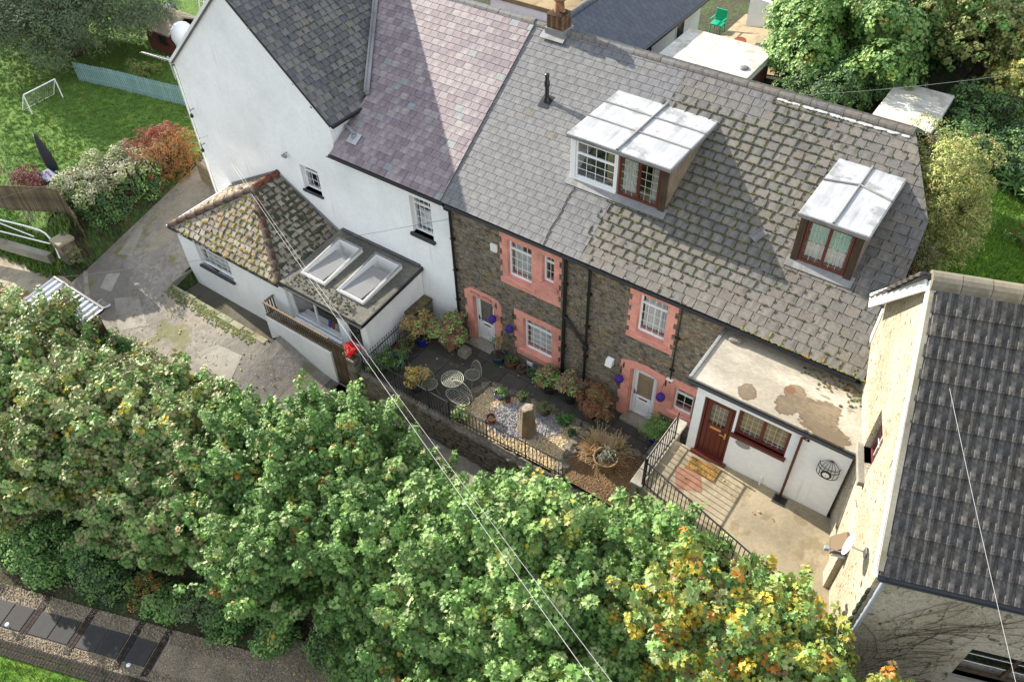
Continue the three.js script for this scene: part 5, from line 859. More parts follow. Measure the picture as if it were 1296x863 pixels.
  part('feed_arm', [rod(V3(-0.3, -0.12, 0.05), V3(-0.72, 0.02, 0.1), 0.012), rbx(-0.8, -0.7, -0.04, 0.06, 0.06, 0.15)], M.greyPipe, d);
  const hp = toW(-0.02, 4.0 - Y0, -1.85);
  const h = thing('added_hood', 'brown hood standing in for a shaded recess in the cream gable', 'vent', hp.toArray(), null, 0.339, false);
  part('hood', extrude([[0, 0], [0.32, 0.0], [0.32, 0.1], [0.05, 0.4], [0, 0.4]], 0.4).applyMatrix4(new THREE.Matrix4().makeBasis(V3(-1, 0, 0), V3(0, 1, 0), V3(0, 0, -1))).translate(0, 0, 0.2), std({ color: lin(0.13, 0.09, 0.05), roughness: 0.8 }), h);  // dark brown hood added in place of a recess in shade
  part('added_pilaster', bx(-0.12, 0.02, -2.6, -0.02, -0.2, 0.2), M.roughcast, h);  // pilaster added for the pale reveal strip below that recess
  part('side_plate', bx(-0.3, 0, 0.0, 0.06, -0.24, 0.24), M.galv, h);
}
// ---------------------------------------------------------------- buildings behind the terrace
{
  const t = thing('rear_wing', 'rear wing with dark blue slates behind the cottage ridge', 'building', [-1.5, 1.5, -12.5]);
  const xr = -2.75, yr = 6.62, xe = -0.48, ye = 5.0, L = Math.hypot(xe - xr, yr - ye), V = V3(xr - xe, yr - ye, 0).normalize(), U = V3(0, 0, -1), O = V3(xe, ye, -8.2);
  part('wall', [bx(-0.95, -0.75, 1.5, 4.95, -19, -11.0), bx(-4.9, -4.7, 1.5, 4.95, -19, -11.3), bx(-4.7, -0.95, 1.5, 4.95, -19, -18.8)], M.white, t);
  deckPrism([[0, 0], [11, 0], [11, L], [0, L]], O, U, V, 0.1, M.deckBoard, t);
  slateRoof({ parent: t, O, U, V, outline: [[0, 0], [11, 0], [11, L], [0, L]], exposure: 0.24, width: 0.33, mats: blueTones, seed: 71, thick: 0.009, gap: 0.008 });
  deckPrism([[0, 0], [11, 0], [11, L], [0, L]], V3(2 * xr - xe, ye, -19.2), V3(0, 0, 1), V3(xe - xr, yr - ye, 0).normalize(), 0.1, blueTones[1], t, 'far_slope');
  ridgeTiles(t, V3(xr, yr + 0.06, -8.3), V3(xr, yr + 0.06, -19.2), 24, 0.14, [blueTones[0], darkTones[2]], 72);
  part('gutter', [bar(V3(xe + 0.06, ye - 0.04, -9), V3(xe + 0.06, ye - 0.04, -19.2), 0.11, 0.09), rod(V3(-0.69, 1.6, -14.2), V3(-0.69, 4.85, -14.2), 0.045)], M.black, t);
  const w = part('window', [bx(-0.76, -0.71, 3.3, 4.6, -17.4, -16.6)], M.upvc, t); part('pane', bx(-0.715, -0.7, 3.37, 4.53, -17.33, -16.67), std({ color: lin(0.03, 0.03, 0.035), roughness: 0.08 }), w);
}
function flatBlock(label, x0, x1, z0, z1, yt, yb, wallMat, roofMat, pos) {
  const t = thing('flat_roofed_outbuilding', label, 'outbuilding', [(x0 + x1) / 2, yb, (z0 + z1) / 2]);
  part('wall', bx(x0 + 0.12, x1 - 0.12, yb, yt - 0.15, z0 + 0.12, z1 - 0.12), wallMat, t);
  part('roof', rbx(x0, x1, yt - 0.12, yt, z0, z1, 0.03), roofMat, t);
  part('fascia', [bx(x0 + 0.02, x1 - 0.02, yt - 0.3, yt - 0.121, z1 - 0.05, z1 - 0.02), bx(x1 - 0.05, x1 - 0.02, yt - 0.3, yt - 0.121, z0 + 0.02, z1 - 0.05)], M.whitePaint, t);
  return t;
}
M.paleRoof = std({ color: lin(0.8, 0.8, 0.77), roughness: 0.8, map: concreteMap });
{
  const brick = std({ color: lin(0.16, 0.06, 0.045), roughness: 0.9, map: stoneMap });
  const t = flatBlock('outbuilding with pale flat roof and dark brick wall beside the blue slates', 0.2, 4.0, -15.9, -12.95, 5.0, 2.0, brick, M.paleRoof);
  // brick courses on the visible side
  const g = [], r = rng(13); for (let k = 0; k < 18; k++) for (let i = 0; i < 11; i++) g.push(tint(bx(3.875, 3.9, 4.6 - k * 0.1, 4.69 - k * 0.1, -15.7 + i * 0.25 + (k % 2) * 0.12, -15.47 + i * 0.25 + (k % 2) * 0.12), lin(0.13 + r() * 0.06, 0.045 + r() * 0.03, 0.035 + r() * 0.02)));
  part('brickwork', g, std({ vertexColors: true, roughness: 0.9 }), t, 'stuff');
  const v = part('roof_vent', lathe([[0.2, 0], [0.19, 0.05], [0.12, 0.09], [0, 0.1]], 18).translate(3.55, 5.0, -13.8), M.lead, t);
  flatBlock('small garden outbuilding with white flat roof behind the ridge', 8.75, 10.83, -16.05, -13.0, 5.0, 3.0, std({ color: lin(0.3, 0.28, 0.24), roughness: 0.9, map: concreteMap }), M.paleRoof);
  // far building edge at the top
  const e = thing('rear_outhouse', 'low outhouse with tan roof edge behind the purple slate ridge', 'outbuilding', [-4.5, 1.2, -11.5]);
  part('wall', bx(-6.8, -2.9, 1.2, 6.3, -12.5, -11.35), M.white, e); part('roof', rbx(-7.0, -2.8, 6.3, 6.5, -12.7, -11.3, 0.03), std({ color: lin(0.42, 0.32, 0.18), roughness: 0.9, map: concreteMap }), e);
}
{ // yard behind: white garden wall, green chair, orange tub
  const w = thing('garden_wall', 'white curved-top garden wall in the rear yard', 'wall', [2.2, 3.0, -20.6]);
  part('wall', extrude([[0, 0], [2.6, 0], [2.6, 0.7], [2.2, 1.4], [1.5, 1.8], [0, 1.9]], 0.2).translate(0.9, 2.9, -20.8), M.white, w);
  struct('rear_yard', draped([[[0.3, -16], [4.4, -16], [4.4, -22], [-1.5, -22], [0.3, -19]]], 0.05), std({ color: lin(0.5, 0.42, 0.28), map: concreteMap, roughness: 0.95 }));
  const x = -0.1, z = -19.7, y = H(x, z) + 0.05;
  const c = thing('garden_chair', 'bright green plastic garden chair in the rear yard', 'chair', [x, y, z]);
  const gm = std({ color: lin(0.01, 0.38, 0.2), roughness: 0.4 });
  part('seat', rbx(x - 0.28, x + 0.28, y + 0.4, y + 0.45, z - 0.27, z + 0.27), gm, c);
  part('backrest', rbx(x - 0.28, x + 0.28, y + 0.45, y + 0.98, z - 0.3, z - 0.24, 0.02), gm, c);
  for (const [a, b] of [[-1, -1], [1, -1], [-1, 1], [1, 1]]) part('leg', rod(V3(x + a * 0.25, y, z + b * 0.25), V3(x + a * 0.24, y + 0.42, z + b * 0.24), 0.03), gm, c);
  for (const a of [-1, 1]) part('arm', rbx(x + a * 0.29 - 0.03, x + a * 0.29 + 0.03, y + 0.62, y + 0.66, z - 0.26, z + 0.28, 0.01), gm, c);
  solo('plastic_tub', lathe([[0, 0], [0.2, 0], [0.25, 0.3], [0.27, 0.3], [0.26, 0.33], [0.22, 0.3], [0, 0.28]], 18).translate(1.6, H(1.6, -18.3) + 0.05, -18.3), std({ color: lin(0.7, 0.12, 0.02), roughness: 0.4 }), 'bright orange plastic tub in the rear yard', 'tub');
}
// ---------------------------------------------------------------- deck in front of the porch
{
  const dp = [[9.02, 1.984], [13.62, 1.984], [14.5, 4.6], [13.6, 5.1], [9.02, 3.82]];
  const d = struct('deck', extrude(dp.map(([x, z]) => [x, -z]), 3.9).rotateX(-Math.PI / 2).translate(0, -1.3, 0), M.deckConcrete);
  // cast flags of the deck
  part('flagstone', draped([[[9.5, 2.75], [10.15, 2.55], [10.45, 3.1], [9.85, 3.35]]], 2.606, 0.4, () => 0), std({ color: lin(0.42, 0.22, 0.15), map: concreteMap, roughness: 0.9 }), d);
  const dr = thing('drain_gully', 'small square dark drain at the foot of the brown downpipe', 'drain', [12.2, 2.6, 2.2]);
  part('frame', [bx(12.0, 12.34, 2.6, 2.625, 2.06, 2.1), bx(12.0, 12.34, 2.6, 2.625, 2.3, 2.34), bx(12.0, 12.04, 2.6, 2.624, 2.1, 2.3), bx(12.3, 12.34, 2.6, 2.624, 2.1, 2.3)], M.darkSill, dr);
  part('grate', [bx(12.04, 12.3, 2.602, 2.606, 2.1, 2.3), ...[0, 1, 2, 3].map((k) => bx(12.06 + k * 0.065, 12.08 + k * 0.065, 2.607, 2.618, 2.1, 2.3))], M.black, dr);
  const mt = thing('doormat', 'golden coir doormat before the brown porch door', 'doormat', [10.12, 2.6, 2.42]);
  part('mat', rbx(9.74, 10.56, 2.603, 2.63, 2.22, 2.62, 0.01), std({ color: lin(0.5, 0.3, 0.08), roughness: 1, map: stoneMap, bumpMap: bumpRough, bumpScale: 0.02 }), mt);
  part('border', [bx(9.72, 10.58, 2.602, 2.626, 2.2, 2.22), bx(9.72, 10.58, 2.602, 2.626, 2.62, 2.64)], std({ color: lin(0.25, 0.12, 0.03), roughness: 1 }), mt);
  // coping and railings
  const cp = thing('deck_retaining_wall', 'pale coped retaining wall at the deck edge above the terrace', 'wall', [9.1, -1.3, 2.9]);
  part('wall', bx(8.86, 9.015, -1.3, 2.58, 1.3, 3.9), M.concrete, cp);
  const cg = rng(4); for (let i = 0; i < 5; i++) part('coping_stone', rbx(8.8, 9.14, 2.585, 2.7, 1.32 + i * 0.52, 1.82 + i * 0.52, 0.02), M.concrete, cp);
  function railing(label, a, b, h, sp, post, grp) {
    const f = thing('iron_railing', label, 'railing', [(a.x + b.x) / 2, Math.min(a.y, b.y), (a.z + b.z) / 2], grp);
    const n = Math.round(a.distanceTo(b) / sp), up = V3(0, h, 0);
    part('top_rail', bar(a.clone().add(up), b.clone().add(up), 0.035, 0.02), M.blackIron, f);
    part('bottom_rail', bar(a.clone().add(V3(0, 0.12, 0)), b.clone().add(V3(0, 0.12, 0)), 0.03, 0.015), M.blackIron, f);
    for (let i = 0; i <= n; i++) { const p = a.clone().lerp(b, i / n); const isP = i % post === 0; part(isP ? 'post' : 'baluster', rod(p, p.clone().add(V3(0, h + (isP ? 0.12 : 0), 0)), isP ? 0.022 : 0.012, 6), M.blackIron, f); }
    return f;
  }
  railing('black iron railing on the coping along the deck side', V3(9.1, 2.7, 2.02), V3(9.1, 2.7, 3.8), 0.95, 0.165, 11);
  railing('black iron railing along the front of the deck', V3(9.14, 2.62, 3.78), V3(13.5, 2.62, 5.0), 1.0, 0.12, 14);
  railing('low black iron railing on the garden bed wall', V3(2.2, 0.08, 3.36), V3(6.4, 0.2, 3.3), 0.75, 0.13, 11);
  railing('black iron railing bordering the seating terrace', V3(-1.5, 0.05, 3.38), V3(2.18, 0.05, 3.38), 0.85, 0.12, 12);
  // spiked low fence beside the lean-to
  const sf = thing('spiked_fence', 'dark spiked iron fence along the lean-to side wall', 'fence', [-1.45, 0, 1.9]);
  for (const y of [0.25, 0.75]) part('rail', bar(V3(-1.4, y, 1.15), V3(-1.35, y, 3.2), 0.03, 0.02), M.blackIron, sf);
  for (let i = 0; i < 18; i++) { const z = 1.2 + i * 0.115; part('spike', [rod(V3(-1.38, 0, z), V3(-1.38, 0.88, z), 0.009, 5), lathe([[0.022, 0], [0.001, 0.08]], 5).translate(-1.38, 0.88, z)], M.blackIron, sf); }
}
// ---------------------------------------------------------------- garden bed in front of the cottages
M.wallStone = [[0.46, 0.42, 0.35], [0.4, 0.37, 0.31], [0.52, 0.48, 0.4], [0.42, 0.36, 0.28], [0.36, 0.34, 0.3]].map((c) => std({ color: lin(...c), roughness: 0.95, map: stoneMap, bumpMap: bumpRough, bumpScale: 0.012 }));
const rockGeos = [0, 1, 2, 3, 4, 5, 6, 7].map((k) => rock(1, 1, 1, 500 + k, 1));
function stoneRow(name, label, pts, y, size, seed, jitter = 0.05) {  // a row of stones laid along a line
  const r = rng(seed), P = pts.map(([x, z]) => V3(x, y, z)); const t = thing(name, label, 'stone edging', [P[0].x, y - 0.1, P[0].z]);
  for (let s = 0; s < P.length - 1; s++) { const L = P[s].distanceTo(P[s + 1]), dir = P[s + 1].clone().sub(P[s]).normalize(); let d = 0; while (d < L) { const w = size * (0.7 + r() * 0.7); const p = P[s].clone().addScaledVector(dir, d + w / 2); const m = part('stone', rockGeos[Math.floor(r() * 8)], M.wallStone[Math.floor(r() * 5)], t), off = m.position.clone(); m.scale.set(w * 0.56, size * (0.35 + r() * 0.15), size * (0.4 + r() * 0.15)); m.rotation.y = Math.atan2(-dir.z, dir.x) + (r() - 0.5) * 0.3; m.position.copy(p).add(V3((r() - 0.5) * jitter, (r() - 0.5) * 0.03, (r() - 0.5) * jitter)).add(off); d += w * 0.98; } }
  return t;
}
{
  // bed of gravel, slightly raised
  const bed = [[2.3, 1.55], [5.95, 1.25], [6.0, 3.2], [2.15, 3.38]], bed2 = [[6.0, 1.55], [8.75, 1.4], [8.8, 3.38], [6.0, 3.3]];
  struct('gravel_bed', draped([bed], 0.03, 0.3, (x, z) => 0.01 + fbm(x * 0.13, z * 0.13, 4, 3) * 0.05), std({ map: gravelMap, color: lin(1.05, 0.95, 0.75), roughness: 1, bumpMap: bumpRough, bumpScale: 0.02 }));
  struct('gravel_bed', draped([bed2], 0.05, 0.3, (x, z) => 0.05 + sst(6, 7, x) * 0.12 + fbm(x * 0.13, z * 0.13, 4, 3) * 0.06), std({ map: gravelMap, color: lin(0.36, 0.25, 0.15), roughness: 1, bumpMap: bumpRough, bumpScale: 0.03 }));
  const r = rng(17), peb = [], pg = clean(new THREE.IcosahedronGeometry(1, 0));
  const put = (x, z, y, s, c) => peb.push({ p: V3(x, y, z), q: new THREE.Quaternion().setFromEuler(new THREE.Euler(r() * 6, r() * 6, r() * 6)), s: V3(s, s * 0.6, s * 0.8), c });
  for (let i = 0; i < 5200; i++) { const x = lerp(2.2, 6.0, r()), z = lerp(1.3, 3.36, r()); if (!inPoly([x, z], bed)) continue; const k = 0.5 + r() * 0.8, dx = x - 4.2, dz = z - 2.1, slate = Math.hypot(dx * 0.9 + dz * 0.5, dz) < 0.75 + r() * 0.3; const y = 0.045 + fbm(x * 0.13, z * 0.13, 4, 3) * 0.05; put(x, z, y, slate ? 0.025 + r() * 0.035 : 0.014 + r() * 0.018, slate ? lin(0.25 * k, 0.245 * k, 0.26 * k) : lin(0.62 * k, 0.5 * k, 0.3 * k)); }
  for (let i = 0; i < 1500; i++) { const x = lerp(6.1, 8.7, r()), z = lerp(1.5, 3.3, r()); const k = 0.4 + r() * 0.8; put(x, z, 0.11 + sst(6, 7, x) * 0.12 + fbm(x * 0.13, z * 0.13, 4, 3) * 0.06, 0.01 + r() * 0.014, lin(0.3 * k, 0.2 * k, 0.11 * k)); }
  inst('pebbles', pg, std({ color: 0xffffff, roughness: 0.85 }), peb, null, 'stuff', 'loose pebbles and slate chippings spread over the garden bed', 'pebbles');
  stoneRow('stone_edging', 'row of pale stones edging the gravel bed beside the table', [[2.12, 3.3], [2.3, 1.5]], 0.1, 0.34, 61);
  stoneRow('stone_edging', 'row of stones edging the gravel bed along the cottage walk', [[2.45, 1.42], [6.0, 1.2]], 0.07, 0.3, 62);
  stoneRow('stone_edging', 'line of broad boulders dividing the gravel bed from the brown bed', [[6.1, 1.35], [5.95, 2.1], [6.1, 2.8], [6.3, 3.3]], 0.1, 0.42, 63, 0.15);
  stoneRow('stone_edging', 'rocks along the back of the brown bed beside the terrace', [[6.3, 1.35], [7.4, 1.3], [8.6, 1.3]], 0.12, 0.3, 64, 0.1);
  // retaining wall to the lane, stone by stone
  const wl = thing('garden_retaining_wall', 'dark rubble retaining wall below the garden railing', 'wall', [4, -1.4, 3.45]);
  part('core', bx(-1.6, 8.85, -1.5, -0.03, 3.42, 3.5), M.mortar, wl);
  const rw = rng(66); let n = 0; for (let y = -1.35; y < -0.1; y += 0.2) { let x = 0.9 + rw() * 0.2; while (x < 8.8 && n < 290) { const w = 0.22 + rw() * 0.3; const m = part('stone', rockGeos[Math.floor(rw() * 8)], M.wallStone[Math.floor(rw() * 5)], wl), off = m.position.clone(); m.scale.set(w * 0.54, 0.11, 0.1); m.position.set(x + w / 2, y + 0.1, 3.5).add(off); x += w; n++; } }
  for (let i = 0; i < 20; i++) { const m = part('coping_stone', rockGeos[i % 8], M.wallStone[i % 3], wl), off = m.position.clone(); m.scale.set(0.28, 0.06, 0.16); m.position.set(-1.4 + i * 0.5, 0.0, 3.42).add(off); }
  // upright driftwood stump
  const st = thing('wooden_stump', 'upright weathered tree stump standing in slate chippings', 'stump', [4.55, 0.04, 2.45]);
  const prof = [], g = new THREE.CylinderGeometry(0.2, 0.26, 1.3, 22, 6); const p = g.attributes.position; for (let i = 0; i < p.count; i++) { const a = Math.atan2(p.getZ(i), p.getX(i)), y = p.getY(i); const k = 1 + 0.13 * Math.sin(a * 5 + y) + 0.07 * Math.sin(a * 11 + 2); if (Math.hypot(p.getX(i), p.getZ(i)) > 0.01) { p.setX(i, p.getX(i) * k); p.setZ(i, p.getZ(i) * k); } if (y > 0.62) p.setY(i, y + p.getX(i) * 0.35); } g.computeVertexNormals();
  part('trunk', clean(g).translate(4.55, 0.68, 2.45), std({ color: lin(0.3, 0.25, 0.18), roughness: 0.95, map: woodMap, bumpMap: bumpRough, bumpScale: 0.03 }), st);
  part('cut_top', lathe([[0, 0.0], [0.16, 0.0], [0.17, -0.01]], 18).applyMatrix4(new THREE.Matrix4().makeRotationZ(0.32)).translate(4.55, 1.345, 2.45), std({ color: lin(0.5, 0.46, 0.4), roughness: 0.95, map: stoneMap }), st);
  // stone step, slab and stub wall
  solo('stone_slab', rbx(8.05, 8.72, 0.2, 0.36, 0.62, 1.2, 0.02), std({ color: lin(0.2, 0.2, 0.22), roughness: 0.8, map: concreteMap }), 'flat blue-grey stone slab step below the deck railing', 'step');
  for (const [x, y, z, s, k] of [[8.35, 0.45, 0.55, 0.22, 0], [8.5, 0.62, 0.4, 0.18, 1], [8.2, 0.2, 0.5, 0.24, 2]]) solo('boulder', [rockGeos[k].clone().scale(s, s * 0.7, s * 0.8).translate(x, y, z)], M.wallStone[k], ['pale boulder', 'small boulder atop others', 'low boulder'][k] + ' in the pile below the small pink-framed window', 'boulder', 'boulders piled by the slab step');
  const sw = thing('stub_wall', 'short moss-topped stone wall against the lean-to side', 'wall', [-1.35, 0, 0.5]);
  part('wall', bx(-1.53, -1.2, -0.02, 0.92, 0.05, 1.1), M.mortar, sw);
  for (let i = 0; i < 4; i++) part('coping_stone', rbx(-1.56, -1.16, 0.92, 1.02, 0.04 + i * 0.27, 0.3 + i * 0.27, 0.02), std({ color: lin(0.3, 0.26, 0.15), roughness: 1, map: stoneMap }), sw);
  solo('stone_block', rbx(0.62, 0.98, -0.02, 0.26, 0.62, 1.0, 0.03), M.concrete, 'grey stone block on the terrace beside the terracotta tub', 'stone');
}
// ---------------------------------------------------------------- foliage
function leafPoly(kind) {  // flat outline of one leaf in xz, stem at the origin, slightly folded
  let pts;
  if (kind === 'maple') pts = [[0, 0], [0.2, 0.02], [0.5, 0.22], [0.36, 0.42], [0.55, 0.72], [0.22, 0.7], [0, 1.05], [-0.22, 0.7], [-0.55, 0.72], [-0.36, 0.42], [-0.5, 0.22], [-0.2, 0.02]];
  else if (kind === 'long') pts = [[0, 0], [0.1, 0.3], [0.08, 0.65], [0, 1], [-0.08, 0.65], [-0.1, 0.3]];
  else pts = [[0, 0], [0.27, 0.25], [0.3, 0.55], [0, 1], [-0.3, 0.55], [-0.27, 0.25]];
  const c = V3(0, 0.0, 0.45), v = pts.map(([x, z]) => V3(x, 0.14 * Math.abs(x) * 2 - 0.18 * z * z + 0.05, z)), t = [];
  for (let i = 0; i < v.length; i++) t.push([c, v[(i + 1) % v.length], v[i]]);
  return polyMesh(t);
}
function sprig(kind, n, size, spread, seed, tiltDown = 0.3) {  // a few leaves round a twig tip; y is outwards
  const r = rng(seed), g = [];
  for (let i = 0; i < n; i++) { const a = i / n * 6.283 + r() * 0.7, s = size * (0.7 + r() * 0.5), l = leafPoly(kind).scale(s, s, s); l.rotateX(-0.1 + tiltDown * (r() - 0.3) * 2 + (i === 0 ? 0.2 : 0)); l.rotateZ((r() - 0.5) * 0.5); l.rotateY(a); const d = spread * (0.25 + r() * 0.75); l.translate(Math.sin(a) * d * 0.7, (r() - 0.4) * spread * 0.9, Math.cos(a) * d * 0.7); g.push(l); }
  return merge(g);
}
M.leaf = new THREE.MeshPhysicalMaterial({ color: 0xffffff, roughness: 0.5, transmission: 0.28, thickness: 0, specularIntensity: 0.6 });
M.leafDull = new THREE.MeshPhysicalMaterial({ color: 0xffffff, roughness: 0.75, transmission: 0.2, thickness: 0 });
const SPR = { maple: [1, 2, 3].map((k) => sprig('maple', 6, 0.17, 0.15, k)), oval: [4, 5].map((k) => sprig('oval', 8, 0.09, 0.11, k, 0.6)), small: [6, 7].map((k) => sprig('oval', 9, 0.05, 0.075, k, 0.8)), long: [8].map((k) => sprig('long', 7, 0.16, 0.12, k, 0.8)), tiny: [9].map((k) => sprig('oval', 10, 0.032, 0.05, k, 0.9)), blade: [10].map((k) => sprig('long', 9, 0.4, 0.1, k, 1.4)) };
const pickC = (pal, r) => { const t = r(); let a = 0; for (const [w, c] of pal) { a += w; if (t < a) { const k = 0.72 + r() * 0.56; return lin(c[0] * k, c[1] * k, c[2] * k); } } const c = pal[0][1]; return lin(...c); };
// crown made of clumps: every clump a ball of sprigs facing outwards and upwards
function crownInst(parent, clumps, kind, pal, density, seed, mat = M.leaf, name = 'crown', upBias = 0.55, scale = [0.8, 1.35], cl2) {
  const r = rng(seed), list = [], geo = SPR[kind][seed % SPR[kind].length];
  for (const c of clumps) {
    const n = Math.round(density * c.r * c.r * (c.f || 1)); const tone = 0.85 + r() * 0.3, pl = c.pal || pal;
    if (c.dir) {  // a leafy shoot: sprigs along a stem, thinning to the tip
      const a = new THREE.Vector3().crossVectors(c.dir, V3(0.3, 0.2, 1)).normalize(), b = new THREE.Vector3().crossVectors(c.dir, a);
      const m = Math.round(c.len * 15);
      for (let i = 0; i < m; i++) { const f = (i + r()) / m, an = r() * 6.283, rad = c.r * (1 - 0.55 * f) * Math.sqrt(r()); const side = a.clone().multiplyScalar(Math.cos(an)).addScaledVector(b, Math.sin(an)); const p = V3(c.x, c.y, c.z).addScaledVector(c.dir, f * c.len).addScaledVector(side, rad); const nn = side.clone().multiplyScalar(0.75).addScaledVector(c.dir, 0.35).add(V3((r() - 0.5) * 0.5, upBias, (r() - 0.5) * 0.5)).normalize(); const col = pickC(pl, r); col.multiplyScalar(tone); list.push({ p, q: qTo(nn, r() * 6.28), s: lerp(scale[0], scale[1], r()), c: col }); }
      continue;
    }
    for (let i = 0; i < n; i++) {
      const d = V3(r() * 2 - 1, r() * 2 - 1, r() * 2 - 1); if (d.lengthSq() > 1 || d.lengthSq() < 0.01) { i--; continue; } d.normalize();
      if (d.y < -0.35 && r() < 0.7) continue;
      const rad = c.r * (0.55 + 0.5 * Math.pow(r(), 0.6)), p = V3(c.x + d.x * rad * (c.sx || 1), c.y + d.y * rad * (c.sy || 0.8), c.z + d.z * rad * (c.sz || 1));
      const nn = d.clone().multiplyScalar(0.8).add(V3((r() - 0.5) * 0.7, upBias + (r() - 0.5) * 0.4, (r() - 0.5) * 0.7)).normalize();
      const col = pickC(pl, r); col.multiplyScalar(tone);
      list.push({ p, q: qTo(nn, r() * 6.28), s: lerp(scale[0], scale[1], r()), c: col });
    }
  }
  if (list.length) inst(name, geo, mat, list, parent);
}
function ellipClumps(cx, cy, cz, rx, ry, rz, n, rc, seed, o = {}) {  // clumps over an uneven ellipsoid
  const r = rng(seed), out = []; let k = 0;
  while (out.length < n && k++ < n * 30) {
    const d = V3(r() * 2 - 1, r() * 2 - 1, r() * 2 - 1); if (d.lengthSq() > 1 || d.lengthSq() < 0.05) continue; d.normalize();
    if (d.y < (o.ymin ?? -0.5)) continue;
    const wob = 0.78 + 0.3 * Math.sin(d.x * 3.1 + seed) * Math.cos(d.z * 2.7 + seed * 0.7) + r() * 0.2, q = (r() < 0.22 ? 0.55 : 0.9) * wob;
    out.push({ x: cx + d.x * rx * q, y: cy + d.y * ry * q, z: cz + d.z * rz * q, r: rc * (0.65 + r() * 0.7), sy: 0.75 });
  }
  return out;
}
function trunkGeo(x, z, y0, cx, cy, cz, h, r0, seed, limbs = 7, spread = 0.75) {
  const r = rng(seed), g = []; const top = V3(cx, cy + h * 0.1, cz), base = V3(x, y0 - 0.2, z);
  const taper = (pts, ra, rb) => { const c = new THREE.CatmullRomCurve3(pts), t = new THREE.TubeGeometry(c, 10, 1, 8), p = t.attributes.position, seg = 9; for (let i = 0; i < p.count; i++) { const ring = Math.floor(i / seg), f = ring / 10, ctr = c.getPointAt(Math.min(1, f)), k = lerp(ra, rb, f); p.setXYZ(i, ctr.x + (p.getX(i) - ctr.x) * k, ctr.y + (p.getY(i) - ctr.y) * k, ctr.z + (p.getZ(i) - ctr.z) * k); } t.computeVertexNormals(); return clean(t); };
  g.push(taper([base, base.clone().lerp(top, 0.4).add(V3((r() - 0.5) * 0.3, 0, (r() - 0.5) * 0.3)), top], r0, r0 * 0.4));
  for (let i = 0; i < limbs; i++) { const f = 0.35 + r() * 0.55, s = base.clone().lerp(top, f), a = i / limbs * 6.283 + r(), L = h * spread * (0.6 + r() * 0.5); const e = s.clone().add(V3(Math.cos(a) * L, L * (0.35 + r() * 0.5), Math.sin(a) * L)); g.push(taper([s, s.clone().lerp(e, 0.5).add(V3(0, L * 0.12, 0)), e], r0 * 0.42, 0.02)); }
  return merge(g);
}
function tree(name, label, o) {
  const t = thing(name, label, o.cat || 'tree', [o.x, o.y, o.z], o.group);
  part('trunk', trunkGeo(o.x, o.z, o.y, o.cx ?? o.x, o.cy, o.cz ?? o.z, o.ry, o.tr || 0.2, o.seed, o.limbs || 8), M.bark, t);
  const cl = o.clumps || ellipClumps(o.cx ?? o.x, o.cy, o.cz ?? o.z, o.rx, o.ry, o.rz, o.n, o.rc, o.seed + 1, o);
  crownInst(t, cl, o.kind || 'maple', o.pal, o.density || 150, o.seed + 2, o.mat || M.leaf, 'crown', o.up ?? 0.55, o.scale || [0.8, 1.35]);
  return t;
}
const gS = [0.13, 0.255, 0.06], gD = [0.08, 0.155, 0.036], gL = [0.23, 0.37, 0.1], gY = [0.28, 0.3, 0.05], yel = [0.5, 0.38, 0.04], org = [0.48, 0.2, 0.03], olv = [0.27, 0.275, 0.115], brn = [0.25, 0.17, 0.075], pal_ = [0.36, 0.42, 0.18];
const palGreen = [[0.46, gS], [0.2, gD], [0.24, gL], [0.05, pal_], [0.03, gY], [0.006, yel], [0.006, org]];
const palBright = [[0.36, gS], [0.4, gL], [0.1, gD], [0.09, pal_], [0.04, gY], [0.004, yel]];
const palOlive = [[0.27, olv], [0.28, gS], [0.15, gL], [0.19, pal_], [0.06, gY], [0.025, yel], [0.03, brn], [0.004, org]];
const palYellow = [[0.24, gL], [0.26, gY], [0.14, yel], [0.18, gS], [0.1, pal_], [0.04, org], [0.04, brn]];
const gT = 'sycamores between the lane and the lower garden';
// crown surface set with upright leafy shoots, dark gaps between them
function shoots(cx, cy, cz, rx, ry, rz, n, seed) {
  const big = ellipClumps(cx, cy, cz, rx * 0.93, ry * 0.9, rz * 0.93, Math.round(n / 9), 0.75, seed, { ymin: -0.6 }), r = rng(seed + 5), out = [];
  for (const b of big) {
    const o = V3((b.x - cx) / rx, (b.y - cy) / ry, (b.z - cz) / rz).normalize();
    for (let k = 0; k < 9; k++) { const d = V3(r() - 0.5, r() * 0.9 - 0.3, r() - 0.5).normalize(), q = b.r * (0.35 + r() * 0.5), dir = o.clone().multiplyScalar(0.75).add(V3((r() - 0.5) * 0.7, 0.75 + r() * 0.3, (r() - 0.5) * 0.7)).normalize(); out.push({ x: b.x + d.x * q, y: b.y + d.y * q * 0.8, z: b.z + d.z * q, r: 0.15 + r() * 0.12, len: 0.5 + r() * 0.75, dir }); if (k < 2) out.push({ x: b.x + d.x * q * 0.4, y: b.y + d.y * q * 0.3 - 0.1, z: b.z + d.z * q * 0.4, r: 0.4, sy: 0.9, f: 0.4 }); }
  }
  return out;
}
const syc = (label, x, z, cy, rx, ry, rz, n, seed, pal, o = {}) => tree('sycamore_tree', label, { x, z, y: o.y ?? H(x, z), cy, rx, ry, rz, seed, pal, density: 330, group: gT, scale: [0.42, 0.9], tr: o.tr, clumps: shoots(x, cy - 0.45, z, rx - 0.2, ry - 0.1, rz - 0.2, n * 5, seed + 1), up: 0.75 });
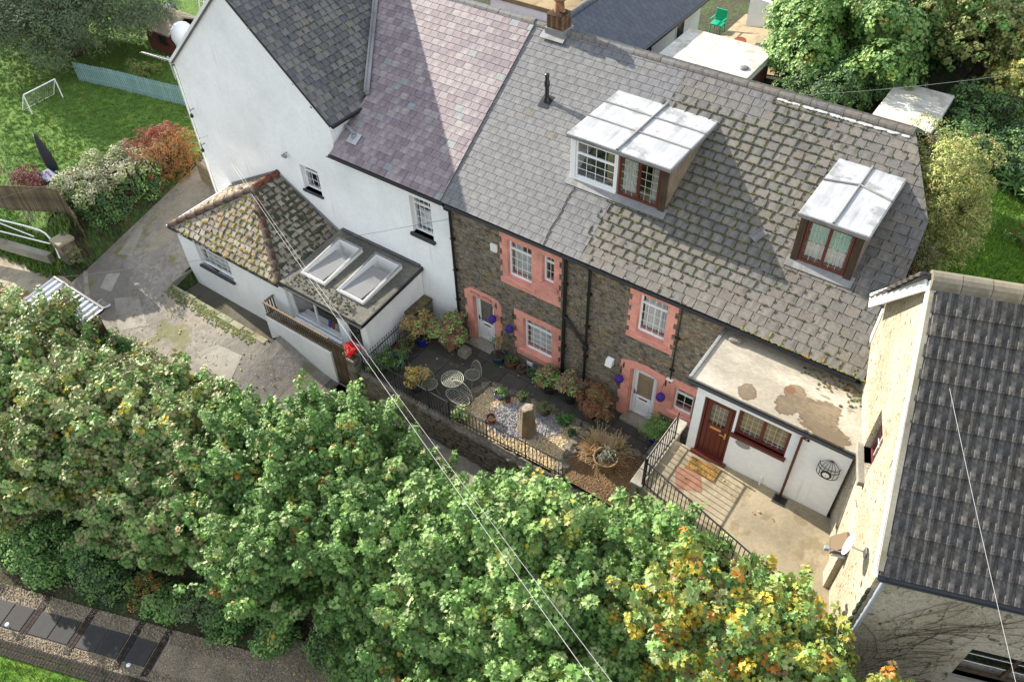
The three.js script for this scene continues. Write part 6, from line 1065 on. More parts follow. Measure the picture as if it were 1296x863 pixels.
// front trees
syc('broad dense green sycamore above the gravel of the lower garden', 1.4, 8.3, 0.7, 4.1, 2.9, 3.3, 350, 201, palGreen);
syc('bright green sycamore in front of the garden bed', 8.1, 7.6, 1.5, 3.8, 2.8, 2.9, 320, 211, palBright);
syc('slender green sycamore standing between two broader ones', 4.8, 8.0, 0.7, 2.5, 2.3, 2.2, 140, 251, palGreen, { tr: 0.14 });
syc('low leafy sycamore over the edge of the gravel', 6.7, 10.2, -0.4, 2.6, 1.9, 1.7, 110, 261, palGreen, { tr: 0.12 });
syc('green sycamore pressed against the deck railing', 10.6, 6.3, 2.5, 2.5, 1.9, 1.5, 150, 271, palBright, { tr: 0.13 });
syc('green sycamore below the yellow one beside the deck', 11.2, 9.4, 1.4, 2.6, 2.0, 1.8, 120, 281, palBright, { tr: 0.14 });
syc('olive and brown turning sycamore beside the drive', -5.6, 9.8, 0.4, 3.6, 2.6, 3.0, 260, 221, palOlive);
syc('mixed green and olive sycamore next to the broad green one', -2.4, 10.0, 0.1, 2.5, 2.2, 2.2, 130, 291, [[0.4, gS], [0.25, olv], [0.2, gL], [0.1, pal_], [0.05, brn]], { tr: 0.14 });
syc('dull olive sycamore above the corrugated shed', -10.4, 10.4, 0.35, 3.0, 2.4, 2.7, 190, 231, palOlive);
syc('olive sycamore over the start of the slab path', -8.4, 12.0, -0.2, 2.4, 1.9, 1.8, 120, 296, palOlive, { tr: 0.14 });
syc('yellow and green turning sycamore beside the deck', 12.9, 6.9, 3.2, 2.2, 1.9, 1.5, 105, 241, palYellow, { rc: 0.5, density: 140, y: 1.4, tr: 0.12 });
syc('small low yellowing sycamore at the corner of the roughcast house', 15.4, 6.9, 3.7, 1.3, 1.1, 0.9, 40, 246, palYellow, { y: 1.5, tr: 0.08 });
// understorey along the path
const shrub = (label, x, z, r, h, kind, pal, seed, o = {}) => { const y = o.y ?? H(x, z); const t = thing(o.name || 'shrub', label, o.cat || 'shrub', [x, y, z], o.group); part('stems', merge([0, 1, 2, 3, 4].map((k) => rod(V3(x, y - 0.05, z), V3(x + Math.cos(k * 1.3) * r * 0.5, y + h * 0.6, z + Math.sin(k * 1.3) * r * 0.5), 0.015))), M.bark, t); const cl = ellipClumps(x, y + h * 0.5, z, r, h * 0.55, o.rz || r, o.n || 26, o.rc || r * 0.36, seed, { ymin: -0.7 }); crownInst(t, cl, kind, pal, o.density || 200, seed + 1, o.mat || M.leafDull, 'foliage', 0.5, o.scale || [0.8, 1.3]); return t; };
// ---------------------------------------------------------------- shrubs and hedges
const pDark = [[0.55, gD], [0.3, gS], [0.15, [0.03, 0.07, 0.03]]], pFresh = [[0.5, [0.07, 0.17, 0.03]], [0.3, gS], [0.2, gL]];
shrub('fresh green shrub under the olive sycamore by the slab path', -6.2, 13.3, 1.3, 1.0, 'oval', pFresh, 301, { rz: 0.9, n: 30 });
shrub('dark green shrub at the edge of the slab path', -3.9, 12.6, 1.1, 0.9, 'oval', pDark, 303, { rz: 0.8 });
shrub('golden brown low shrub beside the slab path gravel', -2.6, 12.4, 0.6, 0.7, 'small', [[0.5, [0.2, 0.17, 0.04]], [0.3, gS], [0.2, org]], 305);
shrub('grey-green feathery shrub beside the end of the slab path', -0.6, 11.4, 0.9, 1.0, 'small', [[0.6, [0.13, 0.16, 0.09]], [0.4, gS]], 307);
shrub('bright green low shrub over the corner of the slab path', 0.2, 11.5, 0.75, 0.6, 'oval', pFresh, 309);
shrub('low green shrub at the back of the gravel area', 3.4, 10.0, 0.9, 0.8, 'oval', pDark, 311);
shrub('strappy green clump at the gravel edge', 6.2, 10.2, 1.0, 0.8, 'blade', pFresh, 313, { n: 14 });
shrub('dense dark shrub below the green sycamore', 9.6, 10.2, 1.3, 1.2, 'oval', pDark, 315);
shrub('dark green shrub at the foot of the roughcast house front', 17.0, 6.9, 1.0, 1.5, 'oval', pDark, 317, { y: 1.6 });
shrub('light green shrub at the drive corner below the corrugated roof', -10.6, 7.6, 1.0, 0.9, 'oval', pFresh, 319);
shrub('pale green bush standing at the left of the concrete yard', -15.2, 9.0, 1.3, 1.6, 'oval', [[0.5, gL], [0.3, gS], [0.2, pal_]], 321);
{ // flower cluster, red and white, on that bush
  const t = thing('flower_bush', 'bush with red, white and magenta blooms at the yard edge', 'bush', [-16.2, H(-16.2, 8.3), 8.3]);
  const y = t.position.y; part('stems', [rod(V3(-16.2, y, 8.3), V3(-16.3, y + 0.7, 8.3), 0.02)], M.bark, t);
  crownInst(t, ellipClumps(-16.2, y + 0.7, 8.3, 0.6, 0.5, 0.6, 14, 0.25, 5), 'oval', [[0.6, gS], [0.2, gD], [0.2, gL]], 260, 6, M.leafDull, 'foliage');
  crownInst(t, ellipClumps(-16.2, y + 1.05, 8.3, 0.5, 0.3, 0.5, 8, 0.14, 7), 'small', [[0.5, [0.6, 0.02, 0.03]], [0.3, [0.8, 0.75, 0.72]], [0.2, [0.5, 0.02, 0.2]]], 420, 8, M.leafDull, 'blossom');
}
function hedge(name, label, x0, x1, z0, z1, y, h, kind, palF, seed, dens, o = {}) {  // box-like clipped hedge
  const t = thing(name, label, 'hedge', [(x0 + x1) / 2, y, (z0 + z1) / 2]); const r = rng(seed), cl = [];
  part('stems', [0, 1, 2, 3].map((k) => rod(V3(lerp(x0, x1, 0.2 + k * 0.2), y - 0.1, (z0 + z1) / 2), V3(lerp(x0, x1, 0.2 + k * 0.2), y + h * 0.8, (z0 + z1) / 2), 0.03)), M.bark, t);
  part('branch_mass', rock(1, 1, 1, seed, 2).scale((x1 - x0) * 0.4, h * 0.42, (z1 - z0) * 0.42).translate((x0 + x1) / 2, y + h * 0.48, (z0 + z1) / 2), M.soil, t);
  const step = 0.42; for (let x = x0; x <= x1; x += step) for (let z = z0; z <= z1; z += step) for (let yy = 0.15; yy <= h; yy += step) { const edge = x < x0 + step || x > x1 - step || z < z0 + step || z > z1 - step || yy > h - step; if (!edge) continue; cl.push({ x: x + (r() - 0.5) * 0.3, y: y + yy + (r() - 0.5) * 0.3, z: z + (r() - 0.5) * 0.3, r: 0.3 + r() * 0.15, sy: 0.9, pal: palF(x, yy, z, r) }); }
  crownInst(t, cl, kind, null, dens, seed + 1, M.leafDull, 'foliage', 0.35); return t;
}
const variegated = [[0.5, [0.32, 0.33, 0.18]], [0.3, [0.2, 0.26, 0.08]], [0.2, [0.45, 0.42, 0.3]]], hedgeG = [[0.6, [0.05, 0.12, 0.035]], [0.25, gD], [0.15, gL]];
hedge('hedge', 'tall green hedge with pale variegated top beside the drive', -17.3, -15.25, 0.9, 4.2, 0.5, 1.75, 'oval', (x, y, z) => (y > 1.2 && x < -15.6 ? variegated : hedgeG), 331, 250);
hedge('hedge', 'copper and red beech hedge at the lawn corner', -16.7, -15.3, -0.9, 0.8, 0.7, 1.55, 'small', (x, y, z) => (x < -16.0 && y > 0.9 ? [[0.5, [0.25, 0.03, 0.03]], [0.5, [0.3, 0.08, 0.04]]] : [[0.6, [0.32, 0.13, 0.035]], [0.4, [0.24, 0.15, 0.04]]]), 335, 420);
shrub('crimson leaved shrub behind the paling fence', -19.2, 4.2, 0.85, 0.9, 'small', [[0.6, [0.16, 0.02, 0.035]], [0.4, [0.26, 0.05, 0.08]]], 341, { y: 0.95, rz: 0.6 });
shrub('variegated yellow-green bush growing over the right roof end', 12.35, -5.5, 1.25, 4.7, 'small', [[0.5, [0.4, 0.42, 0.12]], [0.35, [0.22, 0.28, 0.06]], [0.15, [0.4, 0.31, 0.12]]], 343, { y: 4.6, rz: 1.25, n: 110, rc: 0.42, density: 330, name: 'ivy_bush', cat: 'ivy' });
shrub('trailing ivy spilling from the roof verge to the lawn', 12.75, -3.6, 0.5, 3.2, 'small', [[0.4, [0.13, 0.12, 0.04]], [0.35, [0.1, 0.14, 0.04]], [0.25, [0.2, 0.12, 0.05]]], 345, { y: 4.0, rz: 1.3, n: 50, rc: 0.3, density: 300, name: 'ivy_bush', cat: 'ivy' });
shrub('rounded reddish green shrub on the sunny rear lawn', 15.1, -9.9, 0.8, 1.0, 'small', [[0.5, gL], [0.3, gS], [0.2, [0.3, 0.1, 0.05]]], 347, { n: 30 });
for (const [x, z, r, h, k] of [[-7.6, 13.7, 1.1, 0.8, 0], [-5.0, 12.9, 0.9, 0.6, 1], [-1.6, 12.2, 0.8, 0.55, 2], [1.7, 11.1, 0.8, 0.6, 3], [4.8, 10.6, 1.0, 0.7, 4], [7.6, 11.2, 1.0, 0.8, 5]]) shrub(['green ground cover where the slab path begins', 'green ground cover between the dark and fresh shrubs', 'low green ground cover beside the golden shrub', 'low green cover where path meets gravel', 'leafy green cover behind the gravel', 'leafy cover right of the strappy clump'][k], x, z, r, h, 'oval', k % 2 ? pFresh : [[0.5, gS], [0.3, gL], [0.2, gD]], 601 + k * 3, { rz: 0.6, n: 24 });
// trees behind
const gB = 'trees behind the terrace';
tree('garden_tree', 'bright green broadleaf tree behind the flat-roofed outbuilding', { x: 6.1, y: H(6.1, -17), z: -17, cy: 5.6, rx: 3.2, ry: 2.6, rz: 2.6, n: 120, rc: 0.8, seed: 401, pal: [[0.45, gL], [0.35, gS], [0.15, [0.09, 0.2, 0.04]], [0.05, gY]], density: 110, group: gB, kind: 'maple', scale: [0.55, 0.95] });
tree('garden_tree', 'olive leaved open tree with a dark ivy-clad trunk', { x: 10.9, y: H(10.9, -19), z: -19, cy: 6.5, rx: 3.0, ry: 1.9, rz: 2.4, n: 100, rc: 0.7, seed: 411, pal: [[0.4, [0.2, 0.23, 0.07]], [0.3, [0.28, 0.29, 0.1]], [0.3, gS]], density: 95, group: gB, tr: 0.3, scale: [0.5, 0.9] });
tree('garden_tree', 'yellowing tree at the right rear of the garden', { x: 13.2, y: H(13.2, -18), z: -18, cy: 5.4, rx: 1.9, ry: 1.9, rz: 1.8, n: 70, rc: 0.7, seed: 421, pal: [[0.5, [0.42, 0.4, 0.1]], [0.3, [0.28, 0.3, 0.08]], [0.2, gL]], density: 95, scale: [0.5, 0.9], group: gB });
tree('garden_tree', 'dark tree behind the small white flat roof', { x: 8.6, y: H(8.6, -21.5), z: -21.5, cy: 5.4, rx: 2.8, ry: 2.6, rz: 2.4, n: 80, rc: 0.8, seed: 431, pal: pDark, density: 55, group: gB });
for (const [x, z, r, h, s] of [[12.2, -15.8, 1.5, 1.3, 1], [14.6, -16.5, 1.6, 1.2, 2], [13.2, -13.4, 1.1, 1.2, 3], [16.8, -15.4, 1.4, 1.2, 4], [11.6, -12.6, 1.0, 1.6, 5], [7.2, -15.2, 1.3, 1.6, 6], [5.4, -15.6, 1.1, 1.5, 7], [6.3, -13.2, 1.2, 1.6, 8]]) shrub(['dark green ground shrub behind the white flat roof', 'low dark shrub under the olive tree', 'dark shrub between ivy and rear lawn', 'dark leafy shrub by the yellow tree', 'shady shrub beside the white flat roof', 'dark shrub left of the white flat roof', 'shaded shrub beside the brick outbuilding', 'dark shrub just behind the cottage ridge'][s - 1], x, z, r, h, 'oval', pDark, 440 + s * 3, { n: 24, density: 130 });
shrub('strappy green clump by the rear lawn edge', 14.3, -12.4, 0.7, 0.8, 'blade', pFresh, 471, { n: 8 });
tree('willow_tree', 'large grey-green willow at the far side of the lawn', { x: -28.6, y: 0.9, z: -4.2, cy: 3.4, rx: 5.4, ry: 3.0, rz: 4.0, n: 230, rc: 0.9, seed: 451, pal: [[0.5, [0.07, 0.12, 0.05]], [0.3, [0.1, 0.145, 0.065]], [0.2, [0.14, 0.17, 0.09]]], density: 75, kind: 'long', cat: 'tree', tr: 0.4, mat: M.leafDull, scale: [0.9, 1.6] });
tree('conifer', 'dark tree behind the garden shed', { x: -28.5, y: 1.5, z: -15, cy: 4.5, rx: 5, ry: 3.4, rz: 2.5, n: 90, rc: 1.1, seed: 461, pal: pDark, density: 40, kind: 'oval', mat: M.leafDull, scale: [1.2, 2] });
shrub('golden shrub beside the teal fence', -23.5, -4.6, 0.7, 0.8, 'small', [[0.7, [0.22, 0.22, 0.05]], [0.3, gS]], 475);
// pots of plants -------------------------------------------------------------
function potted(name, label, o) {
  const t = thing(name, label, 'potted plant', [o.x, o.y ?? 0.01, o.z], o.group, 0, false), R = o.R, h = o.h;
  part('pot', lathe([[0, 0], [R * 0.72, 0], [R * 0.76, 0.02], [R * 0.95, h * 0.82], [R * 1.04, h * 0.84], [R * 1.06, h], [R * 0.94, h], [R * 0.9, h * 0.86], [0, h * 0.84]], 22), o.mat, t);
  part('soil', lathe([[0, h * 0.9], [R * 0.9, h * 0.87]], 16), M.soil, t);
  if (o.fr) { part('stems', [0, 1, 2, 3, 4, 5].map((k) => rod(V3(Math.cos(k) * R * 0.3, h * 0.85, Math.sin(k) * R * 0.3), V3(Math.cos(k * 1.1) * o.fr * 0.6, h + o.fh * (0.5 + (k % 3) * 0.15), Math.sin(k * 1.1) * o.fr * 0.6), 0.008)), o.stem || M.bark, t); crownInst(t, ellipClumps(0, h + o.fh * 0.5, 0, o.fr, o.fh * 0.55, o.fr, o.n || 22, o.fr * 0.36, o.seed, { ymin: -0.6 }), o.kind || 'oval', o.pal, o.density || 420, o.seed + 1, M.leafDull, 'foliage', 0.5, o.scale || [0.6, 1.1]); }
  return t;
}
const hyd = [[0.3, [0.28, 0.1, 0.08]], [0.35, gL], [0.2, [0.3, 0.25, 0.08]], [0.15, gS]], hydY = [[0.4, [0.36, 0.26, 0.09]], [0.3, [0.3, 0.14, 0.07]], [0.3, gL]], hydR = [[0.45, [0.28, 0.07, 0.05]], [0.35, [0.16, 0.16, 0.05]], [0.2, [0.3, 0.2, 0.06]]], hydP = [[0.3, [0.34, 0.14, 0.16]], [0.4, gL], [0.3, [0.25, 0.22, 0.09]]];
potted('potted_hydrangea', 'large pink and green hydrangea in a terracotta tub', { x: 0.2, z: 0.85, R: 0.27, h: 0.42, mat: M.terracotta, fr: 0.62, fh: 0.8, pal: hyd, seed: 501, n: 34 });
potted('potted_hydrangea', 'yellow-leaved hydrangea in a bright blue glazed pot', { x: -0.7, z: 1.25, R: 0.24, h: 0.42, mat: M.blueGlaze, fr: 0.52, fh: 1.0, pal: hydY, seed: 503, n: 24, density: 330 });
potted('potted_plant', 'feathery green plant in a blue pot by the railing', { x: -0.75, z: 2.45, R: 0.22, h: 0.3, mat: M.blueGlaze, fr: 0.48, fh: 0.5, kind: 'small', pal: pDark, seed: 505 });
potted('potted_plant', 'dried brown plant in an old brown pot', { x: -1.0, z: 1.75, R: 0.26, h: 0.32, mat: M.terracotta, fr: 0.35, fh: 0.45, kind: 'tiny', pal: [[0.6, [0.12, 0.1, 0.06]], [0.4, [0.08, 0.08, 0.05]]], seed: 507 });
potted('potted_plant', 'empty small terracotta pot beside the spiked fence, nearer the lean-to corner', { x: -1.15, z: 2.35, R: 0.14, h: 0.24, mat: M.terracotta });
potted('potted_plant', 'empty small terracotta pot beside the spiked fence, by the dried plant', { x: -1.15, z: 2.02, R: 0.14, h: 0.26, mat: M.terracotta });
potted('potted_plant', 'low green leafy plant in a box beside the terrace railing', { x: -1.1, z: 3.0, R: 0.22, h: 0.2, mat: M.darkGlaze, fr: 0.42, fh: 0.35, kind: 'small', pal: pFresh, seed: 511 });
potted('potted_maple', 'yellow leaved potted shrub beside the wire chairs', { x: 0.5, z: 3.0, R: 0.2, h: 0.3, mat: M.tealGlaze, fr: 0.4, fh: 0.6, pal: [[0.5, [0.5, 0.36, 0.08]], [0.3, [0.45, 0.28, 0.09]], [0.2, [0.3, 0.3, 0.1]]], seed: 513, n: 24 });
potted('potted_plant', 'tall sparse plant in a dark teal pot beside the left door', { x: 1.95, z: 0.42, R: 0.25, h: 0.32, mat: M.tealGlaze, fr: 0.3, fh: 0.95, kind: 'small', pal: [[0.6, gS], [0.4, [0.2, 0.15, 0.06]]], seed: 515, density: 300 });
potted('potted_plant', 'low green plant in a terracotta bowl below the pink window', { x: 2.46, z: 0.36, R: 0.22, h: 0.28, mat: M.terracotta, fr: 0.18, fh: 0.2, kind: 'small', pal: pDark, seed: 517 });
potted('potted_plant', 'grey succulent in a small brown bowl', { x: 2.9, z: 0.36, R: 0.18, h: 0.2, mat: std({ color: lin(0.12, 0.08, 0.05), roughness: 0.8 }), fr: 0.13, fh: 0.1, kind: 'tiny', pal: [[1, [0.12, 0.13, 0.08]]], seed: 519 });
potted('potted_plant', 'small plant in a green glazed bowl under the pink sill', { x: 3.32, z: 0.36, R: 0.19, h: 0.26, mat: M.greenGlaze, fr: 0.14, fh: 0.1, kind: 'tiny', pal: pDark, seed: 521 });
potted('potted_hydrangea', 'green and pink hydrangea in a dark pot left of the black downpipe', { x: 4.1, z: 0.55, R: 0.26, h: 0.32, mat: M.darkGlaze, fr: 0.44, fh: 0.7, pal: hyd, seed: 523, kind: 'oval', n: 28 });
potted('potted_hydrangea', 'pink-tinged hydrangea in a dark pot between the downpipes', { x: 4.9, z: 0.5, R: 0.26, h: 0.35, mat: M.darkGlaze, fr: 0.42, fh: 0.85, pal: hydP, seed: 525, n: 28 });
potted('potted_hydrangea', 'red-tinged rounded bush in a dark pot left of the right door', { x: 5.85, z: 0.62, R: 0.28, h: 0.32, mat: M.darkGlaze, fr: 0.58, fh: 0.85, pal: hydR, seed: 527, n: 40, kind: 'small', density: 620 });
potted('potted_plant', 'bushy green plant in a blue pot right of the right door', { x: 7.95, z: 0.42, R: 0.22, h: 0.3, mat: M.blueGlaze, fr: 0.48, fh: 0.75, pal: [[0.6, gS], [0.4, gL]], kind: 'small', seed: 529, n: 34, density: 560 });
const gP = 'small pots standing in the gravel bed';
potted('potted_plant', 'plant in a dark blue bowl at the bed corner by the table', { x: 3.0, z: 1.72, y: 0.05, R: 0.2, h: 0.2, mat: M.blueGlaze, fr: 0.24, fh: 0.2, kind: 'small', pal: [[0.7, gS], [0.3, gL]], seed: 531, group: gP });
potted('potted_plant', 'empty little terracotta pot beside the dark blue bowl', { x: 3.3, z: 1.75, y: 0.05, R: 0.1, h: 0.2, mat: M.terracotta, group: gP });
potted('potted_plant', 'yellow-green plant in a dark pot at the bed edge', { x: 3.65, z: 1.42, y: 0.05, R: 0.14, h: 0.16, mat: M.darkGlaze, fr: 0.17, fh: 0.16, kind: 'small', pal: [[0.6, gL], [0.4, [0.3, 0.3, 0.08]]], seed: 533, group: gP });
potted('potted_plant', 'reddish succulent in a dark bowl behind the stump', { x: 4.55, z: 1.45, y: 0.05, R: 0.2, h: 0.16, mat: M.darkGlaze, fr: 0.28, fh: 0.2, kind: 'small', pal: [[0.5, gS], [0.5, [0.2, 0.12, 0.08]]], seed: 535, group: gP });
potted('potted_plant', 'vivid green plant in a dark bowl behind the stump', { x: 5.3, z: 1.45, y: 0.05, R: 0.2, h: 0.18, mat: M.darkGlaze, fr: 0.26, fh: 0.2, kind: 'small', pal: [[1, [0.06, 0.22, 0.03]]], seed: 537, group: gP });
potted('potted_plant', 'tiny plant in a dark green pot beside the dividing boulders', { x: 5.75, z: 1.75, y: 0.05, R: 0.13, h: 0.24, mat: M.greenGlaze, fr: 0.11, fh: 0.1, kind: 'tiny', pal: pDark, seed: 539, group: gP });
potted('potted_plant', 'empty terracotta pot alone in the sunny gravel', { x: 3.36, z: 2.72, y: 0.06, R: 0.16, h: 0.27, mat: M.terracotta, group: gP });
potted('potted_plant', 'pale green rosette by the corner post of the bed railing', { x: 2.5, z: 3.2, y: 0.05, R: 0.17, h: 0.16, mat: M.darkGlaze, fr: 0.26, fh: 0.28, kind: 'oval', pal: [[0.7, [0.22, 0.26, 0.1]], [0.3, gL]], seed: 541, group: gP });
potted('potted_plant', 'big tan urn with a grey rosette in the brown bed', { x: 7.25, z: 2.25, y: 0.2, R: 0.36, h: 0.5, mat: std({ color: lin(0.5, 0.36, 0.2), roughness: 0.85, map: stoneMap }), fr: 0.28, fh: 0.14, kind: 'long', pal: [[1, [0.16, 0.19, 0.14]]], seed: 543, n: 8, density: 200 });
{ // dry bush round the urn
  const t = thing('dry_bush', 'dry tan wiry bush spreading round the urn', 'bush', [6.95, 0.2, 1.85]); const r = rng(55), g = [];
  for (let i = 0; i < 1000; i++) { const a = r() * 6.28, e = 0.1 + r() * 1.2, L = 0.3 + r() * 0.4, p = V3(6.9 + (r() - 0.5) * 0.9, 0.15, 1.8 + (r() - 0.5) * 0.7); const q = p.clone().add(V3(Math.cos(a) * Math.cos(e) * L, Math.sin(e) * L, Math.sin(a) * Math.cos(e) * L)); g.push(tint(tube([p, p.clone().lerp(q, 0.5).add(V3(0, 0.05, 0)), q], 0.006, 4, 4), lin(0.46 + r() * 0.14, 0.34 + r() * 0.1, 0.19 + r() * 0.07))); }
  part('twigs', g, std({ vertexColors: true, roughness: 0.9 }), t, 'stuff');
  crownInst(t, ellipClumps(6.55, 0.35, 1.9, 0.3, 0.25, 0.3, 9, 0.14, 5), 'tiny', [[0.6, [0.36, 0.2, 0.06]], [0.4, [0.25, 0.17, 0.06]]], 600, 57, M.leafDull, 'foliage');
}
shrub('small yellow-green conifer spray behind the dry bush', 7.3, 1.5, 0.25, 0.5, 'tiny', [[1, [0.16, 0.2, 0.04]]], 549, { y: 0.12, n: 9, density: 500 });
// stone gate pier with red geraniums
{
  const t = thing('stone_pier', 'old stone gate pier beside the board gate', 'pier', [-1.85, -1.3, 3.45]); const r = rng(4);
  for (let k = 0; k < 7; k++) part('block', rbx(-2.06 + r() * 0.03, -1.64 - r() * 0.03, -1.3 + k * 0.27, -1.04 + k * 0.27, 3.28, 3.66 - r() * 0.03, 0.03), M.wallStone[k % 5], t);
  const f = potted('potted_geranium', 'bright red geranium on top of the stone pier', { x: -1.85, z: 3.45, y: 0.59, R: 0.15, h: 0.2, mat: M.terracotta, fr: 0.25, fh: 0.22, kind: 'oval', pal: pDark, seed: 551, scale: [0.5, 0.8] });
  crownInst(f, ellipClumps(0, 0.42, 0, 0.28, 0.14, 0.28, 14, 0.1, 15), 'small', [[0.8, [0.7, 0.015, 0.02]], [0.2, [0.5, 0.01, 0.02]]], 700, 553, M.leafDull, 'blossom');
}
// hanging purple flower balls on brackets
for (const [x, y, l] of [[1.66, 1.72, 'beside the left white door'], [2.34, 1.64, 'beside the lower pink window'], [6.44, 1.8, 'left of the right white door'], [7.84, 1.87, 'right of the right white door']]) {
  const t = thing('hanging_flower_ball', 'round purple flower ball hanging on the wall ' + l, 'flower ball', [x, y, 0.26], 'purple flower balls on the cottage walls', 0, false);
  part('core', new THREE.IcosahedronGeometry(0.12, 2), std({ color: lin(0.05, 0.02, 0.2), roughness: 1 }), t);
  const r = rng(Math.round(x * 100)), l2 = []; for (let i = 0; i < 260; i++) { const d = V3(r() - 0.5, r() - 0.5, r() - 0.5).normalize(); l2.push({ p: d.clone().multiplyScalar(0.115), q: qTo(d, r() * 6), s: 0.6 + r() * 0.4, c: lin(0.06 + r() * 0.05, 0.025 + r() * 0.02, 0.26 + r() * 0.14) }); } inst('petals', SPR.tiny[0], M.leafDull, l2, t);
  part('bracket', [rod(V3(0, 0.15, 0), V3(0, 0.42, 0), 0.005), tube([V3(0, 0.42, 0), V3(0, 0.5, -0.08), V3(0, 0.46, -0.22)], 0.01), rbx(-0.02, 0.02, 0.3, 0.55, -0.225, -0.21)], M.blackIron, t);
}
// wrought wire furniture
M.wire = std({ color: lin(0.3, 0.3, 0.24), roughness: 0.5, metalness: 0.2 });
function wireTable(x, z) {
  const t = thing('wire_table', 'round openwork cream metal garden table', 'table', [x, 0.01, z], null, 0, false), rings = [];
  for (const q of [0.36, 0.3, 0.24, 0.18, 0.12, 0.05]) rings.push(clean(new THREE.TorusGeometry(q, q > 0.35 ? 0.016 : 0.01, 6, 36).rotateX(Math.PI / 2).translate(0, 0.72, 0)));
  for (let k = 0; k < 20; k++) { const a = k / 20 * 6.283; rings.push(rod(V3(Math.cos(a) * 0.05, 0.72, Math.sin(a) * 0.05), V3(Math.cos(a) * 0.36, 0.72, Math.sin(a) * 0.36), 0.007, 5)); }
  part('table_top', rings, M.wire, t);
  for (let k = 0; k < 3; k++) { const a = k / 3 * 6.283; part('leg', tube([V3(Math.cos(a) * 0.3, 0.7, Math.sin(a) * 0.3), V3(Math.cos(a) * 0.12, 0.4, Math.sin(a) * 0.12), V3(Math.cos(a) * 0.32, 0, Math.sin(a) * 0.32)], 0.012, 12), M.wire, t); }
}
function wireSeat(name, label, x, z, w, turn) {
  const t = thing(name, label, 'chair', [x, 0.01, z], null, turn, false), seat = [], back = [], d = 0.24, h = w / 2;
  const rim = []; for (let k = 0; k < 16; k++) { const a = k / 16 * 6.283; rim.push(V3(Math.cos(a) * h, 0.44, Math.sin(a) * d)); } seat.push(tube(rim, 0.014, 40, 6, true));
  for (let k = -4; k <= 4; k++) { const u = k / 5; seat.push(rod(V3(u * h, 0.44, -d * Math.sqrt(1 - u * u)), V3(u * h, 0.44, d * Math.sqrt(1 - u * u)), 0.0045, 5)); }
  for (let k = -2; k <= 2; k++) { const u = k / 3; seat.push(rod(V3(-h * Math.sqrt(1 - u * u), 0.442, u * d), V3(h * Math.sqrt(1 - u * u), 0.442, u * d), 0.0045, 5)); }
  part('seat', seat, M.wire, t);
  const arc = []; for (let k = 0; k <= 10; k++) { const a = Math.PI * k / 10; arc.push(V3(-Math.cos(a) * h * 1.02, 0.46 + Math.sin(a) * 0.44, -d * 0.7 - Math.sin(a) * 0.1)); } back.push(tube(arc, 0.014, 30));
  for (let k = -5; k <= 5; k++) { const u = k / 6, H2 = Math.sqrt(1 - u * u); back.push(rod(V3(u * h, 0.45, -d * 0.85), V3(u * h, 0.46 + 0.43 * H2, -d * 0.7 - 0.1 * H2), 0.0045, 5)); }
  for (const f of [0.33, 0.66]) { const H2 = Math.sqrt(1 - f * f); back.push(rod(V3(-h * H2, 0.46 + 0.44 * f, -d * 0.75 - 0.1 * f), V3(h * H2, 0.46 + 0.44 * f, -d * 0.75 - 0.1 * f), 0.0045, 5)); }
  part('backrest', back, M.wire, t);
  for (const [a, b] of [[-1, -1], [1, -1], [-1, 1], [1, 1]]) part('leg', tube([V3(a * h * 0.7, 0.44, b * d * 0.7), V3(a * h * 0.6, 0.25, b * d * 0.6), V3(a * h * 0.85, 0, b * d)], 0.012, 8), M.wire, t);
}
wireTable(1.6, 2.42);
wireSeat('wire_chair', 'cream wire garden chair between the table and the cottage', 1.85, 1.72, 0.52, -0.25);
wireSeat('wire_chair', 'cream wire garden chair beside the yellow potted shrub', 0.95, 2.85, 0.55, 1.2);
wireSeat('wire_loveseat', 'two-seat cream wire bench before the stone edging', 2.05, 2.75, 0.95, -2.55 + Math.PI / 2 + 0.9);
// ---------------------------------------------------------------- things round the drive and lawn on the left
function paling(label, pts, h, sp, w, mat, name = 'paling_fence', catx = 'fence', yf = H) {
  const P = pts.map(([x, z]) => V3(x, 0, z)); const t = thing(name, label, catx, [P[0].x, yf(P[0].x, P[0].z), P[0].z]); const r = rng(pts.length * 7 + 3), g = uvw(new THREE.BoxGeometry(w, h, 0.022)); const ms = Array.isArray(mat) ? mat : [mat];
  for (let s = 0; s < P.length - 1; s++) {
    const L = P[s].distanceTo(P[s + 1]), n = Math.max(1, Math.round(L / sp)), ang = Math.atan2(-(P[s + 1].z - P[s].z), P[s + 1].x - P[s].x);
    for (let i = 0; i < n; i++) { const p = P[s].clone().lerp(P[s + 1], (i + 0.5) / n); const m = part('paling', g, ms[Math.floor(r() * ms.length)], t), off = m.position.clone(); m.rotation.set((r() - 0.5) * 0.03, ang, (r() - 0.5) * 0.03); m.position.set(p.x, yf(p.x, p.z) + h / 2 + 0.03 + (r() - 0.5) * 0.03, p.z).add(off); }
    const nn = V3(Math.sin(ang), 0, Math.cos(ang)).multiplyScalar(-0.035);
    for (const f of [0.25, 0.8]) part('rail', bar(V3(P[s].x, yf(P[s].x, P[s].z) + h * f, P[s].z).add(nn), V3(P[s + 1].x, yf(P[s + 1].x, P[s + 1].z) + h * f, P[s + 1].z).add(nn), 0.035, 0.07), ms[0], t);
  }
  return t;
}
const palMat = [[0.26, 0.22, 0.16], [0.32, 0.27, 0.19], [0.2, 0.17, 0.12]].map((c) => std({ color: lin(...c), roughness: 0.9, map: woodMap }));
paling('weathered brown paling fence at the lawn edge above the bank', [[-22.6, 6.6], [-18.8, 5.55], [-16.6, 4.3], [-15.45, 4.55]], 1.2, 0.1, 0.085, palMat, 'paling_fence', 'fence', (x, z) => lerp(0.95, 0.35, sst(-17, -15.4, x)));
